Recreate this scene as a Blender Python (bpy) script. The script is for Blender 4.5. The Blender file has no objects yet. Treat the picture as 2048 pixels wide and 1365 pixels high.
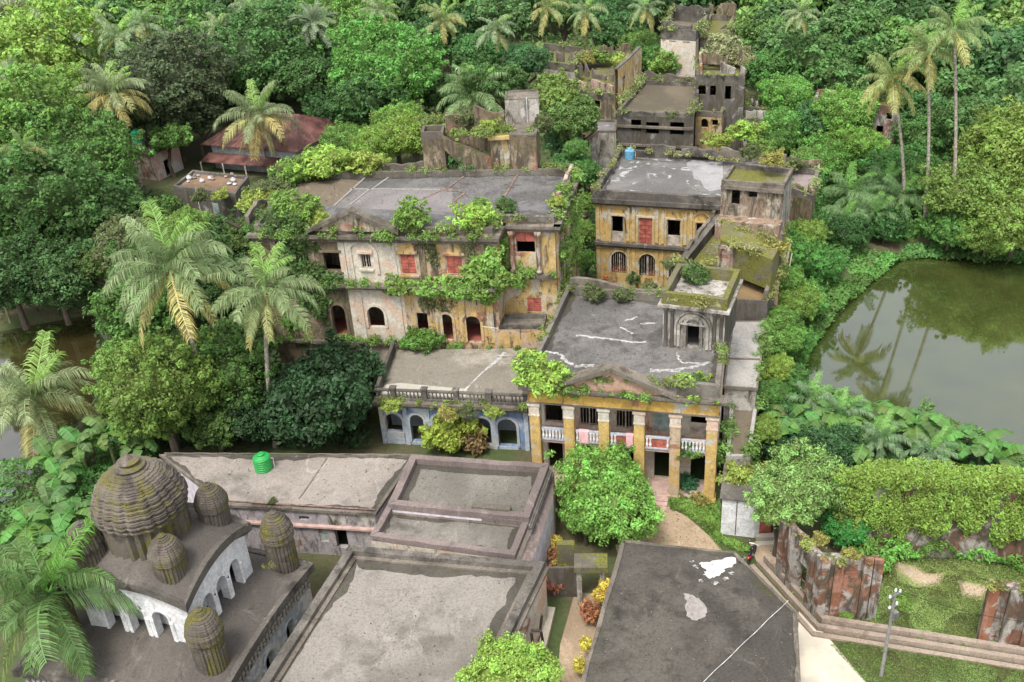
import bpy, math, random
import numpy as np
from math import sin, cos, pi, radians as RAD, hypot, atan2
from mathutils import Vector, Matrix
C = bpy.context.scene.collection
scn = bpy.context.scene
# ------------------------------------------------------------ camera, world, sun, exposure
CH, CF = 48.0, 1950.0
CP, CR = RAD(29), RAD(4)
F_ = Vector((0, cos(CP), -sin(CP))); R0 = Vector((1, 0, 0)); U0 = Vector((0, sin(CP), cos(CP)))
R_ = R0*cos(CR) - U0*sin(CR); U_ = R0*sin(CR) + U0*cos(CR)
cam = bpy.data.cameras.new('camera'); co = bpy.data.objects.new('camera', cam); C.objects.link(co)
cam.sensor_width = 36; cam.lens = CF/2048*36; cam.clip_end = 3000; cam.clip_start = .5
M = Matrix((R_, U_, -F_)).transposed().to_4x4(); M.translation = (0, 0, CH); co.matrix_world = M
scn.camera = co
w = bpy.data.worlds.new('World'); scn.world = w; w.use_nodes = True
nt = w.node_tree; nt.nodes.clear()
sky = nt.nodes.new('ShaderNodeTexSky'); sky.sky_type = 'NISHITA'; sky.sun_disc = False
SE, SR = RAD(62), RAD(205)
sky.sun_elevation = SE; sky.sun_rotation = SR; sky.dust_density = 3.0; sky.air_density = 1.0
hs = nt.nodes.new('ShaderNodeHueSaturation'); hs.inputs['Saturation'].default_value = .25
bg = nt.nodes.new('ShaderNodeBackground'); bg.inputs[1].default_value = .15
wo = nt.nodes.new('ShaderNodeOutputWorld')
nt.links.new(sky.outputs[0], hs.inputs['Color']); nt.links.new(hs.outputs[0], bg.inputs[0]); nt.links.new(bg.outputs[0], wo.inputs[0])
sl = bpy.data.lights.new('sun', 'SUN'); sl.energy = 1.5; sl.angle = RAD(14); sl.color = (1, .96, .88)
so = bpy.data.objects.new('sun', sl); C.objects.link(so)
sd = Vector((sin(SR)*cos(SE), cos(SR)*cos(SE), sin(SE)))   # towards the sun
so.rotation_euler = sd.to_track_quat('Z', 'Y').to_euler()
scn.view_settings.view_transform = 'Standard'; scn.view_settings.look = 'None'
scn.view_settings.exposure = 1.08; scn.view_settings.gamma = 1; scn.view_settings.use_curve_mapping = False
random.seed(7)
# ------------------------------------------------------------ from photograph points to places on the ground
def ray(x, y): return F_ + R_*((x-1024)/CF) + U_*((682.5-y)/CF)
def P(x, y, z=0.0):
    d = ray(x, y); t = (z-CH)/d.z
    return Vector((d.x*t, d.y*t))
def P3(x, y, z): p = P(x, y, z); return Vector((p.x, p.y, z))
def Qy(X, Y, Z):
    d = Vector((X, Y, Z-CH)); return 682.5 - CF*d.dot(U_)/d.dot(F_)
def Zat(q, y):
    lo, hi = -5, 46
    for _ in range(50):
        m = (lo+hi)/2
        if Qy(q.x, q.y, m) > y: lo = m
        else: hi = m
    return m
def dist(x, y, z): q = P3(x, y, z); return (q-Vector((0, 0, CH))).length
# ------------------------------------------------------------ materials
MATS = {}
def nodes(name):
    m = bpy.data.materials.new(name); m.use_nodes = True; MATS[name] = m
    t = m.node_tree; b = t.nodes['Principled BSDF']; return m, t, b
def N(t, typ, **k):
    n = t.nodes.new(typ)
    for a, v in k.items():
        if a.startswith('i_'): n.inputs[a[2:]].default_value = v
        else: setattr(n, a, v)
    return n
def noise(t, co_, scale, det=6, rough=.6, dist_=0.0, sc=None):
    if sc:
        mp = N(t, 'ShaderNodeMapping'); mp.inputs['Scale'].default_value = sc
        t.links.new(co_, mp.inputs[0]); co_ = mp.outputs[0]
    n = N(t, 'ShaderNodeTexNoise'); n.inputs['Scale'].default_value = scale
    n.inputs['Detail'].default_value = det; n.inputs['Roughness'].default_value = rough; n.inputs['Distortion'].default_value = dist_
    t.links.new(co_, n.inputs['Vector']); return n.outputs['Fac']
def ramp(t, fac, a, b, c0=0.0, c1=1.0):
    r = N(t, 'ShaderNodeMapRange'); r.inputs[1].default_value = a; r.inputs[2].default_value = b
    r.inputs[3].default_value = c0; r.inputs[4].default_value = c1; r.interpolation_type = 'SMOOTHSTEP'
    t.links.new(fac, r.inputs[0]); return r.outputs[0]
def mix(t, fac, a, b, mode='MIX'):
    n = N(t, 'ShaderNodeMix', data_type='RGBA', blend_type=mode)
    if isinstance(fac, (int, float)): n.inputs[0].default_value = fac
    else: t.links.new(fac, n.inputs[0])
    for i, v in ((6, a), (7, b)):
        if isinstance(v, tuple): n.inputs[i].default_value = (*v, 1)
        else: t.links.new(v, n.inputs[i])
    return n.outputs[2]
def bump(t, b, h, s=.4, d=.05):
    n = N(t, 'ShaderNodeBump'); n.inputs['Strength'].default_value = s; n.inputs['Distance'].default_value = d
    t.links.new(h, n.inputs['Height']); t.links.new(n.outputs[0], b.inputs['Normal'])
def simple(name, col, rough=.8, var=.25, metal=0.0, scale=2.0):
    m, t, b = nodes(name); c = N(t, 'ShaderNodeTexCoord').outputs['Object']
    n = noise(t, c, scale, 6)
    dk = tuple(x*(1-var*1.6) for x in col); lt = tuple(min(1, x*(1+var)) for x in col)
    t.links.new(mix(t, ramp(t, n, .3, .7), dk, lt), b.inputs['Base Color'])
    b.inputs['Roughness'].default_value = rough; b.inputs['Metallic'].default_value = metal
    bump(t, b, n, .2, .02); return m
def plaster(name, base, mould=.5, brick=.3, pale=(.5, .47, .42), palea=.3, moss=0.2, rowsc=1.0):
    """aged lime plaster: washed colour, pale bare patches, pink brick showing, black mould streaks running down, moss"""
    m, t, b = nodes(name); c = N(t, 'ShaderNodeTexCoord').outputs['Object']
    n1 = noise(t, c, .55, 8, .62, .6); n2 = noise(t, c, 1.3, 8, .65, .8); n3 = noise(t, c, .8, 9, .7, .9, (1.7, 1.7, .5))
    n4 = noise(t, c, 6.0, 6, .7); n5 = noise(t, c, .28, 6, .6, 1.2)
    col = mix(t, ramp(t, n2, .35, .7), base, tuple(x*.72 for x in base))
    col = mix(t, ramp(t, n1, .62-.25*palea, .68-.2*palea), col, pale)
    bk = mix(t, ramp(t, n4, .35, .65), (.26, .11, .07), (.40, .21, .15))
    col = mix(t, ramp(t, n5, .70-.28*brick, .74-.26*brick), col, bk)
    st = ramp(t, n3, .66-.32*mould, .78-.2*mould)
    col = mix(t, st, col, (.075, .062, .045))
    n6 = noise(t, c, .9, 8, .7, .5)
    col = mix(t, ramp(t, n6, .69-.26*moss, .76-.24*moss), col, (.075, .085, .02))
    col = mix(t, ramp(t, n4, .3, .7, 0, .35), col, (.08, .07, .055))
    t.links.new(col, b.inputs['Base Color']); b.inputs['Roughness'].default_value = .93
    b.inputs['Specular IOR Level'].default_value = .2
    bump(t, b, n4, .5, .06); return m
def concrete(name, light, dark, amt=.5, moss=.2, mosscol=(.085, .085, .028), patch=None, fine=3.0, wear=.55, blot=.85):
    """weathered roof concrete: blotches of lichen and soot, damp patches, fine speckle"""
    m, t, b = nodes(name); c = N(t, 'ShaderNodeTexCoord').outputs['Object']
    n1 = noise(t, c, .16, 9, .62, .7); n2 = noise(t, c, .7, 9, .68, .4); n3 = noise(t, c, fine*2.6, 8, .75); n4 = noise(t, c, .35, 7, .6, 1.5)
    a = N(t, 'ShaderNodeMath', operation='ADD'); t.links.new(n1, a.inputs[0]); t.links.new(n2, a.inputs[1])
    col = mix(t, ramp(t, a.outputs[0], 1.20-.5*amt, 1.52-.45*amt), tuple(x*.92 for x in light), dark)
    n7 = noise(t, c, .09, 5, .5, .8); col = mix(t, ramp(t, n7, .44, .60, 0, blot), col, tuple(x*.45+y*.25 for x, y in zip(light, dark)))
    n8 = noise(t, c, .5, 9, .8, 1.6, (1, .5, 1)); col = mix(t, ramp(t, n8, .54, .68, 0, wear), col, tuple(min(.8, x*1.4) for x in light))
    col = mix(t, ramp(t, n3, .45, .68, 0, .55), col, tuple(x*.55 for x in dark))
    col = mix(t, ramp(t, n3, .56, .34, 0, .3), tuple(0 for _ in range(3)), col) if False else col
    if patch: col = mix(t, ramp(t, n4, .56, .60), col, patch)
    n6 = noise(t, c, .45, 8, .7, .8)
    col = mix(t, ramp(t, n6, .69-.27*moss, .80-.25*moss, 0, .85), col, mix(t, ramp(t, n3, .4, .6), tuple(x*.4 for x in mosscol), mosscol))
    n9 = noise(t, c, .9, 9, .75, .6, (2.2, 2.2, .6)); col = mix(t, ramp(t, n9, .60-.06*amt, .70, 0, .75), col, tuple(x*.45 for x in dark))
    v = N(t, 'ShaderNodeTexVoronoi', feature='DISTANCE_TO_EDGE'); v.inputs['Scale'].default_value = .19
    mp = N(t, 'ShaderNodeMix', data_type='VECTOR'); mp.inputs[0].default_value = .35
    nn = N(t, 'ShaderNodeTexNoise'); nn.inputs['Scale'].default_value = 1.2; nn.inputs['Detail'].default_value = 6; t.links.new(c, nn.inputs['Vector'])
    t.links.new(c, mp.inputs[4]); t.links.new(nn.outputs['Color'], mp.inputs[5]); t.links.new(mp.outputs[1], v.inputs['Vector'])
    col = mix(t, ramp(t, v.outputs[0], .009, .0, 0, .16), col, tuple(x*.4 for x in dark))
    t.links.new(col, b.inputs['Base Color']); b.inputs['Roughness'].default_value = .9; b.inputs['Specular IOR Level'].default_value = .25
    bump(t, b, n3, .5, .05); return m
def foliage_mat():
    m, t, b = nodes('leaf'); oi = N(t, 'ShaderNodeObjectInfo'); at = N(t, 'ShaderNodeAttribute', attribute_name='rnd')
    h = N(t, 'ShaderNodeHueSaturation'); t.links.new(oi.outputs['Color'], h.inputs['Color'])
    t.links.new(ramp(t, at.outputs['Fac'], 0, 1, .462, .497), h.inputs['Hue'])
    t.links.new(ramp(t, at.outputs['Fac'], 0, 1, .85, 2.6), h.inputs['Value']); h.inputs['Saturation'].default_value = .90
    t.links.new(h.outputs[0], b.inputs['Base Color']); b.inputs['Roughness'].default_value = .5; b.inputs['Specular IOR Level'].default_value = .25
    tr = N(t, 'ShaderNodeBsdfTranslucent'); t.links.new(h.outputs[0], tr.inputs[0])
    mx = N(t, 'ShaderNodeMixShader'); mx.inputs[0].default_value = .38
    t.links.new(b.outputs[0], mx.inputs[1]); t.links.new(tr.outputs[0], mx.inputs[2])
    t.links.new(mx.outputs[0], t.nodes['Material Output'].inputs[0]); return m
LEAF = foliage_mat()
BARK = simple('palm_bark', (.32, .28, .23), .9, .35, scale=5); BARKD = simple('tree_bark', (.11, .085, .06), .95, .3, scale=4)
YEL = plaster('yellow_plaster', (.60, .42, .17), .44, .2, pale=(.56, .50, .40), palea=.55, moss=.15)
YELM = plaster('yellow_mouldy', (.60, .41, .17), .58, .45, pale=(.50, .38, .27), palea=.7, moss=.42)
YELC = plaster('yellow_column', (.66, .45, .16), .20, .08, palea=.25, moss=.05)
WHT = plaster('white_plaster', (.68, .62, .52), .26, .24, pale=(.62, .45, .34), palea=.5, moss=.06)
BLUW = plaster('blue_white_wash', (.50, .55, .62), .30, .05, palea=.3, moss=.08)
BLUE = plaster('blue_wash', (.22, .32, .52), .45, .05, pale=(.5, .53, .58), palea=.5, moss=.1)
PNK = plaster('pink_ruin_plaster', (.44, .31, .25), .66, .45, pale=(.50, .42, .33), palea=.7, moss=.3)
MLD = plaster('mould_wall', (.22, .17, .11), .75, .35, pale=(.35, .28, .2), palea=.4, moss=.55)
GRY = plaster('grey_plaster', (.38, .35, .31), .62, .08, pale=(.5, .47, .43), palea=.5, moss=.15)
GRYD = plaster('dark_grey_wall', (.13, .12, .11), .8, .04, pale=(.32, .31, .3), palea=.1, moss=.18)
MAUV = simple('mauve_wash', (.52, .47, .52), .9, .15)
WASH = plaster('white_wash', (.82, .82, .83), .14, .02, pale=(.68, .66, .64), palea=.2, moss=.03)
BRW = plaster('brick_wall_old', (.21, .095, .06), .78, .55, pale=(.40, .37, .34), palea=.75, moss=.35)
BRW2 = plaster('old_red_brick', (.30, .12, .065), .62, .6, pale=(.40, .36, .32), palea=.35, moss=.2)
LACE = plaster('terracotta_panel', (.50, .47, .42), .35, .03, palea=.4, moss=.1)
CORN = concrete('cornice', (.22, .19, .155), (.06, .05, .04), .6, .5, wear=.8)
CORND = concrete('dark_cornice', (.20, .18, .155), (.045, .04, .035), .7, .22, wear=.85)
PAR = concrete('parapet', (.21, .19, .16), (.065, .056, .045), .6, .42, wear=.85)
PARP = concrete('parapet_purple', (.25, .20, .185), (.105, .082, .076), .5, .05, wear=.7)
R_MAIN = concrete('roof_main', (.175, .168, .166), (.07, .066, .064), .55, .1, patch=(.15, .145, .145), fine=2)
R_MAINB = concrete('roof_brown', (.24, .19, .14), (.13, .10, .075), .5, .35, (.13, .13, .04))
R_PORT = concrete('roof_portico', (.18, .17, .16), (.065, .06, .056), .6, .12, fine=2)
R_YEL = concrete('roof_yellow_house', (.215, .205, .195), (.085, .08, .074), .5, .08, patch=(.36, .36, .36), fine=2)
R_TER = concrete('roof_terrace', (.35, .32, .27), (.16, .135, .10), .55, .12, (.16, .14, .06), fine=2)
R_LONG = concrete('roof_long', (.32, .28, .245), (.17, .15, .13), .5, .06)
R_DBL = concrete('roof_double', (.24, .22, .19), (.095, .088, .075), .55, .16)
R_BIG = concrete('roof_big', (.285, .258, .225), (.145, .13, .11), .5, .02, fine=2.5)
R_RGT = concrete('roof_right', (.115, .103, .088), (.038, .034, .029), .62, .12, (.10, .09, .045), fine=2.5)
R_MOSS = concrete('roof_moss', (.20, .18, .14), (.085, .075, .055), .55, 1.12, (.19, .19, .03))
R_STR = concrete('roof_strip', (.40, .38, .35), (.17, .16, .145), .5, .05)
R_BRN = concrete('roof_brown_strip', (.17, .14, .10), (.09, .08, .055), .5, .2)
R_BNG = concrete('bangla_roof', (.145, .127, .112), (.06, .053, .046), .5, .08)
BEEH = concrete('beehive_stone', (.17, .145, .12), (.05, .042, .036), .65, .8, (.17, .155, .035), fine=4, wear=.9)
RED = simple('red_shutter', (.36, .10, .07), .7, .3); PINKC = simple('pink_cloth', (.75, .45, .47), .9, .1)
DARKW = simple('dark_wood', (.05, .035, .03), .8, .2); FRAME = simple('painted_frame', (.42, .36, .3), .8, .3)
GLASSG = simple('dusty_glass', (.30, .38, .36), .25, .2)
TIN = simple('red_tin_roof', (.13, .055, .045), .65, .45, scale=.5); TINW = simple('grey_tin', (.45, .47, .5), .5, .2)
PVC = simple('white_pipe', (.46, .455, .44), .6, .25); GTANK = simple('green_plastic', (.02, .30, .06), .45, .1)
GTANK2 = simple('teal_green_plastic', (.02, .36, .16), .45, .1); BTANK = simple('blue_plastic', (.10, .30, .45), .5, .2)
LIME = simple('white_lime', (.54, .535, .52), .9, .22, scale=2.5); SEAL = simple('cement_repair', (.38, .365, .35), .9, .3, scale=3); GPATCH = simple('grey_cement_patch', (.27, .245, .225), .95, .12, scale=3)
LIMED = simple('dull_lime', (.34, .33, .315), .9, .35, scale=3)
DKEDGE = concrete('dark_roof_edge', (.10, .09, .075), (.05, .045, .035), .6, .5)
BRLINE = simple('brick_line', (.22, .14, .115), .95, .35, scale=3); PATH = concrete('sandy_path', (.42, .32, .22), (.28, .20, .13), .4, .1, fine=2)
PATHC = simple('concrete_path', (.52, .47, .38), .95, .12, scale=.6); STEPM = simple('pink_steps', (.45, .31, .27), .9, .15)
METAL = simple('steel', (.4, .4, .42), .4, .2, .8); BLACK = simple('black_paint', (.015, .015, .017), .35, .1); REDP = simple('red_paint', (.35, .02, .04), .35, .1)
RUBB = simple('rubber', (.02, .02, .02), .9, .1); POLE = simple('concrete_pole', (.22, .215, .20), .9, .2); POT = simple('steel_pots', (.6, .6, .62), .4, .3)
COCO = simple('coconut', (.30, .17, .04), .6, .3); ROOTM = simple('aerial_root', (.42, .36, .29), .95, .25)
FRIN = simple('red_floor', (.30, .09, .07), .8, .2)
# ------------------------------------------------------------ mesh building
class MB:
    def __init__(s): s.v = []; s.f = []
    def face(s, *ps):
        i = len(s.v); s.v += [tuple(p) for p in ps]; s.f.append(tuple(range(i, i+len(ps))))
    def prism(s, poly, z0, z1, bottom=True):
        n = len(poly); i = len(s.v)
        a = sum(poly[k][0]*poly[(k+1) % n][1]-poly[(k+1) % n][0]*poly[k][1] for k in range(n))
        if a < 0: poly = poly[::-1]
        s.v += [(p[0], p[1], z0) for p in poly] + [(p[0], p[1], z1) for p in poly]
        for k in range(n): s.f.append((i+k, i+(k+1) % n, i+n+(k+1) % n, i+n+k))
        s.f.append(tuple(i+n+k for k in range(n)))
        if bottom: s.f.append(tuple(i+k for k in reversed(range(n))))
    def beam(s, A, B, w, z0, z1, ext=0.0):
        A = Vector(A[:2]); B = Vector(B[:2]); d = (B-A).normalized(); n = Vector((d.y, -d.x))*w/2; A = A-d*ext; B = B+d*ext
        s.prism([A+n, B+n, B-n, A-n], z0, z1)
    def box(s, c, sx, sy, sz, ang=0.0, tilt=0.0):
        u = Vector((cos(ang), sin(ang))); v = Vector((-sin(ang), cos(ang)))
        c2 = Vector((c[0], c[1])); q = [c2+u*a*sx/2+v*b*sy/2 for a, b in ((-1, -1), (1, -1), (1, 1), (-1, 1))]
        s.prism(q, c[2], c[2]+sz)
    def tube(s, pts, rad, n=8, cap=True):
        pts = [Vector(p) for p in pts]; i0 = len(s.v)
        for k, p in enumerate(pts):
            d = (pts[min(k+1, len(pts)-1)]-pts[max(k-1, 0)]).normalized()
            a = d.orthogonal().normalized() if k == 0 else (a - d*a.dot(d)).normalized()
            b = d.cross(a); r = rad[k] if isinstance(rad, (list, tuple)) else rad
            for j in range(n): s.v.append(tuple(p + a*r*cos(2*pi*j/n) + b*r*sin(2*pi*j/n)))
        for k in range(len(pts)-1):
            for j in range(n):
                s.f.append((i0+k*n+j, i0+k*n+(j+1) % n, i0+(k+1)*n+(j+1) % n, i0+(k+1)*n+j))
        if cap:
            s.f.append(tuple(i0+j for j in reversed(range(n)))); e = i0+(len(pts)-1)*n; s.f.append(tuple(e+j for j in range(n)))
    def lathe(s, c, prof, n=24, fn=None):
        i0 = len(s.v)
        for (r, z) in prof:
            for j in range(n):
                a = 2*pi*j/n; rr = r*(fn(a) if fn else 1); s.v.append((c[0]+rr*cos(a), c[1]+rr*sin(a), c[2]+z))
        for k in range(len(prof)-1):
            for j in range(n): s.f.append((i0+k*n+j, i0+k*n+(j+1) % n, i0+(k+1)*n+(j+1) % n, i0+(k+1)*n+j))
        e = i0+(len(prof)-1)*n; s.f.append(tuple(e+j for j in range(n)))
    def mesh(s, name):
        me = bpy.data.meshes.new(name); me.from_pydata(s.v, [], s.f); me.update(); return me
def setp(o, label=None, cat=None, group=None, kind=None):
    for k, v in (('label', label), ('category', cat), ('group', group), ('kind', kind)):
        if v: o[k] = v
    return o
def thing(name, label, cat, loc=(0, 0, 0), group=None):
    o = bpy.data.objects.new(name, None); o.empty_display_size = .3; C.objects.link(o); o.location = loc
    return setp(o, label, cat, group)
def link(name, me, mat=None, parent=None, label=None, color=None, smooth=False, kind=None, world=True):
    if mat and not me.materials: me.materials.append(mat)
    if smooth: me.shade_smooth()
    o = bpy.data.objects.new(name, me); C.objects.link(o)
    if parent is not None:
        o.parent = parent
        if world and parent.type == 'EMPTY': o.location = -Vector(parent.location)
    if label: o['label'] = label
    if kind: o['kind'] = kind
    if color: o.color = (*color, 1)
    return o
def part(name, mb, mat, parent, label=None, smooth=False, kind=None): return link(name, mb.mesh(name), mat, parent, label, None, smooth, kind)
def single(name, mb, mat, label, cat, group=None, smooth=False):
    o = link(name, mb.mesh(name), mat, smooth=smooth); return setp(o, label, cat, group)
def struct(name, mb, mat): o = link(name, mb.mesh(name), mat); o['kind'] = 'structure'; return o
def jag(A, B, n, amp, rng=random):       # points along A-B wandering sideways
    A = Vector(A[:2]); B = Vector(B[:2]); d = (B-A).normalized(); nn = Vector((d.y, -d.x))
    return [A.lerp(B, k/n) + nn*(rng.uniform(-amp, amp) if 0 < k < n else 0) for k in range(n+1)]
def ribbon(mb, pts, w, z0, z1, rr=None):
    pts = [Vector(p[:2]) for p in pts]; Lf, Rt = [], []
    for k, p in enumerate(pts):
        d = (pts[min(k+1, len(pts)-1)]-pts[max(k-1, 0)]).normalized(); n = Vector((d.y, -d.x)); ww = w/2*(rr.uniform(.55, 1.5) if rr else 1)
        if 0 < k < len(pts)-1 and not rr: c_ = d.dot((pts[k+1]-pts[k]).normalized()); ww /= max(.5, c_)
        Lf.append(p-n*ww); Rt.append(p+n*ww)
    for k in range(len(pts)-1):
        a, b, c, d = Lf[k], Lf[k+1], Rt[k+1], Rt[k]
        mb.face((*d, z1), (*c, z1), (*b, z1), (*a, z1)); mb.face((*a, z0), (*b, z0), (*b, z1), (*a, z1)); mb.face((*c, z0), (*d, z0), (*d, z1), (*c, z1))
    mb.face((*Rt[0], z0), (*Lf[0], z0), (*Lf[0], z1), (*Rt[0], z1)); mb.face((*Lf[-1], z0), (*Rt[-1], z0), (*Rt[-1], z1), (*Lf[-1], z1))
def dark_edge_strip(root, quad, z, seed, wmax=.8, sides=None):
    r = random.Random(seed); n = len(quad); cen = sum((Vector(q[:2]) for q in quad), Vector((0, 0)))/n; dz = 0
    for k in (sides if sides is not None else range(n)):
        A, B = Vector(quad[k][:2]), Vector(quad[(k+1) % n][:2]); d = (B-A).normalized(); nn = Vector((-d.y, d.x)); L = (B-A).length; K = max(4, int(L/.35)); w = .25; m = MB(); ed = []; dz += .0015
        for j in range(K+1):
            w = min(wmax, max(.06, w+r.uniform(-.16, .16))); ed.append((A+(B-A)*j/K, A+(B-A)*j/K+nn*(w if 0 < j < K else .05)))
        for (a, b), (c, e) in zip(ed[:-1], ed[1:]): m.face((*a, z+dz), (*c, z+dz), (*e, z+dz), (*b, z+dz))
        part('dark_edge_strip', m, DKEDGE, root)
def ragged(root, A, B, z0, z1, mat, seed, th=.35, gap=.25):
    r = random.Random(seed); W = Wall(A, B, z0, z1); n = max(3, int(W.L/.7)); t = z1-z0
    hts = [r.uniform(.5, .9)]
    for k in range(n): hts.append(min(1, max(.3, hts[-1]+r.uniform(-.22, .2))))
    for k in range(n):
        if r.random() < gap*.45: hts[k+1] = r.uniform(.3, 1); continue
        m = MB(); u0, u1 = W.L*k/n, W.L*(k+1)/n; a, b = z0+t*hts[k], z0+t*hts[k+1]
        f = [W.pt(u0, z0, 0), W.pt(u1, z0, 0), W.pt(u1, b, 0), W.pt(u0, a, 0)]; g = [W.pt(u0, z0, -th), W.pt(u1, z0, -th), W.pt(u1, b, -th), W.pt(u0, a, -th)]
        m.face(*f); m.face(*g[::-1]); m.face(f[3], f[2], g[2], g[3]); m.face(f[1], g[1], g[2], f[2]); m.face(f[0], f[3], g[3], g[0]); part('broken_wall', m, mat, root)
# ------------------------------------------------------------ walls with openings
class Wall:
    def __init__(s, A, B, z0, z1, th=.4):
        s.A = Vector(A[:2]); s.B = Vector(B[:2]); s.t = (s.B-s.A).normalized(); s.n = Vector((s.t.y, -s.t.x)); s.L = (s.B-s.A).length
        s.z0, s.z1, s.th = z0, z1, th; s.ops = []
    def pt(s, u, z, off=0.0): q = s.A + s.t*u + s.n*off; return (q.x, q.y, z)
    def px(s, x, y):
        d = ray(x, y); n3 = Vector((s.n.x, s.n.y, 0)); a3 = Vector((s.A.x, s.A.y, 0)); o = Vector((0, 0, CH))
        k = (a3-o).dot(n3)/d.dot(n3); q = o+d*k; return ((Vector((q.x, q.y))-s.A).dot(s.t), q.z)
    def op(s, x0, y0, x1, y1, arch=False, wk=None):
        ym, xm = (y0+y1)/2, (x0+x1)/2
        r = [s.px(x0, ym)[0], s.px(x1, ym)[0], s.px(xm, y1)[1], s.px(xm, y0)[1]]
        r[0] = max(.05, r[0]); r[1] = min(s.L-.05, r[1]); r[2] = max(s.z0+.02, r[2]); r[3] = min(s.z1-.1, r[3])
        return s.opm(*r, arch, wk)
    def opm(s, a, b, z0, z1, arch=False, wk=None):
        s.ops.append((a, b, z0, z1, arch, wk)); return s.ops[-1]
    def build(s, mb, top=None):
        """front face with holes and their reveals; returns nothing, fills mb"""
        us = sorted({0, s.L, *[o[0] for o in s.ops], *[o[1] for o in s.ops]})
        zs = sorted({s.z0, s.z1, *[o[2] for o in s.ops], *[o[3] for o in s.ops]})
        for i in range(len(us)-1):
            for j in range(len(zs)-1):
                uc, zc = (us[i]+us[i+1])/2, (zs[j]+zs[j+1])/2
                if us[i+1]-us[i] < 1e-4 or zs[j+1]-zs[j] < 1e-4: continue
                if any(o[0] < uc < o[1] and o[2] < zc < o[3] for o in s.ops): continue
                mb.face(s.pt(us[i], zs[j]), s.pt(us[i+1], zs[j]), s.pt(us[i+1], zs[j+1]), s.pt(us[i], zs[j+1]))
        for (a, b, z0, z1, arch, wk) in s.ops:
            if arch:
                r = (b-a)/2; c = (a+b)/2; zr = max(z0, z1-r); n = 10
                arc = [(c - r*cos(pi*k/n), zr + (z1-zr)*sin(pi*k/n)) for k in range(n+1)]
                for k in range(n):
                    corner = (a, z1) if k < n//2 else (b, z1)
                    mb.face(s.pt(*arc[k+1]), s.pt(*arc[k]), s.pt(*corner))
                rim = [(a, z0)] + arc + [(b, z0)]
            else: rim = [(a, z0), (a, z1), (b, z1), (b, z0)]
            rim = rim + [rim[0]]
            for k in range(len(rim)-1):
                mb.face(s.pt(*rim[k]), s.pt(*rim[k+1]), s.pt(*rim[k+1], -s.th), s.pt(*rim[k], -s.th))
def band(mb, W, u0, u1, z0, z1, proud):
    q = [Vector(W.pt(u0, 0, -.02)[:2]), Vector(W.pt(u1, 0, -.02)[:2]), Vector(W.pt(u1, 0, proud)[:2]), Vector(W.pt(u0, 0, proud)[:2])]
    mb.prism(q, z0, z1)
def window(parent, W, o, kind, frame=FRAME, inset=.06):
    a, b, z0, z1, arch, _ = o; mb = MB(); t = .07
    if arch: z1 = z1 - (b-a)*.12
    def bar(u0, u1, y0, y1, off0, off1, m): 
        q = [Vector(W.pt(u0, 0, off0)[:2]), Vector(W.pt(u1, 0, off0)[:2]), Vector(W.pt(u1, 0, off1)[:2]), Vector(W.pt(u0, 0, off1)[:2])]
        m.prism(q, y0, y1)
    f0, f1 = -inset-.08, -inset
    bar(a+.005, a+t, z0+.005, z1-.01, f0, f1, mb); bar(b-t, b-.005, z0+.005, z1-.01, f0, f1, mb)
    bar(a+t, b-t, z0+.005, z0+t, f0, f1, mb); bar(a+t, b-t, z1-t, z1-.01, f0, f1, mb)
    wn = part('window', mb, frame, parent)
    m = (a+b)/2
    if kind in ('shutter', 'halfshutter', 'door'):
        top = z1-t if kind != 'halfshutter' else z0+(z1-z0)*.45
        for (u0, u1) in ((a+t, m-.015), (m+.015, b-t)):
            s = MB(); bar(u0, u1, z0+t, top, f0+.02, f1-.02, s); nsl = 6
            for k in range(nsl):
                zz = z0+t+(top-z0-t)*(k+.35)/nsl; bar(u0+.06, u1-.06, zz, zz+(top-z0-t)*.3/nsl, f1-.02, f1+.015, s)
            part('shutter', s, RED, wn)
    elif kind == 'glass':
        s = MB(); bar(a+t, b-t, z0+t, z1-t, f0+.03, f1-.03, s); part('pane', s, GLASSG, wn)
    elif kind == 'bars':
        s = MB(); nb = max(3, int((b-a)/.22))
        for k in range(1, nb): u = a+(b-a)*k/nb; bar(u-.02, u+.02, z0+t, z1-t, f0+.02, f1-.02, s)
        bar(m-.05, m+.05, z0+t, z1-t, f0, f1+.01, s); part('window_bar', s, FRAME, wn)
    elif kind == 'panel':
        s = MB(); bar(a+t, b-t, z0+t, z0+(z1-z0)*.4, f0+.02, f1-.02, s); part('panel', s, FRAME, wn, label='faded pink lower panel of the window')
    return wn
def archring(mb, W, o, wd=.22, proud=.1, off=0.0):
    a, b, z0, z1, arch, _ = o; r = (b-a)/2+off; c = (a+b)/2; zr = z1-(b-a)/2; n = 14
    for k in range(n):
        t0, t1 = pi*k/n, pi*(k+1)/n
        q = [(c-(r)*cos(t0), zr+r*sin(t0)), (c-(r)*cos(t1), zr+r*sin(t1)), (c-(r+wd)*cos(t1), zr+(r+wd)*sin(t1)), (c-(r+wd)*cos(t0), zr+(r+wd)*sin(t0))]
        f = [W.pt(*p, proud) for p in q]; g = [W.pt(*p, 0) for p in q]
        mb.face(f[0], f[3], f[2], f[1]); mb.face(f[3], g[3], g[2], f[2]); mb.face(g[0], f[0], f[1], g[1])
    for sgn in (-1, 1):
        u = c+sgn*(r+wd/2); band(mb, W, u-wd/2, u+wd/2, z0, zr, proud)
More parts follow.
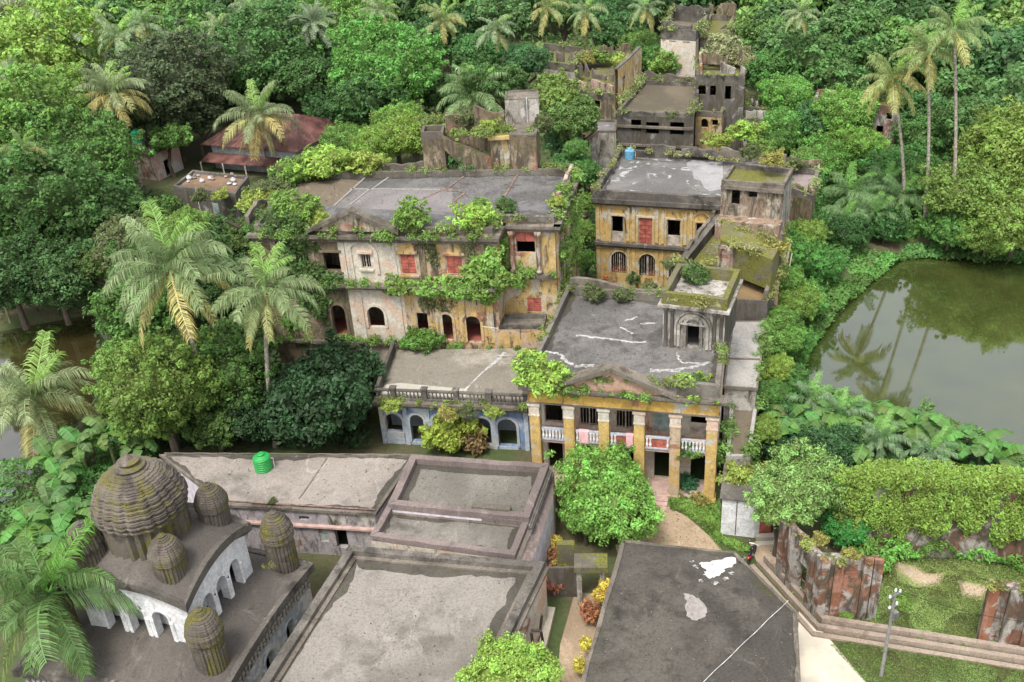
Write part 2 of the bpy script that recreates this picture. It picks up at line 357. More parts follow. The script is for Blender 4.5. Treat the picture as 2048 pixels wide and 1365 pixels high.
def parapet(root, quad, z0, z1, th=.3, mat=PAR, mb=None, sides=(0, 1, 2, 3), cap=0.0):
    """quad: FL, FR, BR, BL; one part per side"""
    n = len(quad); cen = sum((Vector(q[:2]) for q in quad), Vector((0, 0)))/n
    a = sum(quad[k][0]*quad[(k+1) % n][1]-quad[(k+1) % n][0]*quad[k][1] for k in range(n)); sg = -1 if a > 0 else 1
    def inner(k, d):
        p = Vector(quad[k][:2]); e0 = (p-Vector(quad[k-1][:2])).normalized(); e1 = (Vector(quad[(k+1) % n][:2])-p).normalized()
        n0 = Vector((e0.y, -e0.x))*sg; n1 = Vector((e1.y, -e1.x))*sg; bs = (n0+n1); return p + bs*(d/max(.3, 1+n0.dot(n1)))
    for k in sides:
        m = MB(); k2 = (k+1) % n; P0, P1 = Vector(quad[k][:2]), Vector(quad[k2][:2]); Q0, Q1 = inner(k, th), inner(k2, th)
        seg = max(1, int((P1-P0).length/1.1)); rr = random.Random(k*7+seg)
        zt = [z1 + (rr.uniform(-.06, .04) if cap == 0 else 0) for _ in range(seg+1)]
        for j in range(seg):
            a0, a1 = P0.lerp(P1, j/seg), P0.lerp(P1, (j+1)/seg); b0, b1 = Q0.lerp(Q1, j/seg), Q0.lerp(Q1, (j+1)/seg)
            za, zb = zt[j], zt[j+1]
            m.face((*a0, z0), (*a1, z0), (*a1, zb), (*a0, za)); m.face((*b1, z0), (*b0, z0), (*b0, za), (*b1, zb)); m.face((*a0, za), (*a1, zb), (*b1, zb), (*b0, za))
        m.face((*P0, z0), (*P0, zt[0]), (*Q0, zt[0]), (*Q0, z0)); m.face((*P1, z0), (*Q1, z0), (*Q1, zt[-1]), (*P1, zt[-1]))
        part('parapet', m, mat, root)
def inset(quad, d):
    n = len(quad); a = sum(quad[k][0]*quad[(k+1) % n][1]-quad[(k+1) % n][0]*quad[k][1] for k in range(n)); sg = -1 if a > 0 else 1; out = []
    for k in range(n):
        p = Vector(quad[k][:2]); e0 = (p-Vector(quad[k-1][:2])).normalized(); e1 = (Vector(quad[(k+1) % n][:2])-p).normalized()
        n0 = Vector((e0.y, -e0.x))*sg; n1 = Vector((e1.y, -e1.x))*sg; out.append(p + (n0+n1)*(d/max(.3, 1+n0.dot(n1))))
    return out
def block(root, quad, z0, zr, zp, wallm, roofm, parm=PAR, th=.3, ops=None, cornice=None, sides=None, over=.0, walls=None):
    """plain or pierced block: quad FL,FR,BR,BL (world), walls z0..zr, roof slab top at zr, parapet to zp"""
    n = len(quad); out = []
    for k in range(n):
        A, B = quad[k], quad[(k+1) % n]; W = Wall(A, B, z0, zr-.02); out.append(W)
        if ops and k in ops:
            for o in ops[k]: W.op(*o[:4], o[4] if len(o) > 4 else False, o[5] if len(o) > 5 else None)
        m = MB(); W.build(m); part('wall', m, (walls or {}).get(k, wallm), root)
        for o in W.ops:
            if o[5]: window(root, W, o, o[5])
    ins = inset(quad, .004); m = MB(); m.prism(ins, zr-.25, zr, bottom=True); part('roof', m, roofm, root)
    if zp > zr: parapet(root, inset(quad, -over), zr-.35 if over else zr-.02, zp, th+over, parm, sides=sides or range(n))
    if cornice:
        for (zc, h, pr) in cornice:
            o2 = inset(quad, -pr); i2 = inset(quad, .03); m = MB()
            for k in range(n): k2 = (k+1) % n; m.prism([o2[k], o2[k2], i2[k2], i2[k]], zc, zc+h)
            part('cornice', m, CORN, root)
    return out
# ------------------------------------------------------------ foliage
def np_mesh(name, V, F4, rnd=None, mat=LEAF):
    me = bpy.data.meshes.new(name); nv = len(V); nf = len(F4); k = F4.shape[1]
    me.vertices.add(nv); me.vertices.foreach_set('co', V.astype(np.float32).ravel())
    me.loops.add(nf*k); me.loops.foreach_set('vertex_index', F4.astype(np.int32).ravel())
    me.polygons.add(nf); me.polygons.foreach_set('loop_start', np.arange(0, nf*k, k, dtype=np.int32))
    try: me.polygons.foreach_set('loop_total', np.full(nf, k, dtype=np.int32))
    except Exception: pass
    me.update(calc_edges=True)
    if rnd is not None:
        at = me.attributes.new('rnd', 'FLOAT', 'POINT'); at.data.foreach_set('value', rnd.astype(np.float32))
    me.materials.append(mat); return me
def leaf_quads(p, n, size, asp, rng, rnd):
    m = len(p); n = n/np.maximum(np.linalg.norm(n, axis=1, keepdims=True), 1e-6)
    r = rng.normal(size=(m, 3)); t = np.cross(n, r); t /= np.maximum(np.linalg.norm(t, axis=1, keepdims=True), 1e-6); b = np.cross(n, t)
    s = (size*np.exp(rng.normal(size=m)*.34))[:, None] if np.isscalar(size) else size[:, None]
    V = np.stack([p-t*s, p+b*s*asp-t*s*.1, p+t*s - n*s*.25, p-b*s*asp-t*s*.1], 1).reshape(-1, 3)
    F = np.arange(m*4).reshape(m, 4); return V, F, np.repeat(rnd, 4)
def crown_mesh(name, seed, clumps=70, per=90, leaf=.055, asp=.5, flat=.85, cr=.24, lobes=5, rough=.25, lean=.35):
    """unit crown (radius 1) of leaf clumps over an uneven lobed shape"""
    rng = np.random.default_rng(seed)
    L = rng.normal(size=(lobes, 3)); L[:, 2] = np.abs(L[:, 2])*.7; L /= np.linalg.norm(L, axis=1, keepdims=True); La = rng.uniform(.1, .38, lobes)
    u = rng.normal(size=(clumps*2, 3)); u /= np.linalg.norm(u, axis=1, keepdims=True); u = u[u[:, 2] > -.55][:clumps]; k = len(u)
    rad = .66 + ((np.clip(u@L.T, 0, 1)**4)*La).sum(1) + rng.uniform(-rough, rough*.5, k)*.6
    sp_ = rng.uniform(0, 1, k) < .14; rad = np.where(sp_, rad*rng.uniform(1.08, 1.3, k), rad)
    c = u*rad[:, None]*np.array([1, 1, flat]); cs = cr*rng.uniform(.6, 1.3, k)*np.where(sp_, .6, 1); cv = rng.uniform(0, 1, k)
    idx = np.repeat(np.arange(k), per); m = len(idx)
    d = rng.normal(size=(m, 3)); d /= np.linalg.norm(d, axis=1, keepdims=True); d[:, 2] = d[:, 2]*.75+.12; d += u[idx]*.35
    d /= np.linalg.norm(d, axis=1, keepdims=True)
    p = c[idx] + d*cs[idx][:, None]*rng.uniform(.35, 1.15, m)[:, None]
    nrm = d*.8 + np.array([0, 0, lean]) + rng.normal(size=(m, 3))*.45
    rv = np.clip(cv[idx]*.45 + rng.uniform(0, .55, m), 0, 1)
    mf = m//3; df = rng.normal(size=(mf*2, 3)); df /= np.linalg.norm(df, axis=1, keepdims=True); df = df[df[:, 2] > -.7][:mf]; mf = len(df)
    rf = (.60 + ((np.clip(df@L.T, 0, 1)**4)*La).sum(1))*rng.uniform(.82, 1.12, mf)
    p = np.concatenate([p, df*rf[:, None]*np.array([1, 1, flat])]); nrm = np.concatenate([nrm, df*.7 + np.array([0, 0, lean]) + rng.normal(size=(mf, 3))*.45]); rv = np.concatenate([rv, rng.uniform(.0, .7, mf)])
    V, F, R = leaf_quads(p, nrm, leaf, asp, rng, rv)
    # inner mass so that the crown is not see-through
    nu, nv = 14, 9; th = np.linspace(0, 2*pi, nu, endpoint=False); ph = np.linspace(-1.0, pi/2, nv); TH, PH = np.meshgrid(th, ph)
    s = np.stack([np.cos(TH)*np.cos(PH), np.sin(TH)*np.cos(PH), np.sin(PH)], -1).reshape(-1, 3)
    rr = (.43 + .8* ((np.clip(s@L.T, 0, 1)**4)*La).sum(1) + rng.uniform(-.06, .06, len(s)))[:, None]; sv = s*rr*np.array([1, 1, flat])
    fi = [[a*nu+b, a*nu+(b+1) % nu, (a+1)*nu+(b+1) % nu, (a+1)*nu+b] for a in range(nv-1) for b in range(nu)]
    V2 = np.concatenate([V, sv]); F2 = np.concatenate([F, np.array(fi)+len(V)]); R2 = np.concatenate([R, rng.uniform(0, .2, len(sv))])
    return np_mesh(name, V2, F2, R2)
CROWNS = {
 'round': [crown_mesh('crown', s, 170, 85, .042, .55, .85, .17, 8, .35) for s in (1, 2, 3)],
 'fine':  [crown_mesh('crown', s, 190, 90, .032, .5, .9, .17, 9, .4) for s in (11, 12)],
 'dense': [crown_mesh('crown', s, 170, 90, .034, .55, .8, .16, 6, .2) for s in (21, 22)],
 'far':   [crown_mesh('crown', s, 90, 60, .062, .6, .85, .25, 6, .3) for s in (31, 32, 33)],
 'bush':  [crown_mesh('foliage', s, 55, 50, .085, .42, .8, .26, 7, .7) for s in (41, 42, 43)],
 'big':   [crown_mesh('crown', s, 300, 90, .028, .55, .8, .13, 14, .4) for s in (51, 52)],
 'croton': [crown_mesh('foliage', s, 30, 30, .16, .30, 1.0, .34, 5, .5, .8) for s in (61, 62)],
}
def trunk_mesh(seed):
    r = random.Random(seed); m = MB(); top = Vector((r.uniform(-.15, .15), r.uniform(-.15, .15), .62))
    m.tube([(0, 0, 0), (r.uniform(-.04, .04), 0, .25), (top.x*.6, top.y*.6, .5), top], [.06, .045, .036, .02], 8)
    for k in range(5):
        a = k*2*pi/5+r.uniform(-.4, .4); z = r.uniform(.33, .52); b = Vector((top.x*z, top.y*z, z))
        m.tube([b, b+Vector((cos(a)*.12, sin(a)*.12, .12)), b+Vector((cos(a)*.26, sin(a)*.26, .2))], [.026, .018, .008], 6)
    return m.mesh('trunk')
TRUNKS = [trunk_mesh(s) for s in range(3)]
for t_ in TRUNKS: t_.materials.append(BARKD)
rt = random.Random(5)
def tree_at(x, y, rad, zc, kind, col, label, group=None, base=0.0, name='broadleaf_tree', sx=1.0, sz=1.0):
    H = zc+rad*.3-base
    t = thing(name, label, 'tree', (x, y, base), group)
    c = link('crown', rt.choice(CROWNS[kind]), None, t, color=col, world=False); c.location = (0, 0, zc-base); c.scale = (rad*sx, rad*rt.uniform(.9, 1.08), rad*sz); c.rotation_euler = (0, 0, rt.uniform(0, 6.28))
    tr = link('trunk', rt.choice(TRUNKS), None, t, world=False); tr.scale = (H*.9, H*.9, H*1.25); tr.rotation_euler = (0, 0, rt.uniform(0, 6.28))
    return t
def tree_px(px, py, rpx, zc, kind, col, label, group=None, **k):
    if kind == 'round' and rpx > 85: kind = 'big'
    q = P(px, py, zc); return tree_at(q.x, q.y, rpx*dist(px, py, zc)/CF, zc, kind, col, label, group, **k)
def bush_px(px, py, rpx, z, col, label, cat='shrub', name='shrub', kind='bush', group=None, sz=.85):
    r = rpx*dist(px, py, z)/CF; q = P(px, py, z+r*.5)
    t = thing(name, label, cat, (q.x, q.y, z), group)
    c = link('foliage', rt.choice(CROWNS[kind]), None, t, color=col, world=False); c.location = (0, 0, r*.62*sz); c.scale = (r, r, r*sz); c.rotation_euler = (0, 0, rt.uniform(0, 6.28))
    m = MB(); m.tube([(0, 0, -.1), (.02*r, 0, r*.3), (0, .03*r, r*.6)], [.06*r, .045*r, .03*r], 6); link('stem', m.mesh('stem'), BARKD, t, world=False)
    return t
def inpoly(x, y, poly):
    c = np.zeros(len(x), bool); n = len(poly)
    for i in range(n):
        x0, y0 = poly[i][0], poly[i][1]; x1, y1 = poly[i-1][0], poly[i-1][1]
        with np.errstate(divide='ignore', invalid='ignore'):
            c ^= ((y0 > y) != (y1 > y)) & (x < (x1-x0)*(y-y0)/(y1-y0+1e-12)+x0)
    return c
def cover(name, label, poly, z, h, n, leaf, col, seed, kind='stuff', cat=None, bumps=40, asp=.4, up=.6, power=1.0, world=None, holes=()):
    """an uneven mass of leaves over the ground area whose outline is given as photograph points at height z"""
    rng = np.random.default_rng(seed); W_ = world or [P(a, b, z) for a, b in poly]; W_ = [(q[0], q[1]) for q in W_]
    xs = [q[0] for q in W_]; ys = [q[1] for q in W_]
    X = rng.uniform(min(xs), max(xs), n*4); Y = rng.uniform(min(ys), max(ys), n*4); k = inpoly(X, Y, W_)
    for hp in holes: k &= ~(inpoly(X+rng.normal(size=len(X))*.12, Y+rng.normal(size=len(Y))*.12, [P(a, b, z) for a, b in hp]) & (rng.uniform(0, 1, len(X)) < .93))
    X, Y = X[k][:n], Y[k][:n]; m = len(X)
    bx = rng.uniform(min(xs), max(xs), bumps); by = rng.uniform(min(ys), max(ys), bumps)
    ext = max(max(xs)-min(xs), max(ys)-min(ys)); br = rng.uniform(.5, 1.2, bumps)*ext/math.sqrt(bumps)*.75; bh = rng.uniform(.25, 1, bumps)
    bc = rng.uniform(0, 1, bumps)
    H = np.full(m, .08); hue = np.full(m, .4); gx = np.zeros(m); gy = np.zeros(m)
    for i in range(bumps):
        d2 = ((X-bx[i])**2+(Y-by[i])**2)/br[i]**2; v = bh[i]*np.sqrt(np.clip(1-d2, 0, 1)); s_ = v > H
        H = np.where(s_, v, H); hue = np.where(s_, bc[i], hue); gx = np.where(s_, (X-bx[i])/br[i], gx); gy = np.where(s_, (Y-by[i])/br[i], gy)
    Z = z + h*H*(1-rng.uniform(0, 1, m)**3*.8) + .05
    nr = np.stack([gx*.6+rng.normal(size=m)*.5, gy*.6+rng.normal(size=m)*.5, np.full(m, up)+rng.uniform(0, .4, m)], 1)
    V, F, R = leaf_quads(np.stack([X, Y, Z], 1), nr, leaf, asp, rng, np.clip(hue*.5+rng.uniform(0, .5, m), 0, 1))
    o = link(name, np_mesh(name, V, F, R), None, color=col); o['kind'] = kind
    if kind != 'stuff': del o['kind']
    return setp(o, label, cat)
def weeds(name, label, edges, n, leaf, col, seed, h=.5, spread=.35, gap=1.1, rmin=.35, rmax=1.0):
    """tufts of weeds scattered along edges given as (A, B, z)"""
    rng = np.random.default_rng(seed); C0 = []
    for A, B, z in edges:
        A = np.array([A[0], A[1], z]); B = np.array([B[0], B[1], z]); L = np.linalg.norm(B-A); k = max(1, int(L/gap)); f = rng.uniform(0, 1, k)
        C0.append(A+(B-A)*f[:, None]+np.concatenate([rng.normal(size=(k, 2))*spread*.5, np.zeros((k, 1))], 1))
    C0 = np.concatenate(C0); k = len(C0); s = rng.uniform(rmin, rmax, k)**1.6*h; w_ = s**2; idx = rng.choice(k, n, p=w_/w_.sum()); cv = rng.uniform(0, 1, k)
    d = rng.normal(size=(n, 3)); d /= np.linalg.norm(d, axis=1, keepdims=True); d[:, 2] = np.abs(d[:, 2])*1.15-.1
    p = C0[idx]+d*s[idx][:, None]*rng.uniform(.3, 1.1, n)[:, None]
    V, F, R = leaf_quads(p, d+rng.normal(size=(n, 3))*.6+np.array([0, 0, .4]), leaf, .4, rng, np.clip(cv[idx]*.55+rng.uniform(0, .45, n), 0, 1))
    o = link(name, np_mesh(name, V, F, R), None, color=col); o['kind'] = 'stuff'; return setp(o, label)
def creeper(name, label, W, blobs, n, leaf, col, seed, off=(.08, .5), hang=.0, cat='climbing plant'):
    """leaves over parts of a wall; blobs (px, py, rx, ry) in photograph points on the wall's plane"""
    rng = np.random.default_rng(seed); Ps = []; Ns = []; Rs = []
    tot = sum(b[2]*b[3] for b in blobs); n3 = np.array([W.n.x, W.n.y, 0.0])
    stems = MB()
    for (bx, by, rx, ry) in blobs:
        k = max(30, int(n*rx*ry/tot)); a = rng.uniform(0, 2*pi, k); r = np.sqrt(rng.uniform(0, 1, k))*(1+.25*np.sin(a*3+bx)+.2*np.sin(a*5+by)); bh = rng.uniform(0, 1)
        c0 = W.px(bx, by); c1 = W.px(bx+rx, by); c2 = W.px(bx, by-ry)
        U = c0[0]+(c1[0]-c0[0])*r*np.cos(a); Z = c0[1]+(c2[1]-c0[1])*r*np.sin(a)
        O = rng.uniform(off[0], off[1], k)*np.clip(1.35-r, .15, 1)
        p = np.array([W.A.x, W.A.y, 0.0]) + U[:, None]*np.array([W.t.x, W.t.y, 0.0]) + O[:, None]*n3; p[:, 2] = Z
        Ps.append(p); Ns.append(n3*.6 + np.array([0, 0, .5]) + rng.normal(size=(k, 3))*.5); Rs.append(np.clip(bh*.4+rng.uniform(0, .6, k), 0, 1))
        for j in range(2):
            u = c0[0]+rng.uniform(-.5, .5)*(c1[0]-c0[0]); zb = c0[1]-(c2[1]-c0[1])*rng.uniform(.7, 1.3); zt = c0[1]+(c2[1]-c0[1])*.6
            stems.tube([W.pt(u, zb, .06), W.pt(u+rng.uniform(-.2, .2), (zb+zt)/2, .1), W.pt(u+rng.uniform(-.3, .3), zt, .06)], [.04, .035, .02], 5)
    V, F, R = leaf_quads(np.concatenate(Ps), np.concatenate(Ns), leaf, .5, rng, np.concatenate(Rs))
    c = W.pt(*W.px(blobs[0][0], blobs[0][1])); t = thing(name, label, cat, c)
    link('foliage', np_mesh('foliage', V, F, R), None, t, color=col); part('stem', stems, BARKD, t); return t
# ------------------------------------------------------------ palms and bananas (unit fronds, reused)
def frond_mesh(e0, droop, seed, nl=44, leafl=.25, hang=.8, wid=.0085, twist=0.0):
    rng = np.random.default_rng(seed); m = MB(); rnd = []
    S = 12; pts = []; p = Vector((0, 0, 0)); el = e0
    for k in range(S+1):
        pts.append(p.copy()); p = p + Vector((cos(el), 0, sin(el)))/S; el -= droop/S*(.5+1.3*k/S)
    V = []; F = []
    def addq(*q):
        i = len(V); V.extend(q); F.append((i, i+1, i+2, i+3))
    for k in range(S):
        w0, w1 = .013*(1-k/S)+.003, .013*(1-(k+1)/S)+.003; a, b = pts[k], pts[k+1]
        addq(a+Vector((0, w0, 0)), a-Vector((0, w0, 0)), b-Vector((0, w1, 0)), b+Vector((0, w1, 0))); rnd += [.95]*4
    for s in (-1, 1):
        for j in range(nl):
            t = .13+.87*(j+rng.uniform(-.2, .2))/nl; t = min(max(t, .05), .999); k = int(t*S); f = t*S-k
            a = pts[k].lerp(pts[min(k+1, S)], f); d = (pts[min(k+1, S)]-pts[k]).normalized() if k < S else (pts[S]-pts[S-1]).normalized()
            up = Vector((-d.z, 0, d.x)); L = leafl*(.55+.6*sin(pi*min(1, t*.95+.05))**.8)*rng.uniform(.85, 1.1)
            sp = Vector((0, s, 0)); h = hang*rng.uniform(.4, 1.7)*(1+.5*sin(t*9+seed))
            if rng.uniform() < .07: continue
            d1 = (sp*.8+d*.55+up*.12).normalized(); d2 = (sp*.6+d*.45-Vector((0, 0, 1))*h).normalized(); d3 = (sp*.35+d*.3-Vector((0, 0, 1))*(h*1.9)).normalized()
            q1 = a+d1*L*.4; q2 = q1+d2*L*.35; q3 = q2+d3*L*.3; v = rng.uniform(.1, .9)
            W1 = d*wid; addq(a-W1*.6, a+W1*.6, q1+W1, q1-W1); addq(q1-W1, q1+W1, q2+W1*.8, q2-W1*.8); addq(q2-W1*.8, q2+W1*.8, q3+W1*.1, q3-W1*.1); rnd += [v]*12
    return np_mesh('frond', np.array([tuple(v) for v in V]), np.array(F), np.array(rnd))
FR = {'up': [frond_mesh(1.25, .9, 1), frond_mesh(1.1, 1.2, 2)], 'mid': [frond_mesh(.75, 1.5, 3), frond_mesh(.55, 1.5, 4, hang=.7)],
      'low': [frond_mesh(.15, 1.4, 5, hang=.8), frond_mesh(-.1, 1.1, 6, hang=.8)], 'hang': [frond_mesh(-.6, .8, 7, hang=.9), frond_mesh(-.9, .5, 8, hang=.8)]}
FRD = [frond_mesh(e, d, 20+i, nl=40, leafl=.15, hang=-.1, wid=.008) for i, (e, d) in enumerate(((1.2, .8), (.7, .9), (.2, .8), (-.5, .4)))]
def fan_mesh():
    V = []; F = []; R = []; n = 18
    for k in range(n):
        a = -2.2+4.4*k/(n-1); d = Vector((cos(a)*.8+.25, sin(a), -.15*abs(a))); s = Vector((-sin(a), cos(a), 0))*.06; b = Vector((.55, 0, 0)); i = len(V)
        V += [tuple(b-s*.2), tuple(b+s*.2), tuple(b+d*.38+s), tuple(b+d*.38-s), tuple(b+d*.5)]; F += [(i, i+1, i+2, i+3), (i+3, i+2, i+4, i+4)]; R += [.2+.6*(k % 2)]*5
    i = len(V); V += [(0, .012, 0), (0, -.012, 0), (.56, -.01, 0), (.56, .01, 0)]; F.append((i, i+1, i+2, i+3)); R += [.9]*4
    F = [f for f in F if f[2] != f[3]]; return np_mesh('frond', np.array(V), np.array(F), np.array(R))
FAN = fan_mesh()
def palm(cx, cy, rpx, bx, by, label, seed, col=(.10, .17, .05), yel=(.30, .27, .07), nf=20, kind='coco', zc=None, yelf=.3, trunkr=.16, group=None, upf=True):
    r = random.Random(seed); b = P(bx, by, 0)
    if zc is None: zc = Zat(b, cy)
    c = P(cx, cy, zc); L = rpx*dist(cx, cy, zc)/CF*(.98 if kind == 'coco' else 1.1)
    t = thing('coconut_palm' if kind == 'coco' else ('date_palm' if kind == 'date' else 'fan_palm'), label, 'palm tree', (b.x, b.y, 0), group)
    top = Vector((c.x-b.x, c.y-b.y, zc)); m = MB(); pts = []; rad = []
    for k in range(25):
        f = k/24; pts.append((top.x*f**1.5, top.y*f**1.5, zc*f)); rad.append((trunkr*(1.35-.5*f))*(1+.05*(k % 2)) if k else trunkr*1.9)
    m.tube(pts, rad, 10); link('trunk', m.mesh('trunk'), BARK, t, smooth=True, world=False)
    if kind == 'coco':
        m = MB()
        for k in range(7): a = k*.9+r.random(); q = top+Vector((cos(a)*.28, sin(a)*.28, -.25-.15*r.random())); m.lathe(q, [(.02, -.14), (.11, -.09), (.14, 0), (.10, .1), (.02, .14)], 8)
        link('coconut_cluster', m.mesh('coconut_cluster'), COCO, t, world=False, smooth=True)
    for k in range(nf):
        f = k/nf; a = k*2.39996+r.uniform(-.25, .25)
        if kind == 'coco':
            g = 'up' if f < .26 else 'mid' if f < .52 else 'low' if f < .78 else 'hang'; me = r.choice(FR[g])
            cc = ((col[0]*.8, col[1]*1.15, col[2]*.45) if g == 'up' and k % 3 == 0 else col) if f < 1-yelf else tuple(col[i]*(1-q_)+yel[i]*q_ for i, q_ in ((i, r.uniform(.4, 1)) for i in range(3)))
            if f >= 1-yelf:
                q_ = r.uniform(.35, 1); cc = tuple(col[i]*(1-q_)+yel[i]*q_ for i in range(3))
        elif kind == 'date': me = FRD[min(3, int(f*4.2))]; cc = col
        else: me = FAN; cc = col if f < .6 else yel
        o = link('frond', me, None, t, color=cc, world=False); o.location = top+Vector((0, 0, .05)); s = L*r.uniform(.85, 1.1)*(.8 if f < .15 else 1)
        o.scale = (s, s*r.uniform(.75, 1.05), s); e = 0 if kind != 'fan' else (1.3-2.4*f)
        o.rotation_euler = (r.uniform(-.35, .35), -e+r.uniform(-.2, .2), a)
    return t
def banana_leaf(seed):
    rng = random.Random(seed); V = []; F = []; R = []; S = 9; el = 1.15; p = Vector((0, 0, 0)); pts = []
    for k in range(S+1): pts.append(p.copy()); p = p+Vector((cos(el), 0, sin(el)))/S; el -= .18+.12*rng.random()
    for s in (-1, 1):
        for k in range(1, S):
            t0, t1 = k/S, (k+1)/S; w0 = .17*sin(pi*min(1, t0*.92+.02))**.6; w1 = .17*sin(pi*min(1, t1*.92+.02))**.6 if k < S-1 else .01
            a, b = pts[k], pts[k+1]; dz = rng.uniform(.02, .10); g = (b-a)*rng.uniform(.02, .16); i = len(V)
            V += [tuple(a), tuple(b-g*.2), tuple(b-g+Vector((.02, s*w1, -dz))), tuple(a+Vector((.02, s*w0, -dz)))]; F.append((i, i+1, i+2, i+3)); R += [.35+.4*rng.random()]*4
    for k in range(S):
        a, b = pts[k], pts[k+1]; w = .016*(1-k/S)+.004; i = len(V); V += [tuple(a+Vector((0, w, .006))), tuple(a+Vector((0, -w, .006))), tuple(b+Vector((0, -w, .006))), tuple(b+Vector((0, w, .006)))]; F.append((i, i+1, i+2, i+3)); R += [1]*4
    return np_mesh('leaf', np.array(V), np.array(F), np.array(R))
BAN = [banana_leaf(s) for s in range(5)]
def banana(px, py, h, label, seed, col=(.09, .20, .045), L=2.4, group=None, z=0.0):
    r = random.Random(seed); q = P(px, py, z+h*.8); t = thing('banana_plant', label, 'banana plant', (q.x, q.y, z), group)
    m = MB(); m.tube([(0, 0, -.2), (.02, 0, h*.5), (.05, 0, h)], [.16, .13, .07], 8); link('stem', m.mesh('stem'), simpleBAN, t, world=False)
    for k in range(9):
        o = link('leaf', r.choice(BAN), None, t, color=tuple(x*r.uniform(.8, 1.4) for x in col), world=False); s = L*r.uniform(.75, 1.15)
        o.location = (.05, 0, h-.15); o.scale = (s, s*1.15, s*1.0); o.rotation_euler = (r.uniform(-.3, .3), r.uniform(-.1, .55) if k > 1 else -.3, k*2.4+r.uniform(-.3, .3))
    return t
simpleBAN = simple('banana_stem', (.20, .24, .10), .7, .2)
#==PART2==
# ------------------------------------------------------------ ground, ponds, paths
PR = [P(*q, -1) for q in [(1585, 760), (1615, 690), (1655, 630), (1730, 555), (1800, 512), (1900, 512), (2048, 525), (2300, 520), (2350, 1080), (2070, 955), (1960, 885), (1850, 835), (1760, 825), (1640, 800)]]
PL = [P(*q, -1) for q in [(-260, 720), (40, 655), (188, 628), (215, 700), (190, 800), (150, 860), (95, 930), (25, 1010), (-300, 1100)]]
def pdist(X, Y, poly):
    D = np.full(X.shape, 1e9)
    for i in range(len(poly)):
        a, b = poly[i-1], poly[i]; dx, dy = b[0]-a[0], b[1]-a[1]; t = np.clip(((X-a[0])*dx+(Y-a[1])*dy)/(dx*dx+dy*dy), 0, 1)
        D = np.minimum(D, np.hypot(X-a[0]-t*dx, Y-a[1]-t*dy))
    ins = inpoly(X.ravel(), Y.ravel(), poly).reshape(X.shape); return np.where(ins, -D, D)
gx = np.concatenate([np.linspace(-1500, -130, 30), np.arange(-126, 130, 1.6), np.linspace(135, 1500, 30)])
gy = np.concatenate([np.linspace(-300, 10, 12), np.arange(14, 200, 1.6), np.linspace(205, 2500, 50)])
GX, GY = np.meshgrid(gx, gy); GD = np.minimum(pdist(GX, GY, PR), pdist(GX, GY, PL))
GZ = -np.clip((1.0-GD)/3.2, 0, 1)*3.0
ni, nj = len(gy), len(gx); ii, jj = np.meshgrid(np.arange(ni-1), np.arange(nj-1), indexing='ij'); b_ = ii*nj+jj
GF = np.stack([b_, b_+1, b_+nj+1, b_+nj], -1).reshape(-1, 4)
def ground_mat():
    m, t, b = nodes('ground'); c = N(t, 'ShaderNodeTexCoord').outputs['Object']
    n1 = noise(t, c, .12, 8, .65, .5); n2 = noise(t, c, 2.5, 8, .7)
    col = mix(t, ramp(t, n1, .42, .58), (.06, .09, .025), (.11, .085, .05)); col = mix(t, ramp(t, n2, .35, .7), col, (.05, .06, .02))
    t.links.new(col, b.inputs['Base Color']); b.inputs['Roughness'].default_value = .95; bump(t, b, n2, .5, .1); return m
GM = ground_mat(); g = link('ground', np_mesh('ground', np.stack([GX, GY, GZ], -1).reshape(-1, 3), GF, None, GM)); g['kind'] = 'structure'
def water_mat(name, col):
    m, t, b = nodes(name); c = N(t, 'ShaderNodeTexCoord').outputs['Object']
    n = noise(t, c, .35, 3, .5, 0, (1, 1, 1)); b.inputs['Base Color'].default_value = (*col, 1); b.inputs['Roughness'].default_value = .04
    b.inputs['IOR'].default_value = 2.9; b.inputs['Specular IOR Level'].default_value = .5
    n2 = noise(t, c, 3.0, 4, .6); bump(t, b, n, .02, .03)
    n3 = noise(t, c, .12, 6, .6, .8); t.links.new(ramp(t, n3, .35, .7, .015, .07), b.inputs['Roughness']); t.links.new(mix(t, ramp(t, n3, .3, .7), col, tuple(x*1.6 for x in col)), b.inputs['Base Color']); return m
WR = water_mat('pond_water_green', (.036, .045, .012)); WL = water_mat('pond_water_brown', (.028, .022, .008))
for nm, poly, mt in (('pond_water', PR, WR), ('pond_water', PL, WL)):
    m = MB(); cx = sum(p[0] for p in poly)/len(poly); cy = sum(p[1] for p in poly)/len(poly)
    q = [(cx+(p[0]-cx)*1.06, cy+(p[1]-cy)*1.06, -1.0) for p in poly]
    m.face(*q); struct(nm, m, mt)
def sheet(name, pts, z, mat, raw=False):
    m = MB(); q = pts if raw else [P(a, b, z) for a, b in pts]; m.prism(q, z-.25, z); return struct(name, m, mat)
sheet('sandy_path', [(1285, 1000), (1335, 1000), (1430, 1082), (1450, 1110), (1420, 1130), (1240, 1120), (1230, 1090), (1300, 1060)], .004, PATH)
sheet('garden_path', [(1150, 1185), (1225, 1190), (1215, 1260), (1205, 1420), (1110, 1440), (1120, 1290)], .008, PATH)
sheet('concrete_path', [(1598, 1215), (1665, 1285), (1745, 1380), (1790, 1440), (1590, 1440)], .012, PATHC)
sheet('paved_yard', [(1500, 1085), (1556, 1080), (1560, 1150), (1545, 1140), (1515, 1130)], .016, PATH)
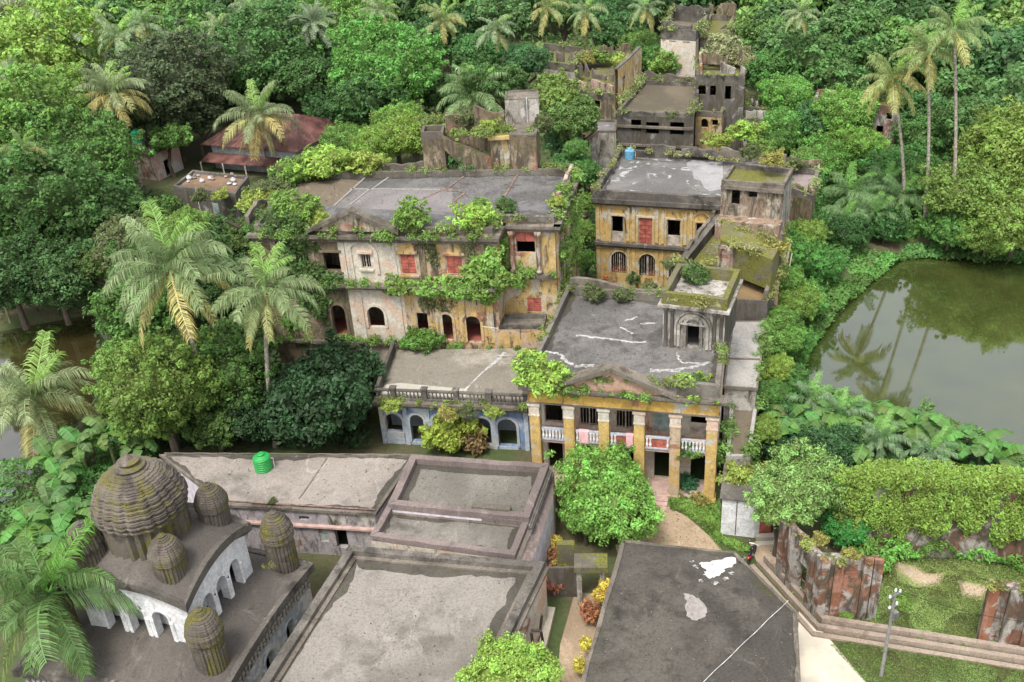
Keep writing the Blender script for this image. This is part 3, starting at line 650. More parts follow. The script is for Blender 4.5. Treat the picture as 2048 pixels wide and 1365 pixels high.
# ------------------------------------------------------------ mansion with pediment (left)
def mansion():
    A = P(500, 452, 16); A = Vector((-22.4, 82.2)); B = Vector((-1.0, 77.6)); B2 = Vector((-.35, 80.4)); Cc = P(1108, 436, 16); D = P(1150, 337, 16); E = P(585, 347, 16)
    root = thing('mansion', 'ruined mansion with a pediment, arched lower storey and flat grey roof overgrown with shrubs', 'building', (A.x, A.y, 0))
    quad = [A, B, B2, Cc, D, E]
    t = (B-A).normalized()
    def at(px): return Wall(A, B, 0, 16).px(px, 560)[0]
    sa, sb = at(692), at(803)
    segs = [(0, sa, MLD), (sa, sb, WHT), (sb, (B-A).length, YELM)]
    ops = {0: [(648, 506, 681, 542, 0, None), (666, 610, 693, 672, 1, None)],
           1: [(722, 509, 742, 537, 0, 'bars'), (736, 613, 769, 655, 1, None)],
           2: [(800, 509, 832, 549, 0, 'shutter'), (892, 512, 926, 549, 0, 'shutter'), (833, 626, 857, 662, 0, 'glassless'), (882, 628, 906, 682, 1, None), (931, 632, 962, 686, 1, None)]}
    for k, (a, b, m_) in enumerate(segs):
        W = Wall(A+t*a, A+t*b, 0, 15.6)
        for o in ops[k]: W.op(o[0], o[1], o[2], o[3], bool(o[4]), o[5])
        m = MB(); W.build(m)
        part('wall', m, m_, root)
        for o in W.ops:
            if o[5] in ('bars', 'shutter'): window(root, W, o, o[5])
            if o[5] == 'glassless': window(root, W, o, 'none')
            if o[4]: mm = MB(); archring(mm, W, o, .25, .12); part('arch_moulding', mm, m_, root)
            elif o[3] > 10:
                mm = MB(); band(mm, W, o[0]-.25, o[1]+.25, o[3]+.1, o[3]+.32, .22); part('window_moulding', mm, m_, root); mm = MB(); band(mm, W, o[0]-.2, o[1]+.2, o[2]-.22, o[2]-.05, .2); part('window_sill', mm, m_, root)
    W = Wall(A, B, 0, 16)
    # arched panel round the barred window, pilasters
    mm = MB(); o = (at(706), at(757), 11.6, 14.6, True, None); archring(mm, W, o, .28, .16); part('arch_moulding', mm, WHT, root, label='tall arched moulding round the barred window')
    for px_ in (560, 596, 632, 693, 706, 792, 850, 872, 940, 972):
        u = at(px_); mm = MB(); band(mm, W, u-.28, u+.28, 10.9, 15.35, .13); band(mm, W, u-.36, u+.36, 15.0, 15.35, .2); part('pilaster', mm, MLD if px_ < 690 or px_ > 840 else WHT, root)
    for px_ in (712, 790, 870, 918, 975):
        u = at(px_); mm = MB(); band(mm, W, u-.3, u+.3, 4.9, 9.8, .12); part('pilaster', mm, WHT if px_ < 800 else YEL, root)
    W2 = Wall(B2, Cc, 0, 15.6); W2.op(1032, 450, 1069, 507, False, None); W2.op(1053, 596, 1084, 625, False, 'shutter')
    m = MB(); W2.build(m); part('wall', m, YEL, root)
    o = W2.ops[0]; s = MB()
    m_ = (o[2]+o[3])/2+.15
    def slab(u0, u1, z0, z1, a, b, mt, nm, lab=None):
        q = [Vector(W2.pt(u0, 0, a)[:2]), Vector(W2.pt(u1, 0, a)[:2]), Vector(W2.pt(u1, 0, b)[:2]), Vector(W2.pt(u0, 0, b)[:2])]; x = MB(); x.prism(q, z0, z1); part(nm, x, mt, root, lab)
    um = (o[0]+o[1])/2
    m_ -= .35
    slab(o[0]+.02, um-.02, m_, o[3]-.02, -.05, .03, RED, 'shutter'); slab(um+.02, o[1]-.02, m_, o[3]-.02, -.05, .03, RED, 'shutter')
    for u in (o[0]-.35, o[1]+.35):
        mm = MB(); c = W2.pt(u, 0, .35); mm.lathe((c[0], c[1], 10.9), [(.3, 0), (.3, .2), (.22, .3), (.2, 3.4), (.3, 3.55), (.32, 3.9)], 12); part('column', mm, PNK, root, smooth=True)
    window(root, W2, W2.ops[1], 'shutter')
    W2b = Wall(B, B2, 0, 15.6); m = MB(); W2b.build(m); part('wall', m, YEL, root)
    W3 = Wall(Cc, D, 0, 15.6)
    for f in (.18, .42, .66, .86):
        W3.opm(W3.L*f-.5, W3.L*f+.5, 11.8, 14.2, True, None); W3.opm(W3.L*f-.55, W3.L*f+.55, 5.9, 8.3, False, 'shutter' if f in (.18, .66) else None)
    m = MB(); W3.build(m); part('wall', m, PNK, root)
    for o in W3.ops:
        if o[5]: window(root, W3, o, o[5])
        elif o[4]: mm = MB(); archring(mm, W3, o, .2, .1); part('arch_moulding', mm, PNK, root)
    for f in (.06, .3, .54, .78, .97):
        mm = MB(); band(mm, W3, W3.L*f-.28, W3.L*f+.28, 1, 15.3, .14); part('pilaster', mm, YEL, root)
    for P0, P1 in ((D, E), (E, A)):
        m = MB(); Wall(P0, P1, 0, 15.6).build(m); part('wall', m, GRYD, root)
    m = MB(); m.prism(inset(quad, .01), 15.2, 15.5); part('roof', m, R_MAIN, root)
    # brown old part of the roof on the left
    m = MB(); m.prism([P(*q, 15.52) for q in [(596, 350), (742, 345), (668, 412), (548, 420)]], 15.49, 15.52); part('roof_screed', m, R_MAINB, root, label='brown mossy left strip of the roof')
    m = MB(); m.prism([P(*q, 15.512) for q in [(880, 375), (905, 377), (905, 425), (660, 415), (720, 378)]], 15.49, 15.512); part('roof_screed', m, concrete('roof_smooth', (.24, .22, .215), (.15, .14, .135), .4, .04), root, label='smooth grey screed patch')
    # brick lines that divide the roof
    for a, b in [((790, 346), (745, 378)), ((930, 352), (888, 382)), ((888, 382), (930, 384)), ((930, 386), (905, 405)), ((905, 405), (915, 425)), ((742, 345), (668, 412)), ((700, 378), (880, 380)), ((740, 378), (700, 410)), ((880, 382), (835, 402)), ((1035, 350), (1010, 392))]:
        m = MB(); m.beam(P(*a, 15.54), P(*b, 15.54), .2, 15.5, 15.57); part('brick_line', m, BRLINE if a[0] > 800 else GPATCH, root)
    parapet(root, quad, 15.15, 16.1, .45, PAR, sides=(0, 1, 2, 3, 4, 5))
    for (z, h, pr) in ((14.75, .35, .35), (15.1, .3, .6)):
        for P0, P1 in ((A, B), (B, B2), (B2, Cc), (Cc, D)):
            Wc = Wall(P0, P1, 0, 16); mm = MB(); band(mm, Wc, -pr if P0 is not B else 0, Wc.L+(pr if P0 is not B else 0), z+(.004 if P0 in (B, Cc) else 0), z+h, pr); part('cornice', mm, CORN, root)
    mm = MB(); band(mm, W, 0, W.L, 10.15, 10.45, .5); band(mm, W, 0, W.L, 10.45, 10.7, .8); part('string_course', mm, CORN, root)
    mm = MB(); band(mm, W2, 0, W2.L, 10.2, 10.7, .45); part('string_course', mm, CORN, root)
    mm = MB(); band(mm, W, 0, at(800), 4.3, 4.6, .4); part('string_course', mm, CORN, root)
    # pediment
    u0, u1 = at(640), at(806); um = (u0+u1)/2; zb, zt = 15.75, 17.5; mm = MB()
    f = [W.pt(u0, zb, .25), W.pt(u1, zb, .25), W.pt(um, zt, .25)]; bk = [W.pt(u0, zb, -.25), W.pt(u1, zb, -.25), W.pt(um, zt, -.25)]
    mm.face(*f); mm.face(*bk[::-1]); part('pediment', mm, PNK, root)
    for (ua, ub) in ((u0, um), (um, u1)):
        mm = MB(); za, zc = (zb, zt) if ua == u0 else (zt, zb); ex = -.3 if ua == u0 else .3
        a0 = (ua+(ex if ua == u0 else 0), za+(-.15 if ua == u0 else 0)); a1 = (ub+(ex if ua != u0 else 0), zc+(-.15 if ua != u0 else 0))
        F = [W.pt(a0[0], a0[1], .6), W.pt(a1[0], a1[1], .6), W.pt(a1[0], a1[1]+.35, .6), W.pt(a0[0], a0[1]+.35, .6)]; G = [W.pt(a0[0], a0[1], -.4), W.pt(a1[0], a1[1], -.4), W.pt(a1[0], a1[1]+.35, -.4), W.pt(a0[0], a0[1]+.35, -.4)]
        mm.face(*F); mm.face(F[3], F[2], G[2], G[3]); mm.face(F[0], G[0], G[1], F[1]); mm.face(F[0], F[3], G[3], G[0]); mm.face(F[1], G[1], G[2], F[2]); part('raking_cornice', mm, CORN, root)
    # floor inside at terrace level so that the arches open into rooms
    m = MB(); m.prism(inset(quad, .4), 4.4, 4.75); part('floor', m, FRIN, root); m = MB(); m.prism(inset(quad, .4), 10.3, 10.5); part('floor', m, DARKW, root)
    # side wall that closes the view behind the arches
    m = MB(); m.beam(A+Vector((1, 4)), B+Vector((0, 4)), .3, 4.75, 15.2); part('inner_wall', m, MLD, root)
    return W, W2, W3, quad
MW, MW2, MW3, MQ = mansion()
# low wall in front of the right bay
root = thing('yard_wall', 'low mouldy ochre wall below the right bay of the ruined mansion', 'wall', (1, 77, 0))
W_ = Wall(P(1000, 690, 4.7), P(1090, 690, 4.7), 0, 6.6); q = [W_.A, W_.B, W_.B+Vector((.4, 2.2)), W_.A+Vector((.4, 2.2))]
block(root, q, 0, 6.3, 6.7, YELM, CORN, CORND, .2)
# ------------------------------------------------------------ terrace building with the blue arcade
def terrace():
    A = P(752, 792, 4.8); B = P(1056, 805, 4.8); Cc = P(1056, 700, 4.8); D = P(800, 672, 4.8)
    root = thing('arcade_house', 'single storey house with blue and white arcade and pale flat terrace roof', 'building', (A.x, A.y, 0))
    A = Vector(A); B = Vector(B); Cc = Vector((1.2, 76.6)); D = Vector((-10.9, 78.0))
    W = Wall(A, B, 0, 4.5); L = W.L
    for u0, u1, ar, k in ((.5, 2.0, 1, None), (2.7, 3.9, 1, None), (4.7, 5.9, 1, None), (6.6, 7.8, 1, None), (8.3, 9.7, 1, None), (10.3, 11.9, 1, None)):
        if u1 < L-.1: W.opm(u0, u1, .3 if u0 > 2 else 1.2, 3.1, True, k)
    m = MB(); W.build(m); part('wall', m, BLUE, root)
    for o in W.ops:
        mm = MB(); archring(mm, W, o, .22, .12); part('arch_moulding', mm, BLUW, root)
        mm = MB(); band(mm, W, o[0]-.05, o[1]+.05, 0, .28 if o[2] < 1 else 1.18, .06); part('plinth', mm, BLUW, root)
    u = .2
    for u in [0.25, 2.35, 4.3, 6.25, 8.05, 10.0, L-.25]:
        mm = MB(); band(mm, W, u-.18, u+.18, 0, 4.1, .14); part('pilaster', mm, BLUW, root)
    for a, b in ((B, Cc), (Cc, D), (D, A)):
        m = MB(); Wall(a, b, 0, 4.5).build(m); part('wall', m, WHT, root)
    m = MB(); m.beam(A+Vector((.6, 2.8)), B+Vector((.6, 2.8)), .2, 0, 4.3); part('inner_wall', m, BLUW, root)
    m = MB(); m.prism(inset([A, B, Cc, D], .005), 4.4, 4.7); part('roof', m, R_TER, root)
    mm = MB(); band(mm, W, -.3, L, 4.05, 4.35, .5); band(mm, W, -.3, L, 4.35, 4.62, .75); part('cornice', mm, CORN, root)
    # pierced balustrade along the front
    bal = MB(); band(bal, W, 0, L, 4.62, 4.8, .3); part('balustrade_base', bal, CORND, root)
    bal = MB(); band(bal, W, 0, L, 5.45, 5.6, .26); rail = part('balustrade_rail', bal, CORND, root)
    for k in range(int(L/.32)):
        u = .2+k*.32
        if (k*7) % 11 == 3: continue
        mm = MB(); c = W.pt(u, 0, .12); mm.lathe((c[0], c[1], 4.8), [(.06, 0), (.09, .2), (.05, .45), (.08, .65)], 6); part('baluster', mm, CORND, root)
    for u in (1.6, 4.3, 7.0, 9.8, L-.1):
        mm = MB(); c = W.pt(u, 0, .12); mm.box((c[0], c[1], 4.75), .42, .42, .95, atan2(W.t.y, W.t.x)); mm.box((c[0], c[1], 5.7), .56, .56, .14, atan2(W.t.y, W.t.x)); part('balustrade_post', mm, CORND, root)
    # left parapet
    parapet(root, [A, B, Cc, D], 4.6, 5.7, .3, CORND, sides=(3,))
    # pale repair strips and small tufts
    for pts in ([(1010, 705), (990, 725), (965, 745), (935, 775), (905, 800)], ):
        m = MB(); ribbon(m, [P(*a, 4.72) for a in pts], .26, 4.69, 4.725, random.Random(2)); part('repair_strip', m, SEAL, root)
    m = MB(); pts = [(754, 790), (770, 770), (800, 766), (860, 772), (905, 776), (935, 778), (930, 796), (850, 796)]; m.prism([P(*q, 4.71) for q in pts], 4.69, 4.712); part('lime_patch', m, concrete('lime_patch', (.62, .58, .50), (.40, .37, .31), .4, .02), root)
    return W
TW = terrace()
m = MB(); c = P3(994, 716, 4.7); m.tube([c, c+Vector((0, 0, 3.0))], .035, 6); m.tube([c+Vector((.25, 0, 2.95)), c+Vector((-1.1, .3, 3.1))], .035, 6); m.tube([c+Vector((.0, 0, .25)), c+Vector((.9, -.1, .2))], .04, 6)
single('drain_pipe', m, PVC, 'white T shaped pipe standing on the terrace roof in front of the dark archways', 'pipe')
# ------------------------------------------------------------ portico house
def portico():
    A = Vector(P(1052, 748, 10.6)); B = Vector(P(1440, 776, 10.6)); Cc = Vector(P(1458, 600, 10.6)); D = Vector(P(1135, 573, 10.6))
    root = thing('portico_house', 'two storey ruined house with tall yellow columns, small pediment and grey roof streaked with white', 'building', (A.x, A.y, 0))
    t = (B-A).normalized(); n = Vector((t.y, -t.x)); L = (B-A).length; dp = 2.4
    A2, B2 = A-n*dp, B-n*dp
    W = Wall(A2, B2, 0, 8.7); sp = L/5
    for k in range(5):
        u = (k+.5)*sp
        W.opm(u-.75, u+.75, 4.75, 7.4, False, ('none', 'bars', 'bars', 'glass', 'panel')[k])
        W.opm(u-.6, u+.6, .25, 3.1, False, None)
    m = MB(); W.build(m); part('wall', m, WHT, root, label='peeling white rear wall of the portico')
    for o in W.ops:
        if o[5]: window(root, W, o, o[5])
    for a, b in ((B2, Cc), (Cc, D), (D, A2)):
        m = MB(); w = Wall(a, b, 0, 10.0); 
        if a is B2: 
            for f in (.2, .5, .8): w.opm(w.L*f-.5, w.L*f+.5, 5.5, 7.5, False, None)
        w.build(m); part('wall', m, GRY if a is not B2 else WHT, root)
    for a, b in ((A, A2), (B2, B)):
        m = MB(); w = Wall(a, b, 8.0, 10.0); w.build(m); part('wall', m, YEL, root)
    m = MB(); m.prism([A, B, B2-n*.01, A2-n*.01], -.1, .2); part('portico_floor', m, STEPM, root)
    m = MB(); m.prism([A-n*.5, B-n*.5, B2, A2], 4.2, 4.5); part('balcony_floor', m, STEPM, root)
    Wf = Wall(A, B, 0, 10)
    cols = []
    for k in range(6):
        u = .42+(L-.84)*k/5; c = Wf.pt(u, 0, -.45); mm = MB(); mt = YELC if k not in (4,) else YELM
        an = atan2(t.y, t.x); mm.box((c[0], c[1], 0), 1.0, 1.0, .55, an); mm.box((c[0], c[1], .55), .78, .78, 6.3, an); mm.box((c[0], c[1], .552), .62, .84, 6.29, an)
        cm = part('column', mm, mt, root, smooth=False)
        mm = MB(); mm.box((c[0], c[1], 6.85), .86, .9, .12, an); mm.box((c[0], c[1], 6.97), .8, .82, .8, an); mm.box((c[0], c[1], 7.77), .98, .98, .28, an)
        o_ = link('capital', mm.mesh('capital'), WHT, cm); cols.append(u)
    mm = MB(); q0 = [Wf.pt(0, 0, .0), Wf.pt(L, 0, .0), Wf.pt(L, 0, -.9), Wf.pt(0, 0, -.9)]; mm.prism([Vector(p[:2]) for p in q0], 8.05, 9.25); part('entablature', mm, plaster('entablature', (.64, .40, .10), .40, .34, palea=.15, moss=.15), root)
    for z, h, pr in ((8.05, .12, .08), (9.25, .22, .32), (9.47, .22, .55)):
        mm = MB(); o2 = [Wf.pt(-pr, 0, pr), Wf.pt(L+pr, 0, pr), Wf.pt(L+pr, 0, -.5), Wf.pt(-pr, 0, -.5)]; mm.prism([Vector(p[:2]) for p in o2], z, z+h); part('cornice', mm, CORN, root)
    # balustrade between columns
    for k in range(5):
        u0, u1 = cols[k]+.42, cols[k+1]-.42
        if k in (2, 3):
            mm = MB(); band_ = [Wf.pt(u0, 0, -.55), Wf.pt(u1, 0, -.55), Wf.pt(u1, 0, -.45), Wf.pt(u0, 0, -.45)]; mm.prism([Vector(p[:2]) for p in band_], 4.6, 5.45); part('balcony_panel', mm, RED, root)
        mm = MB(); 
        for z, h in ((4.5, .12), (5.45, .12)):
            b4 = [Wf.pt(u0, 0, -.62), Wf.pt(u1, 0, -.62), Wf.pt(u1, 0, -.38), Wf.pt(u0, 0, -.38)]; mm.prism([Vector(p[:2]) for p in b4], z, z+h)
        bs = part('balustrade', mm, BLUW, root)
        nb = 7
        for j in range(nb):
            if k in (2, 3) and 1 < j < 6: continue
            u = u0+(u1-u0)*(j+.5)/nb; c = Wf.pt(u, 0, -.42); x = MB(); x.lathe((c[0], c[1], 4.62), [(.07, 0), (.11, .25), (.06, .5), (.1, .83)], 8); link('baluster', x.mesh('baluster'), WASH, bs)
    m = MB(); m.prism(inset([A, B, Cc, D], .005), 9.75, 10.05); part('roof', m, R_PORT, root)
    parapet(root, [A, B, Cc, D], 9.7, 10.75, .38, PAR)
    # pediment
    u0, u1 = Wf.px(1108, 790)[0], Wf.px(1345, 800)[0]; um = (u0+u1)/2; zb, zt = 9.7, 11.6
    mm = MB(); f = [Wf.pt(u0, zb, .2), Wf.pt(u1, zb, .2), Wf.pt(um, zt, .2)]; mm.face(*f); mm.face(Wf.pt(u1, zb, -.3), Wf.pt(u0, zb, -.3), Wf.pt(um, zt, -.3)); part('pediment', mm, plaster('pediment', (.52, .33, .24), .35, .5, pale=(.6, .42, .3), moss=.1), root)
    for a0, a1 in (((u0-.35, zb-.1), (um, zt)), ((um, zt), (u1+.35, zb-.1))):
        mm = MB(); h = .34; F = [Wf.pt(a0[0], a0[1], .62), Wf.pt(a1[0], a1[1], .62), Wf.pt(a1[0], a1[1]+h, .62), Wf.pt(a0[0], a0[1]+h, .62)]; G = [Wf.pt(a0[0], a0[1], -.5), Wf.pt(a1[0], a1[1], -.5), Wf.pt(a1[0], a1[1]+h, -.5), Wf.pt(a0[0], a0[1]+h, -.5)]
        mm.face(*F); mm.face(F[3], F[2], G[2], G[3]); mm.face(F[0], G[0], G[1], F[1]); mm.face(F[0], F[3], G[3], G[0]); mm.face(F[1], G[1], G[2], F[2]); mm.face(*G[::-1]); part('raking_cornice', mm, CORN, root)
    # cement repairs on the roof
    rr = random.Random(3)
    for pts, wd in (([(1088, 703), (1105, 706), (1120, 709), (1132, 722), (1144, 730)], .22), ([(1152, 672), (1190, 675), (1230, 680), (1258, 684), (1292, 684)], .2),
                    ([(1150, 733), (1188, 732)], .3), ([(1240, 655), (1265, 668)], .18), ([(1250, 642), (1275, 634)], .2), ([(1280, 648), (1315, 646)], .16),
                    ([(1353, 706), (1357, 718), (1364, 726), (1400, 726)], .14), ([(1300, 741), (1345, 742), (1385, 735), (1420, 725)], .38)):
        J = []
        for a, b in zip(pts[:-1], pts[1:]): J += jag(P(*a, 10.06), P(*b, 10.06), 5, .12, rr)[:-1]
        J.append(P(*pts[-1], 10.06)); m = MB(); ribbon(m, J, wd, 10.04, 10.075, rr); part('repair_strip', m, SEAL if wd < .3 else LIMED, root)
    # stair tower with the arched niche
    c0 = Vector(P(1325, 690, 10.05)); c1 = Vector(P(1447, 706, 10.05)); d = (c1-c0).normalized(); nn = Vector((-d.y, d.x)); c2, c3 = c1+nn*5.2, c0+nn*5.2
    ws = Wall(c0, c1, 10.0, 13.8); um = ws.L/2; ws.opm(um-.5, um+.5, 10.2, 12.2, False, None); m = MB(); ws.build(m); part('tower_wall', m, GRY, root, label='grey stuccoed tower front with the arched niche')
    mm = MB(); o = (um-1.0, um+1.0, 10.2, 12.9, True, None); archring(mm, ws, o, .22, .2); archring(mm, ws, (um-1.3, um+1.3, 10.2, 13.2, True, None), .16, .12); archring(mm, ws, (um-.5, um+.5, 10.2, 12.75, True, None), .25, .26); part('niche_arch', mm, GRY, root)
    mm = MB(); band(mm, ws, um-.75, um-.5, 10.1, 12.2, .26); band(mm, ws, um+.5, um+.75, 10.1, 12.2, .26); band(mm, ws, um-1, um+1, 12.2, 12.32, .3); part('door_surround', mm, GRY, root)
    for u in (.25, .75, ws.L-.75, ws.L-.25):
        mm = MB(); c = ws.pt(u, 0, .12); mm.lathe((c[0], c[1], 10.05), [(.2, 0), (.15, .3), (.13, 3.0), (.2, 3.2), (.22, 3.4)], 10); part('tower_column', mm, GRYD, root, smooth=True)
    for a, b in ((c1, c2), (c2, c3), (c3, c0)): m = MB(); Wall(a, b, 9.9, 13.8).build(m); part('tower_wall', m, GRYD, root)
    m = MB(); m.prism([c0+nn*.02, c1+nn*.02, c2, c3], 13.4, 13.7); part('tower_roof', m, R_MOSS, root)
    parapet(root, inset([c0, c1, c2, c3], -.12), 13.45, 14.7, .42, R_MOSS)
    mm = MB(); q = inset([c0, c1, c2, c3], -.35); mm.prism(q, 13.5, 13.72); part('cornice', mm, GRY, root)
    # pink entrance steps
    for k in range(3):
        m = MB(); a = Wf.pt(cols[3]+.5, 0, .0+k*.45+.45); b = Wf.pt(cols[4]-.4, 0, .0+k*.45+.45); a2 = Wf.pt(cols[3]+.5, 0, k*.45-.3); b2 = Wf.pt(cols[4]-.4, 0, k*.45-.3)
        m.prism([Vector(a[:2]), Vector(b[:2]), Vector(b2[:2]), Vector(a2[:2])], -.1, .32-.1*k); part('step', m, STEPM, root)
    return W, Wf
PW, PWf = portico()
for (x, y, wd, ht, mt, lb) in ((1165, 855, .75, 1.1, PINKC, 'pale pink cloth hung over the balcony rail, left of the middle columns'), (1258, 862, .55, 1.2, PINKC, 'narrow pink cloth hung by the fourth yellow column on the balcony')):
    u, z = PWf.px(x, y); m = MB()
    for k in range(6):
        a, b = u-wd/2+wd*k/6, u-wd/2+wd*(k+1)/6; oa, ob = -.33+.04*(k % 2), -.33+.04*((k+1) % 2)
        m.face(PWf.pt(a, 5.62-ht, oa), PWf.pt(b, 5.62-ht, ob), PWf.pt(b, 5.6, ob), PWf.pt(a, 5.6, oa)); m.face(PWf.pt(b, 5.6, ob), PWf.pt(b, 5.6, -.66), PWf.pt(a, 5.6, -.66), PWf.pt(a, 5.6, oa)); m.face(PWf.pt(b, 5.0, -.66), PWf.pt(a, 5.0, -.66), PWf.pt(a, 5.6, -.66), PWf.pt(b, 5.6, -.66))
    single('hanging_cloth', m, mt, lb, 'cloth')
# ------------------------------------------------------------ yellow courtyard house
def yellow():
    A = Vector(P(1190, 384, 10.9)); B = Vector(P(1444, 398, 10.9)); Cc = Vector(P(1575, 335, 10.9)); D = Vector(P(1240, 303, 10.9)); 
    d = (B-A).normalized(); B = A+d*17.3; Cc = D+d*17.8
    root = thing('yellow_house', 'yellow two storey courtyard house with arched windows and black stained parapet', 'building', (A.x, A.y, 0))
    W = Wall(A, B, 0, 10.3)
    for x0, y0, x1, y1, ar, k in ((1223, 432, 1247, 484, 0, 'panel'), (1277, 436, 1305, 490, 0, 'door'), (1334, 440, 1361, 492, 0, 'panel'), (1391, 446, 1413, 498, 0, 'panel'), (1223, 503, 1255, 546, 1, 'bars'), (1279, 508, 1311, 552, 1, 'bars'), (1338, 513, 1368, 556, 1, 'bars')):
        W.op(x0, y0, x1, y1, bool(ar), k)
    m = MB(); W.build(m); part('wall', m, plaster('yellow_house_wall', (.66, .44, .16), .50, .06, palea=.22, moss=.12), root)
    for o in W.ops:
        window(root, W, o, o[5], DARKW if o[5] == 'bars' else FRAME)
        mm = MB()
        if o[4]: archring(mm, W, o, .22, .12); archring(mm, W, (o[0]-.3, o[1]+.3, o[2], o[3]+.3, True, None), .14, .08)
        else:
            band(mm, W, o[0]-.26, o[0]-.02, o[2], o[3]+.2, .14); band(mm, W, o[1]+.02, o[1]+.26, o[2], o[3]+.2, .14); band(mm, W, o[0]-.02, o[1]+.02, o[3]+.02, o[3]+.2, .14)
            archring(mm, W, (o[0]-.2, o[1]+.2, o[3]+.2, o[3]+.3+(o[1]-o[0]+.4)/2, True, None), .16, .12)
        part('window_surround', mm, YEL, root)
    us = [.3]+[(W.ops[k][1]+W.ops[k+1][0])/2 for k in range(3)]
    for u in us:
        for o_ in ((-.3, .3) if u > 1 else (0,)):
            mm = MB(); band(mm, W, u+o_-.17, u+o_+.17, 5.5, 9.4, .14); band(mm, W, u+o_-.17, u+o_+.17, 0, 4.7, .14); part('pilaster', mm, YEL, root)
    mm = MB(); band(mm, W, 0, W.L, 4.75, 5.0, .28); band(mm, W, 0, W.L, 5.0, 5.3, .5); part('string_course', mm, CORND, root)
    mm = MB(); band(mm, W, -.3, W.L, 9.6, 9.85, .3); band(mm, W, -.3, W.L, 9.85, 10.3, .55); part('cornice', mm, CORND, root)
    for a, b in ((B, Cc), (Cc, D), (D, A)): m = MB(); Wall(a, b, 0, 10.3).build(m); part('wall', m, YELM, root)
    m = MB(); m.prism(inset([A, B, Cc, D], .005), 10.0, 10.35); part('roof', m, R_YEL, root)
    parapet(root, inset([A, B, Cc, D], -.25), 10.25, 11.15, .5, CORND)
    m = MB(); m.prism([P(*q, 10.36) for q in [(1372, 326), (1388, 318), (1402, 321), (1425, 315), (1445, 318), (1446, 378), (1420, 383), (1408, 376), (1402, 362), (1388, 358), (1384, 342), (1376, 338)]], 10.34, 10.362); part('roof_screed', m, concrete('pale_screed', (.36, .35, .35), (.19, .18, .18), .5, .02), root, label='pale newer screed on the right of the roof')
    # rooftop room on the right
    a = Vector(P(1440, 428, 10.35)); b = Vector(P(1563, 440, 10.35)); dd = (b-a).normalized(); nn = Vector((-dd.y, dd.x)); c, e = b+nn*5, a+nn*5
    w = Wall(a, b, 8, 13.4); w.op(1463, 372, 1480, 410, False, 'door'); w.op(1497, 374, 1515, 396, False, None); m = MB(); w.build(m); part('upper_room_wall', m, plaster('upper_room', (.52, .47, .38), .82, .25, pale=(.30, .22, .16), palea=.7, moss=.2), root)
    mm = MB(); band(mm, w, 0, w.L, 13.1, 13.45, .25); part('cornice', mm, CORN, root)
    for p, q in ((b, c), (c, e), (e, a)): m = MB(); Wall(p, q, 8, 13.4).build(m); part('upper_room_wall', m, GRY, root)
    m = MB(); m.prism([a+nn*.01, b+nn*.01, c, e], 13.2, 13.5); part('upper_room_roof', m, R_MOSS, root); parapet(root, [a, b, c, e], 13.4, 13.9, .3, CORN)
    mm = MB(); band(mm, w, -.1, w.L+.1, 8.0, 10.3, 1.6); part('balcony_wall', mm, plaster('balcony_plaster', (.36, .25, .18), .6, .45, moss=.4), root, label='brown balcony wall under the rooftop room')
    return W
YW = yellow()
# ------------------------------------------------------------ mossy wing that steps down beside the pond
root = thing('mossy_wing', 'long mossy roofed wing stepping down between the yellow house and the pond', 'building', (22, 84, 0))
def pq(l, z): return [Vector(P(*q, z)) for q in l]
block(root, pq([(1372, 520), (1560, 545), (1567, 445), (1442, 432)], 8.6), 0, 8.3, 8.5, YELM, R_MOSS, R_MOSS, .3)
parapet(root, pq([(1352, 530), (1372, 524), (1450, 426), (1436, 418)], 9.2), 0, 9.4, .25, CORND, sides=(0, 1, 2, 3))
m = MB(); m.prism(pq([(1352, 530), (1372, 524), (1450, 426), (1436, 418)], 9.2), 8, 9.35); part('coping', m, CORND, root)
# sloping stair hood
a, b, c, d = [P3(x, y, z) for x, y, z in ((1440, 480, 11.2), (1545, 520, 11.2), (1560, 492, 11.2), (1446, 440, 11.8))]
m = MB(); g0 = [Vector((p.x, p.y, 8.2)) for p in (a, b, c, d)]
m.face(a, b, c, d); m.face(g0[0], g0[1], b, a); m.face(g0[1], g0[2], c, b); m.face(g0[3], g0[0], a, d); m.face(g0[2], g0[3], d, c); part('stair_hood', m, R_MOSS, root)
wn = Wall(a, b, 8.2, 11.0); mm = MB(); o = (.3, 1.2, 8.6, 10.6, True, None); archring(mm, wn, o, .3, .25); q = wn; band(mm, wn, .1, 1.7, 8.3, 10.8, .05); part('stair_arch', mm, PNK, root)
block(root, pq([(1452, 598), (1535, 603), (1560, 540), (1458, 528)], 7.6), 0, 7.3, 7.6, GRYD, concrete('roof_rust', (.30, .20, .10), (.14, .10, .05), .5, .6, (.15, .15, .02)), CORND, .2)
root = thing('grey_lean_to', 'narrow grey roofed passage block right of the portico house', 'building', (19, 70, 0))
block(root, pq([(1450, 768), (1513, 772), (1530, 640), (1468, 640)], 6.4), 0, 6.2, 6.2, GRY, R_STR, cornice=[(6.0, .24, .12)])
m = MB(); m.beam(P(1445, 716, 6.3), P(1520, 718, 6.3), .16, 6.2, 6.32); part('roof_joint', m, CORN, root)
root = thing('brown_passage', 'long low brown roofed passage with pale kerbs running towards the white hut', 'building', (17, 63, 0))
BPq = pq([(1452, 912), (1500, 915), (1517, 795), (1462, 790)], 4.2)
block(root, BPq, 0, 4.0, 4.25, GRY, R_BRN, R_STR, .28)
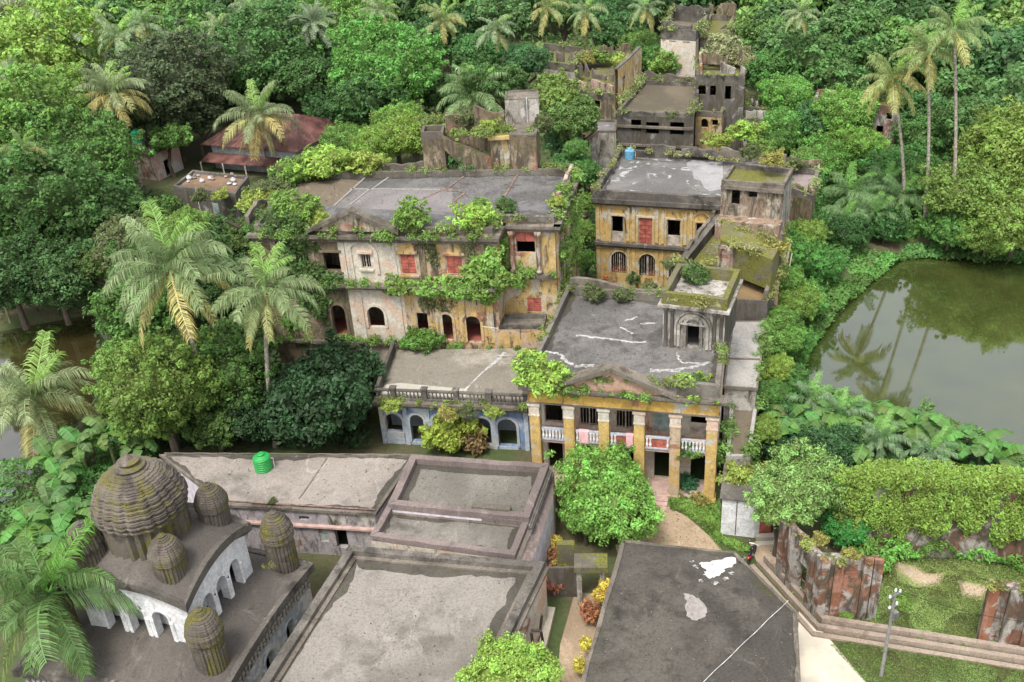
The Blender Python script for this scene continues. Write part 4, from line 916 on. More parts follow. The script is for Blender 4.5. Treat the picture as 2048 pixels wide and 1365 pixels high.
# ------------------------------------------------------------ long roof, double roof, big roof, right roof
root = thing('long_house', 'long low house with pale pinkish flat roof carrying the green water tank', 'building', (-20, 58, 0))
LQ = pq([(452, 1003), (748, 1020), (822, 911), (326, 908)], 4.5)
block(root, LQ, 0, 4.3, 4.3, MAUV, R_LONG, ops={0: [(598, 1033, 618, 1041), (640, 1066, 657, 1084, False, 'glass'), (672, 1060, 695, 1096)]}, cornice=[(4.12, .22, .22)], walls={0: plaster('long_house_wall', (.42, .38, .40), .6, .12, palea=.3, moss=.15)})
W = Wall(LQ[0], LQ[1], 0, 4.3); mm = MB(); band(mm, W, 0, W.L, 2.7, 2.85, .3); part('ledge', mm, STEPM, root)
for a, b in (((655, 915), (608, 985)), ((608, 985), (598, 998))): m = MB(); m.beam(P(*a, 4.31), P(*b, 4.31), .09, 4.29, 4.34); part('roof_joint', m, CORND, root)
m = MB(); a, b = P3(330, 908, 4.5), P3(820, 911, 4.5); m.tube([a.lerp(b, k/20)+Vector((0, -.1+.05*(k % 2), .12)) for k in range(21)], .05, 6); part('edge_pipe', m, PAR, root)
m = MB(); a, b = P3(455, 1002, 4.45), P3(750, 1020, 4.45); m.tube([a, b], .06, 6); part('edge_pipe', m, BRLINE, root)
def tank(name, px_, py_, z, r, h, mt, label):
    q = P3(px_, py_, z); t = thing(name, label, 'water tank', q); m = MB(); pr = [(r*.96, 0)]
    for k in range(6): z0 = h*.85*k/6; pr += [(r, z0+.03), (r, z0+h*.1), (r*.95, z0+h*.12)]
    pr += [(r*.9, h*.88), (r*.5, h*.98)]; m.lathe(q, pr, 22); part('body', m, mt, t, smooth=False)
    m = MB(); m.lathe(q+Vector((0, 0, h*.98)), [(r*.42, 0), (r*.42, .1), (r*.3, .15)], 16); part('lid', m, mt, t)
    m = MB(); m.tube([q+Vector((r*.98, 0, h*.7)), q+Vector((r*1.25, 0, h*.7)), q+Vector((r*1.25, 0, .05))], .035, 6); part('pipe', m, PVC, t)
tank('water_tank', 528, 938, 4.3, .68, 1.35, GTANK, 'bright green plastic water tank standing on the long pale roof')
tank('water_tank', 1259, 318, 10.35, .55, 1.2, BTANK, 'blue plastic water tank at the corner of the yellow house roof')
tank('water_tank', 277, 284, 5.5, .85, 1.9, GTANK2, 'teal green water tank on a stand among trees beside the pink hut')
_s = [o for o in bpy.data.objects if o.name.startswith('water_tank')][-1]; m = MB(); m.box((_s.location.x, _s.location.y, 0), 1.6, 1.6, 5.5); part('stand', m, GRY, _s)
# double-parapet house
root = thing('double_roof_house', 'mauve washed house with two walled flat roofs, one behind the other', 'building', (-3, 55, 0))
DQ = pq([(775, 1008), (1058, 1036), (1098, 928), (822, 908)], 5.6)
block(root, DQ, 0, 5.1, 5.6, MAUV, R_DBL, PARP, .55, cornice=[(4.7, .2, .2)])
DQ2 = pq([(740, 1072), (1030, 1112), (1060, 1038), (778, 1006)], 5.2)
block(root, DQ2, 0, 4.8, 5.25, WHT, R_DBL, PARP, .45)
DQ3 = pq([(1030, 1118), (1066, 1120), (1106, 1000), (1108, 935), (1098, 929), (1060, 1038)], 4.1)
block(root, DQ3, 0, 4.0, 4.0, MAUV, PARP)
m = MB(); m.beam(P(945, 1020, 5.3), P(1022, 1026, 5.3), .5, 5.0, 5.75); part('vent_wall', m, CORN, root)
# big foreground roof
root = thing('big_flat_roof_hall', 'large foreground hall with broad pale concrete roof inside a dark parapet', 'building', (-6, 45, 0))
BQ = [Vector(P(697, 1092, 5.2)), Vector(P(1090, 1125, 5.2)), None, None]
dv = (Vector(P(1010, 1290, 5.2))-Vector(P(1090, 1125, 5.2))); dl = (Vector(P(520, 1365, 5.2))-Vector(P(697, 1092, 5.2)))
bq = [BQ[0]+dl*1.75, BQ[1]+dv*2.6, BQ[1], BQ[0]]
block(root, bq, 0, 4.75, 5.25, WHT, R_BIG, CORND, .55, cornice=[(4.5, .18, .2)])
i1 = inset(bq, .56); m = MB()
for k in range(4):
    k2 = (k+1) % 4; i2 = inset(bq, .85); m.prism([i1[k], i1[k2], i2[k2], i2[k]], 4.74, 4.9)
part('roof_gutter', m, CORN, root)
# right foreground roof
root = thing('polygonal_roof_hall', 'dark many cornered flat roof hall in the right foreground with a white lime splash', 'building', (9, 44, 0))
rqp = [(1110, 1560), (1596, 1560), (1597, 1365), (1590, 1222), (1468, 1102), (1247, 1080), (1165, 1365)]
RQ = pq(rqp, 4.6)
block(root, RQ, 0, 4.4, 4.4, WHT, R_RGT, cornice=[(4.2, .215, .15)])
for k in (3, 4, 5, 6, 2):
    a, b = RQ[k], RQ[(k+1) % 7]; m = MB(); J = jag(a, b, 8, .05)
    ribbon(m, J, .2, 4.4, 4.48, random.Random(k))
    part('roof_kerb', m, CORN, root)
rr = random.Random(9)
def blob(pts, z, mat, name, label=None, jit=.08):
    q = []; n = len(pts)
    for k in range(n):
        a, b = Vector(P(*pts[k], z)), Vector(P(*pts[(k+1) % n], z))
        for j in range(4): p = a.lerp(b, j/4); q.append(p+Vector((rr.uniform(-jit, jit), rr.uniform(-jit, jit))))
    m = MB(); m.prism(q, z-.02, z); part(name, m, mat, root, label)
blob([(1398, 1127), (1425, 1122), (1445, 1118), (1470, 1114), (1474, 1128), (1450, 1138), (1440, 1150), (1420, 1158), (1408, 1150), (1412, 1140)], 4.412, LIME, 'lime_patch', 'bright white lime splash')
for (x, y, w_) in ((1392, 1133, 7), (1480, 1124, 6), (1462, 1146, 8), (1430, 1166, 6), (1404, 1162, 5), (1450, 1158, 5), (1384, 1124, 4), (1488, 1116, 4)): blob([(x-w_, y), (x, y-w_*.5), (x+w_, y-1), (x+w_*.3, y+w_*.6)], 4.411, LIMED, 'lime_fleck', None, .1)
blob([(1368, 1186), (1385, 1190), (1402, 1200), (1414, 1222), (1408, 1236), (1385, 1242), (1372, 1230), (1372, 1205)], 4.41, GPATCH, 'cement_patch', 'pale grey cement patch')
0 and blob([(1285, 1150), (1330, 1140), (1325, 1155), (1290, 1160)], 4.409, GPATCH, 'cement_patch')
m = MB(); a, b = P3(1576, 1203, 4.45), P3(1400, 1372, 4.45); m.tube([a+(b-a)*k/12+Vector((.03*sin(k*1.7), 0, .05)) for k in range(13)], .026, 6); single('roof_pipe', m, PVC, 'thin white pipe lying diagonally across the dark polygonal roof', 'pipe')


def rootof(n): return bpy.data.objects[n]
dark_edge_strip(rootof('big_flat_roof_hall'), inset(bq, .86), 4.755, 1, 1.2); dark_edge_strip(rootof('double_roof_house'), inset(DQ, .56), 5.105, 2, .7); dark_edge_strip(rootof('double_roof_house'), inset(DQ2, .46), 4.805, 3, .6)
dark_edge_strip(rootof('long_house'), LQ, 4.305, 4, .6); dark_edge_strip(rootof('polygonal_roof_hall'), RQ, 4.405, 5, .7); dark_edge_strip(rootof('portico_house'), inset([Vector(P(1052, 748, 10.6)), Vector(P(1440, 776, 10.6)), Vector(P(1458, 600, 10.6)), Vector(P(1135, 573, 10.6))], .39), 10.055, 6, .8)
dark_edge_strip(rootof('mansion'), inset(MQ, .46), 15.53, 7, 1.0)
dark_edge_strip(rootof('yellow_house'), inset([Vector(P(1190, 384, 10.9)), Vector(P(1444, 398, 10.9)), Vector(P(1575, 335, 10.9)), Vector(P(1240, 303, 10.9))], .4), 10.355, 8, .8)
#==PART3==
# ------------------------------------------------------------ temple with beehive towers
def temple():
    cx, cy = -22.6, 47.2; ang = RAD(-18); u = Vector((cos(ang), sin(ang))); v = Vector((-sin(ang), cos(ang))); c = Vector((cx, cy))
    root = thing('temple', 'old temple with curved roofs, white arcaded walls and mossy beehive towers', 'temple', (cx, cy, 0))
    def g(a, b): return c+u*a+v*b
    def tier(hu, hv, z0, ze, sag, wallm, roofm, arches, over=.3, thick=.42, cv=0.0):
        def g(a, b): return c+u*a+v*(b+cv)
        # roof surface, curved in both directions, eaves sagging to the corners
        n = 16; V = []; Fq = []
        def hz(a, b): return ze + sag*((1-a*a)+(1-b*b))
        m = MB(); m2 = MB()
        for i in range(n+1):
            for j in range(n+1):
                a, b = -1+2*i/n, -1+2*j/n; p = g(a*(hu+over), b*(hv+over)); V.append((p.x, p.y, hz(a, b)))
        for i in range(n):
            for j in range(n): Fq.append((i*(n+1)+j, (i+1)*(n+1)+j, (i+1)*(n+1)+j+1, i*(n+1)+j+1))
        m.v = V; m.f = Fq; part('curved_roof', m, roofm, root, smooth=True)
        for s in range(4):
            ax = [((-1, -1), (1, -1)), ((1, -1), (1, 1)), ((1, 1), (-1, 1)), ((-1, 1), (-1, -1))][s]
            m = MB(); K = 24; outl = []
            for k in range(K):
                qs = []
                for f in (k/K, (k+1)/K):
                    a = ax[0][0]+(ax[1][0]-ax[0][0])*f; b = ax[0][1]+(ax[1][1]-ax[0][1])*f; z = hz(a, b)
                    po = g(a*(hu+over+.1), b*(hv+over+.1)); pi_ = g(a*(hu+over-.3), b*(hv+over-.3)); pw = g(a*(hu+.004), b*(hv+.004)); qs.append((po, pi_, pw, z))
                (a0, b0, w0, z0_), (a1, b1, w1, z1_) = qs
                m.face((*a0, z0_-thick), (*a1, z1_-thick), (*a1, z1_+.16), (*a0, z0_+.16)); m.face((*a0, z0_+.16), (*a1, z1_+.16), (*b1, z1_+.16), (*b0, z0_+.16)); m.face((*b1, z1_-.02), (*b0, z0_-.02), (*b0, z0_+.16), (*b1, z1_+.16))
                m.face((*w0, z0_-thick-.25), (*w1, z1_-thick-.25), (*a1, z1_-thick), (*a0, z0_-thick))
            part('curved_cornice', m, CORND, root)
        for s in range(4):
            A, B = [(g(-hu, -hv), g(hu, -hv)), (g(hu, -hv), g(hu, hv)), (g(hu, hv), g(-hu, hv)), (g(-hu, hv), g(-hu, -hv))][s]
            W = Wall(A, B, z0, ze-.05, .5); L = W.L
            if s in (0, 1):
                for k in range(3):
                    uu = L*(.27+.23*k); W.opm(uu-.55, uu+.55, z0+.15, z0+arches, True, None)
            m = MB(); W.build(m); K = 20
            for k in range(K):
                f0, f1 = k/K, (k+1)/K; zz = [ze-.35+sag*(1-(2*f-1)**2) for f in (f0, f1)]; zz = [max(z_, ze-.049) for z_ in zz]
                m.face(W.pt(L*f0, ze-.05), W.pt(L*f1, ze-.05), W.pt(L*f1, zz[1]), W.pt(L*f0, zz[0]))
            part('wall', m, wallm[s], root)
            for o in W.ops:
                mm = MB(); archring(mm, W, o, .14, .08); part('arch_moulding', mm, WASH if z0 > 3 else BLUW, root)
                for e in (o[0]-.16, o[1]+.16):
                    mm = MB(); p = W.pt(e, 0, -.02); mm.lathe((p[0], p[1], z0), [(.2, 0), (.18, .2), (.12, .3), (.12, arches-.9), (.18, arches-.65)], 10); part('column', mm, WASH if z0 > 3 else BLUW, root, smooth=True)
                if s in (0, 1):
                    pass
            if z0 < 1 and s in (0, 1):      # relief panels over the arcade
                mm = MB(); K2 = 24
                for k in range(K2):
                    f0, f1 = k/K2, (k+1)/K2; za, zc_ = [ze-1.6+sag*(1-(2*f-1)**2)*.92 for f in (f0, f1)]
                    mm.face(W.pt(L*f0, za, .03), W.pt(L*f1, zc_, .03), W.pt(L*f1, zc_+1.35, .03), W.pt(L*f0, za+1.35, .03))
                part('frieze', mm, CORND, root)
                nx = 32
                for i in range(nx):
                    for j in range(3):
                        f = (i+.5)/nx; zb = ze-1.55+sag*(1-(2*f-1)**2)*.92 + j*.42; mm = MB(); uu = L*f
                        band(mm, W, uu-L/nx*.3, uu+L/nx*.3, zb+.03, zb+.3, .1+.04*((i+j) % 2)); part('relief_panel', mm, LACE, root)
            # inner back wall so arches look into a verandah
        m = MB(); m.prism([g(-hu*.72, -hv*.72), g(hu*.72, -hv*.72), g(hu*.72, hv*.72), g(-hu*.72, hv*.72)], z0, ze-.3); part('inner_wall', m, WASH if z0 > 3 else BLUE, root)
        return hz
    lowm = plaster('temple_low_wall', (.45, .52, .62), .22, .02, pale=(.72, .73, .74), palea=.8, moss=.05)
    h1 = tier(6.55, 5.9, 0, 4.05, .6, [lowm, lowm, GRY, GRY], R_BNG, 2.3, cv=-.75)
    h2 = tier(3.75, 3.35, 4.4, 8.5, .95, [WASH, WASH, GRY, GRY], R_BNG, 2.9)
    def tower(a, b, z, r, h, nb, label):
        p = g(a, b); k = 0
        def lob(ph):    # stepped, rather square plan with projecting ribs
            ph = (ph-ang) % (pi/2); d = min(ph, pi/2-ph); return 1.0+.07*(d/(pi/4))**2 - .05*max(0, cos(ph*20))**2 + .012*sin(ph*7+a)
        bt = bpy.data.objects.new('beehive_tower', None)
        m = MB(); nseg = 72; hb = h*(.42 if r > 2 else .46); m.lathe((p.x, p.y, z-.6), [(r*.93, 0), (r*.94, .6), (r*.95, .6+hb*.97)], nseg, lambda t: lob(t)*(1-.07*(int(t/(2*pi)*nseg+.5) % 3 == 0)))
        part('tower_base', m, BEEH, root, label)
        for q_ in range(4):       # openings with dark doors
            a_ = ang-pi/2+q_*pi/2; dd = Vector((cos(a_), sin(a_))); ss = Vector((-dd.y, dd.x)); mm = MB(); b0 = p+dd*r*.80; w_ = r*.2
            wd = Wall(b0+dd*.04*r-ss*w_*1.2, b0+dd*.04*r+ss*w_*1.2, z-.3, z+hb*.95) if False else None
            for e in (-1, 1):
                mm = MB(); c_ = b0+ss*e*w_*.75+dd*.03*r; mm.lathe((c_.x, c_.y, z-.2), [(w_*.28, 0), (w_*.2, .2), (w_*.2, hb*.75), (w_*.3, hb*.9)], 8); part('door_column', mm, BEEH, root)
            mm = MB(); mm.prism([b0-ss*w_*.5, b0+ss*w_*.5, b0+ss*w_*.5+dd*.035*r, b0-ss*w_*.5+dd*.035*r], z-.2, z+hb*.68); part('door', mm, DARKW, root)
        zb = z+hb*.95; hh = h-hb; prev = 0
        for i in range(nb):
            f0, f1 = i/nb, (i+1)/nb
            def rad(f): return r*(1.0+.05*sin(min(f*2.2, 1)*pi))*max(0.0, (1-f**3.4))**.60*(1+.018*sin(f*61+a*3)) if f < 1 else 0
            r0, r1 = rad(f0), rad(min(f1, .985)); zz = zb+hh*.86*f0; dz = hh*.86/nb
            mm = MB(); mm.lathe((p.x, p.y, zz), [(r0*.965, -.02), (r0*1.01, dz*.25), (max(r1, .1)*1.01, dz*.72), (max(r1, .1)*.965, dz*.98)], nseg, lob)
            part('stone_ring', mm, BEEH, root)
        mm = MB(); mm.lathe((p.x, p.y, zb+hh*.82), [(r*.30, -.05), (r*.36, r*.06), (r*.2, r*.12), (r*.26, r*.2), (r*.12, r*.25), (r*.04, r*.36), (.02, r*.42)], 18); part('finial', mm, BEEH, root)
        bpy.data.objects.remove(bt)
    tower(-.35, .0, 9.5, 2.52, 6.4, 26, 'broad ribbed base of the largest beehive tower')
    for sa, sb in ((1, 1), (1, -1), (-1, -1), (-1, 1)):
        tower(sa*2.8-.35, sb*2.45+.25, 9.0, .95, 3.5, 12, None)
        tower(sa*5.25, sb*4.4+.3, 4.95, 1.0, 4.3, 14, None)
    return g
TG = temple()
# ------------------------------------------------------------ far ruins and houses
def far(name, label, polys, cat='building'):
    x, y = polys[0][0][0]; z = polys[0][1]; q = P(x, y, z); root = thing(name, label, cat, (q.x, q.y, 0))
    for l, zr, zp, wm, rm, pm, ops in polys: block(root, pq(l, zp), 0, zr, zp, wm, rm, pm, .4, ops=ops)
    return root
far('black_house', 'black stained house with a brown flat roof behind the yellow house', [([(1233, 222), (1388, 228), (1394, 165), (1288, 160)], 9.2, 9.8, GRYD, R_BRN, CORND, {0: [(1262, 240, 1282, 262), (1292, 245, 1318, 268), (1340, 245, 1368, 270)]})])
for z_ in (5.0, 7.6):
    a_, b_ = pq([(1233, 222), (1388, 228)], 9.8); w_ = Wall(a_, b_, 0, 9); mm = MB(); band(mm, w_, 0, w_.L, z_, z_+.3, .35); part('ledge', mm, CORN, bpy.data.objects['black_house'])
root = thing('yellow_ruin_wall', 'tall yellow ruined wall with window holes at the left edge of the black house roof', 'wall', P3(1238, 205, 9.8))
for (x0, y0, x1, y1) in ((1236, 207, 1258, 186), (1258, 186, 1283, 158)):
    A, B = P3(x0, y0, 9.8), P3(x1, y1, 9.8); w_ = Wall(B, A, 9.0, 14.6); w_ = Wall(A, B, 9.0, 14.6)
    n_ = w_.n; 
    w_.opm(w_.L*.35, w_.L*.65, 10.6, 12.8, False, None); m = MB(); w_.build(m); part('wall', m, YEL, root)
    w2 = Wall(B+Vector((-n_.x*.5, -n_.y*.5, 0)), A+Vector((-n_.x*.5, -n_.y*.5, 0)), 9.0, 14.55); w2.opm(w2.L*.35, w2.L*.65, 10.6, 12.8, False, None); m = MB(); w2.build(m); part('wall', m, YEL, root)
    m = MB(); m.prism([A, B, B-Vector((n_.x, n_.y, 0))*.5, A-Vector((n_.x, n_.y, 0))*.5], 14.5, 14.7); part('coping', m, CORND, root)
far('overgrown_ruin', 'pale overgrown ruin with broken roof edges beyond the leafy tree', [([(1120, 175), (1232, 190), (1268, 105), (1150, 95)], 8.4, 9.4, MLD, R_MOSS, CORN, {0: [(1135, 190, 1150, 210), (1185, 195, 1200, 215)]}), ([(1066, 120), (1150, 130), (1170, 95), (1085, 85)], 10.0, 11.2, GRY, R_MOSS, CORN, None)])
far('roof_tower', 'grey tower ruin with a walled roof topmost in the picture', [([(1322, 58), (1392, 62), (1418, 28), (1345, 20)], 13.4, 15.0, WHT, R_BRN, CORND, {0: [(1338, 66, 1352, 84), (1366, 68, 1380, 86)]}), ([(1400, 72), (1455, 75), (1470, 30), (1420, 28)], 12.6, 13.6, GRYD, R_MOSS, CORN, None)])
far('arched_ruin', 'dark ruined house front with arched niches under pale weeds', [([(1392, 150), (1490, 152), (1488, 118), (1400, 112)], 11.6, 12.8, GRYD, R_MOSS, CORND, {0: [(1396, 168, 1412, 190, True), (1420, 168, 1432, 192, True), (1450, 165, 1462, 200)]}),
    ([(1392, 222), (1445, 225), (1455, 200), (1396, 198)], 7.6, 8.4, YELM, R_MOSS, CORN, {0: [(1402, 238, 1416, 256, True), (1424, 240, 1436, 252)]})])
far('low_ruin', 'low grey walled ruin with shrubs inside beside the black house', [([(1448, 236), (1530, 240), (1522, 215), (1455, 210)], 5.6, 6.6, GRY, R_MOSS, CORND, None)])
far('left_annex', 'small pale roofed annex in the gap left of the black house', [([(1182, 262), (1232, 262), (1236, 240), (1188, 238)], 7, 7.3, GRY, R_YEL, CORN, None)])
far('pond_ruin', 'purplish flat roofed annex with low parapet beside the yellow house', [([(1572, 372), (1625, 392), (1640, 338), (1580, 332)], 9.0, 9.7, MLD, concrete('roof_purplish', (.33, .27, .26), (.18, .14, .14), .45, .1), CORND, None)])
far('brick_ruin', 'red brick ruin smothered in creepers behind the leaning palm trunk', [([(1720, 205), (1798, 215), (1790, 180), (1735, 175)], 8.5, 9.2, BRW, R_MOSS, BRW, {0: [(1752, 252, 1766, 266), (1735, 222, 1746, 238), (1772, 226, 1784, 240)]}), ([(1625, 210), (1668, 215), (1672, 180), (1635, 178)], 7, 8.2, BRW, R_MOSS, BRW, {0: [(1640, 225, 1650, 245)]})])
# stair room and broken arches on the mansion roof
root = thing('roof_pavilion', 'ruined stair room and broken walls standing at the rear of the mansion roof', 'building', P3(1040, 340, 15.6))
block(root, pq([(1018, 268), (1072, 270), (1078, 236), (1030, 232)], 19.6), 15.5, 19.4, 19.5, MLD, CORN, CORN, .2)
A, B = Vector(P(985, 346, 15.6)), Vector(P(1062, 342, 15.6)); d_ = (B-A).normalized(); nn = Vector((-d_.y, d_.x))
q_ = [A, B, B+nn*5, A+nn*5]; w_ = Wall(A, B, 15.5, 19.3); w_.op(1033, 296, 1048, 340); w_.op(975, 305, 990, 345) if False else None; m = MB(); w_.build(m); part('wall', m, plaster('pavilion_front', (.42, .33, .16), .7, .3, moss=.3), root)
mm = MB(); band(mm, w_, -.2, w_.L+.2, 19.0, 19.35, .3); part('cornice', mm, YEL, root)
for a, b in ((q_[1], q_[2]), (q_[2], q_[3]), (q_[3], q_[0])): m = MB(); Wall(a, b, 15.5, 19.3).build(m); part('wall', m, MLD, root)
m = MB(); m.prism(q_, 19.0, 19.28); part('roof', m, R_MOSS, root)
A2 = A+nn*4+d_*.3; w_ = Wall(A2, B+nn*4-d_*.4, 19.3, 22.6); m = MB(); q2 = [w_.A, w_.B, w_.B+nn*3.4, w_.A+nn*3.4]; u_ = q2[0]+d_*1.2
block(root, [u_, u_+d_*3.4, u_+d_*3.4+nn*3.2, u_+nn*3.2], 19.2, 21.7, 21.8, GRY, CORN, CORN, .2)
m = MB(); c_ = u_+d_*2.2-nn*.1; m.tube([(c_.x, c_.y, 19.4), (c_.x, c_.y, 21.9)], .07, 6); part('pipe', m, PVC, root)
# sloping stair wall with brick arch, and the broken wall at the left
w_ = Wall(A-d_*4.6, A, 15.5, 16); m = MB(); L = w_.L
def poly_slab(W, pts, a, b, mt, nm, root, lab=None):
    m = MB(); f = [W.pt(u, z, a) for u, z in pts]; g_ = [W.pt(u, z, b) for u, z in pts]; m.face(*f); m.face(*g_[::-1])
    for k in range(len(pts)): k2 = (k+1) % len(pts); m.face(f[k2], f[k], g_[k], g_[k2])
    return part(nm, m, mt, root, lab)
poly_slab(w_, [(0, 19.6), (0, 18.4), (L-2.2, 15.5), (L, 15.5), (L, 17.2)], .3, -.3, MLD, 'stair_flank', root)
poly_slab(w_, [(L-3.9, 15.5), (L-.3, 15.5), (L-1.6, 17.1), (L-3.0, 17.1)], .2, -.2, BRW2, 'brick_filling', root, 'red brick filling under the broken stair')
block(root, [w_.A-d_*2.2+nn*.5, w_.A+nn*.5, w_.A+nn*3, w_.A-d_*2.2+nn*3], 15.5, 19.2, 19.9, MLD, R_MOSS, CORN, .25)
w3 = Wall(w_.A+nn*4, A+nn*4, 19, 20); m = MB(); band(m, w3, 0, w3.L, 17.5, 20.6, .4); part('broken_wall', m, MLD, root)
# black tank-like house, pink hut and red roofed house at the left
KQ = pq([(345, 372), (470, 388), (497, 352), (385, 340)], 7.0); root = thing('black_walled_house', 'black mould stained house with cluttered mossy roof left of the mansion', 'building', (KQ[0].x, KQ[0].y, 0))
block(root, KQ, 0, 6.6, 7.0, GRYD, concrete('roof_black_house', (.26, .17, .11), (.10, .08, .05), .5, .5), CORND, .35, ops={0: [(425, 405, 438, 432, False, 'glass')]})
m = MB(); W = Wall(KQ[0], KQ[1], 0, 6.6); pts = [W.pt(*W.px(393, 380), .1), W.pt(*W.px(400, 412), .1), W.pt(*W.px(409, 448), .1)]; m.tube(pts, .08, 6); part('drain_pipe', m, PVC, root)
rk = random.Random(4)
for k in range(14):
    q = P3(372+rk.uniform(0, 105), 362+rk.uniform(-12, 12), 6.65); r = rk.uniform(.16, .38); m = MB(); h = r*rk.uniform(.8, 1.6); m.lathe(q, [(r*.6, 0), (r, h*.4), (r*.9, h*.8), (r*.5, h), (r*.65, h*1.1)], 12)
    single('pot', m, [POT, WASH, STEPM, GPATCH][k % 4], ['steel coloured pot', 'white pot', 'brown clay pot', 'dull grey pot'][k % 4]+' in the clutter on the black stained house roof', 'pot', 'pots cluttering the roof of the black house', smooth=True)
HQ = pq([(288, 318), (352, 288), (360, 330), (345, 360)], 4); root = thing('pink_hut', 'small pink walled hut with sloping brown roof at the edge of the trees', 'building', P3(330, 345, 0))
A, B = Vector(P(318, 362, 0)), Vector(P(368, 338, 0)); d_ = (B-A).normalized(); nn = Vector((-d_.y, d_.x)); w_ = Wall(A, B, 0, 4.3); w_.opm(w_.L*.32, w_.L*.55, .1, 2.6, False, 'door'); m = MB(); w_.build(m); part('wall', m, plaster('pink_wall', (.66, .42, .38), .12, .08, pale=(.6, .55, .52), palea=.55, moss=.0), root); window(root, w_, w_.ops[0], 'none', DARKW)
for a, b in ((B, B+nn*6), (B+nn*6, A+nn*6), (A+nn*6, A)): m = MB(); Wall(a, b, 0, 4.3).build(m); part('wall', m, PNK, root)
m = MB(); f = .6; q = [A-d_*f-nn*f, B+d_*f-nn*f, B+d_*f+nn*6.4, A-d_*f+nn*6.4]; m.prism(q, 4.3, 4.55); part('roof', m, R_BRN, root)
# red tin roof house
A, B = Vector(P(432, 335, 0)), Vector(P(572, 350, 0)); d_ = (B-A).normalized(); nn = Vector((-d_.y, d_.x)); root = thing('red_roofed_house', 'house with red tin hipped roof and pale walls behind a palm', 'building', (A.x, A.y, 0))
A = Vector(P(428, 318, 1.5)); B = Vector(P(596, 332, 1.5)); q = [A, B, B+nn*13, A+nn*13]; block(root, q, 0, 3.9, 3.9, TINW, TIN)
def hip(q, z0, z1, over, mt, f=.3):
    q = inset(q, -over); rA = q[0].lerp(q[1], f).lerp(q[3].lerp(q[2], f), .5); rB = q[0].lerp(q[1], 1-f).lerp(q[3].lerp(q[2], 1-f), .5)
    planes = [[(q[0], z0), (q[1], z0), (rB, z1), (rA, z1)], [(q[1], z0), (q[2], z0), (rB, z1)], [(q[2], z0), (q[3], z0), (rA, z1), (rB, z1)], [(q[3], z0), (q[0], z0), (rA, z1)]]
    for pl in planes:
        m = MB(); m.face(*[(*p, z) for p, z in pl]); m.face(*[(*p, z-.08) for p, z in pl][::-1]); part('roof_slope', m, TIN, root)
        e0, e1 = pl[0][0], pl[1][0]; n_ = int((e1-e0).length/.9)
        top = [(p, z) for p, z in pl[2:]]; t0 = top[-1]; t1 = top[0]
        for k in range(1, n_):
            f_ = k/n_; a = e0.lerp(e1, f_); b = t0[0].lerp(t1[0], f_); m = MB(); m.tube([(*a, z0+.03), (*b, z1+.03)], .05, 4); part('roof_seam', m, TIN, root)
hip(q, 4.1, 7.4, 1.1, TIN, .25)
m = MB(); f = P(430, 352, 0); W = Wall(A, B, 0, 2); o0 = [Vector(W.pt(-.5, 0, .2)[:2]), Vector(W.pt(W.L+.5, 0, .2)[:2])]; o1 = [Vector(W.pt(-.5, 0, 2.6)[:2]), Vector(W.pt(W.L+.5, 0, 2.6)[:2])]
m.face((*o1[0], 1.9), (*o1[1], 1.9), (*o0[1], 2.6), (*o0[0], 2.6)); m.face((*o1[0], 1.82), (*o0[0], 2.52), (*o0[1], 2.52), (*o1[1], 1.82)); part('verandah_roof', m, TIN, root)
for k in range(5): m = MB(); p = o1[0].lerp(o1[1], k/4); m.box((p.x, p.y, 0), .2, .2, 1.85); part('post', m, FRAME, root)
# ------------------------------------------------------------ white hut, walls, kerbs, gate, pole, motorcycle
A, B = Vector(P(1441, 1068, 0)), Vector(P(1507, 1076, 0)); d_ = (B-A).normalized(); nn = Vector((-d_.y, d_.x)); root = thing('white_hut', 'small whitewashed hut with a brown door under overhanging shrubs', 'building', (A.x, A.y, 0))
A0 = A; B0 = B; q = [A, B, B+d_*1.7+nn*.9, B+d_*1.7+nn*4, A+nn*4]
block(root, q, 0, 3.3, 3.3, WASH, R_MOSS, ops={1: []}); w_ = Wall(q[1], q[2], 0, 3.2)
m = MB(); band(m, w_, .4, 1.3, .15, 2.4, .05); part('door', m, RED, root); m = MB(); band(m, w_, 1.3, 1.85, .15, 2.4, .03); part('doorway', m, DARKW, root)
w_ = Wall(A, B, 0, 3.2); m = MB(); band(m, w_, w_.L*.43, w_.L*.43+.06, .1, 3.2, .05); part('wall_crack', m, GRYD, root); m = MB(); m.prism(inset(q, -.18), 3.3, 3.42); part('roof_edge', m, CORND, root)
for k in range(3):
    m = MB(); a = P(1512, 1060+14*k, .3-.1*k); b = P(1552, 1058+14*k, .3-.1*k); m.beam(a, b, .42, -.2, .45-.14*k); single('stone_step', m, PATHC, ['top', 'middle', 'lowest'][k]+' pale stone step below the white hut door', 'step', 'steps below the white hut')
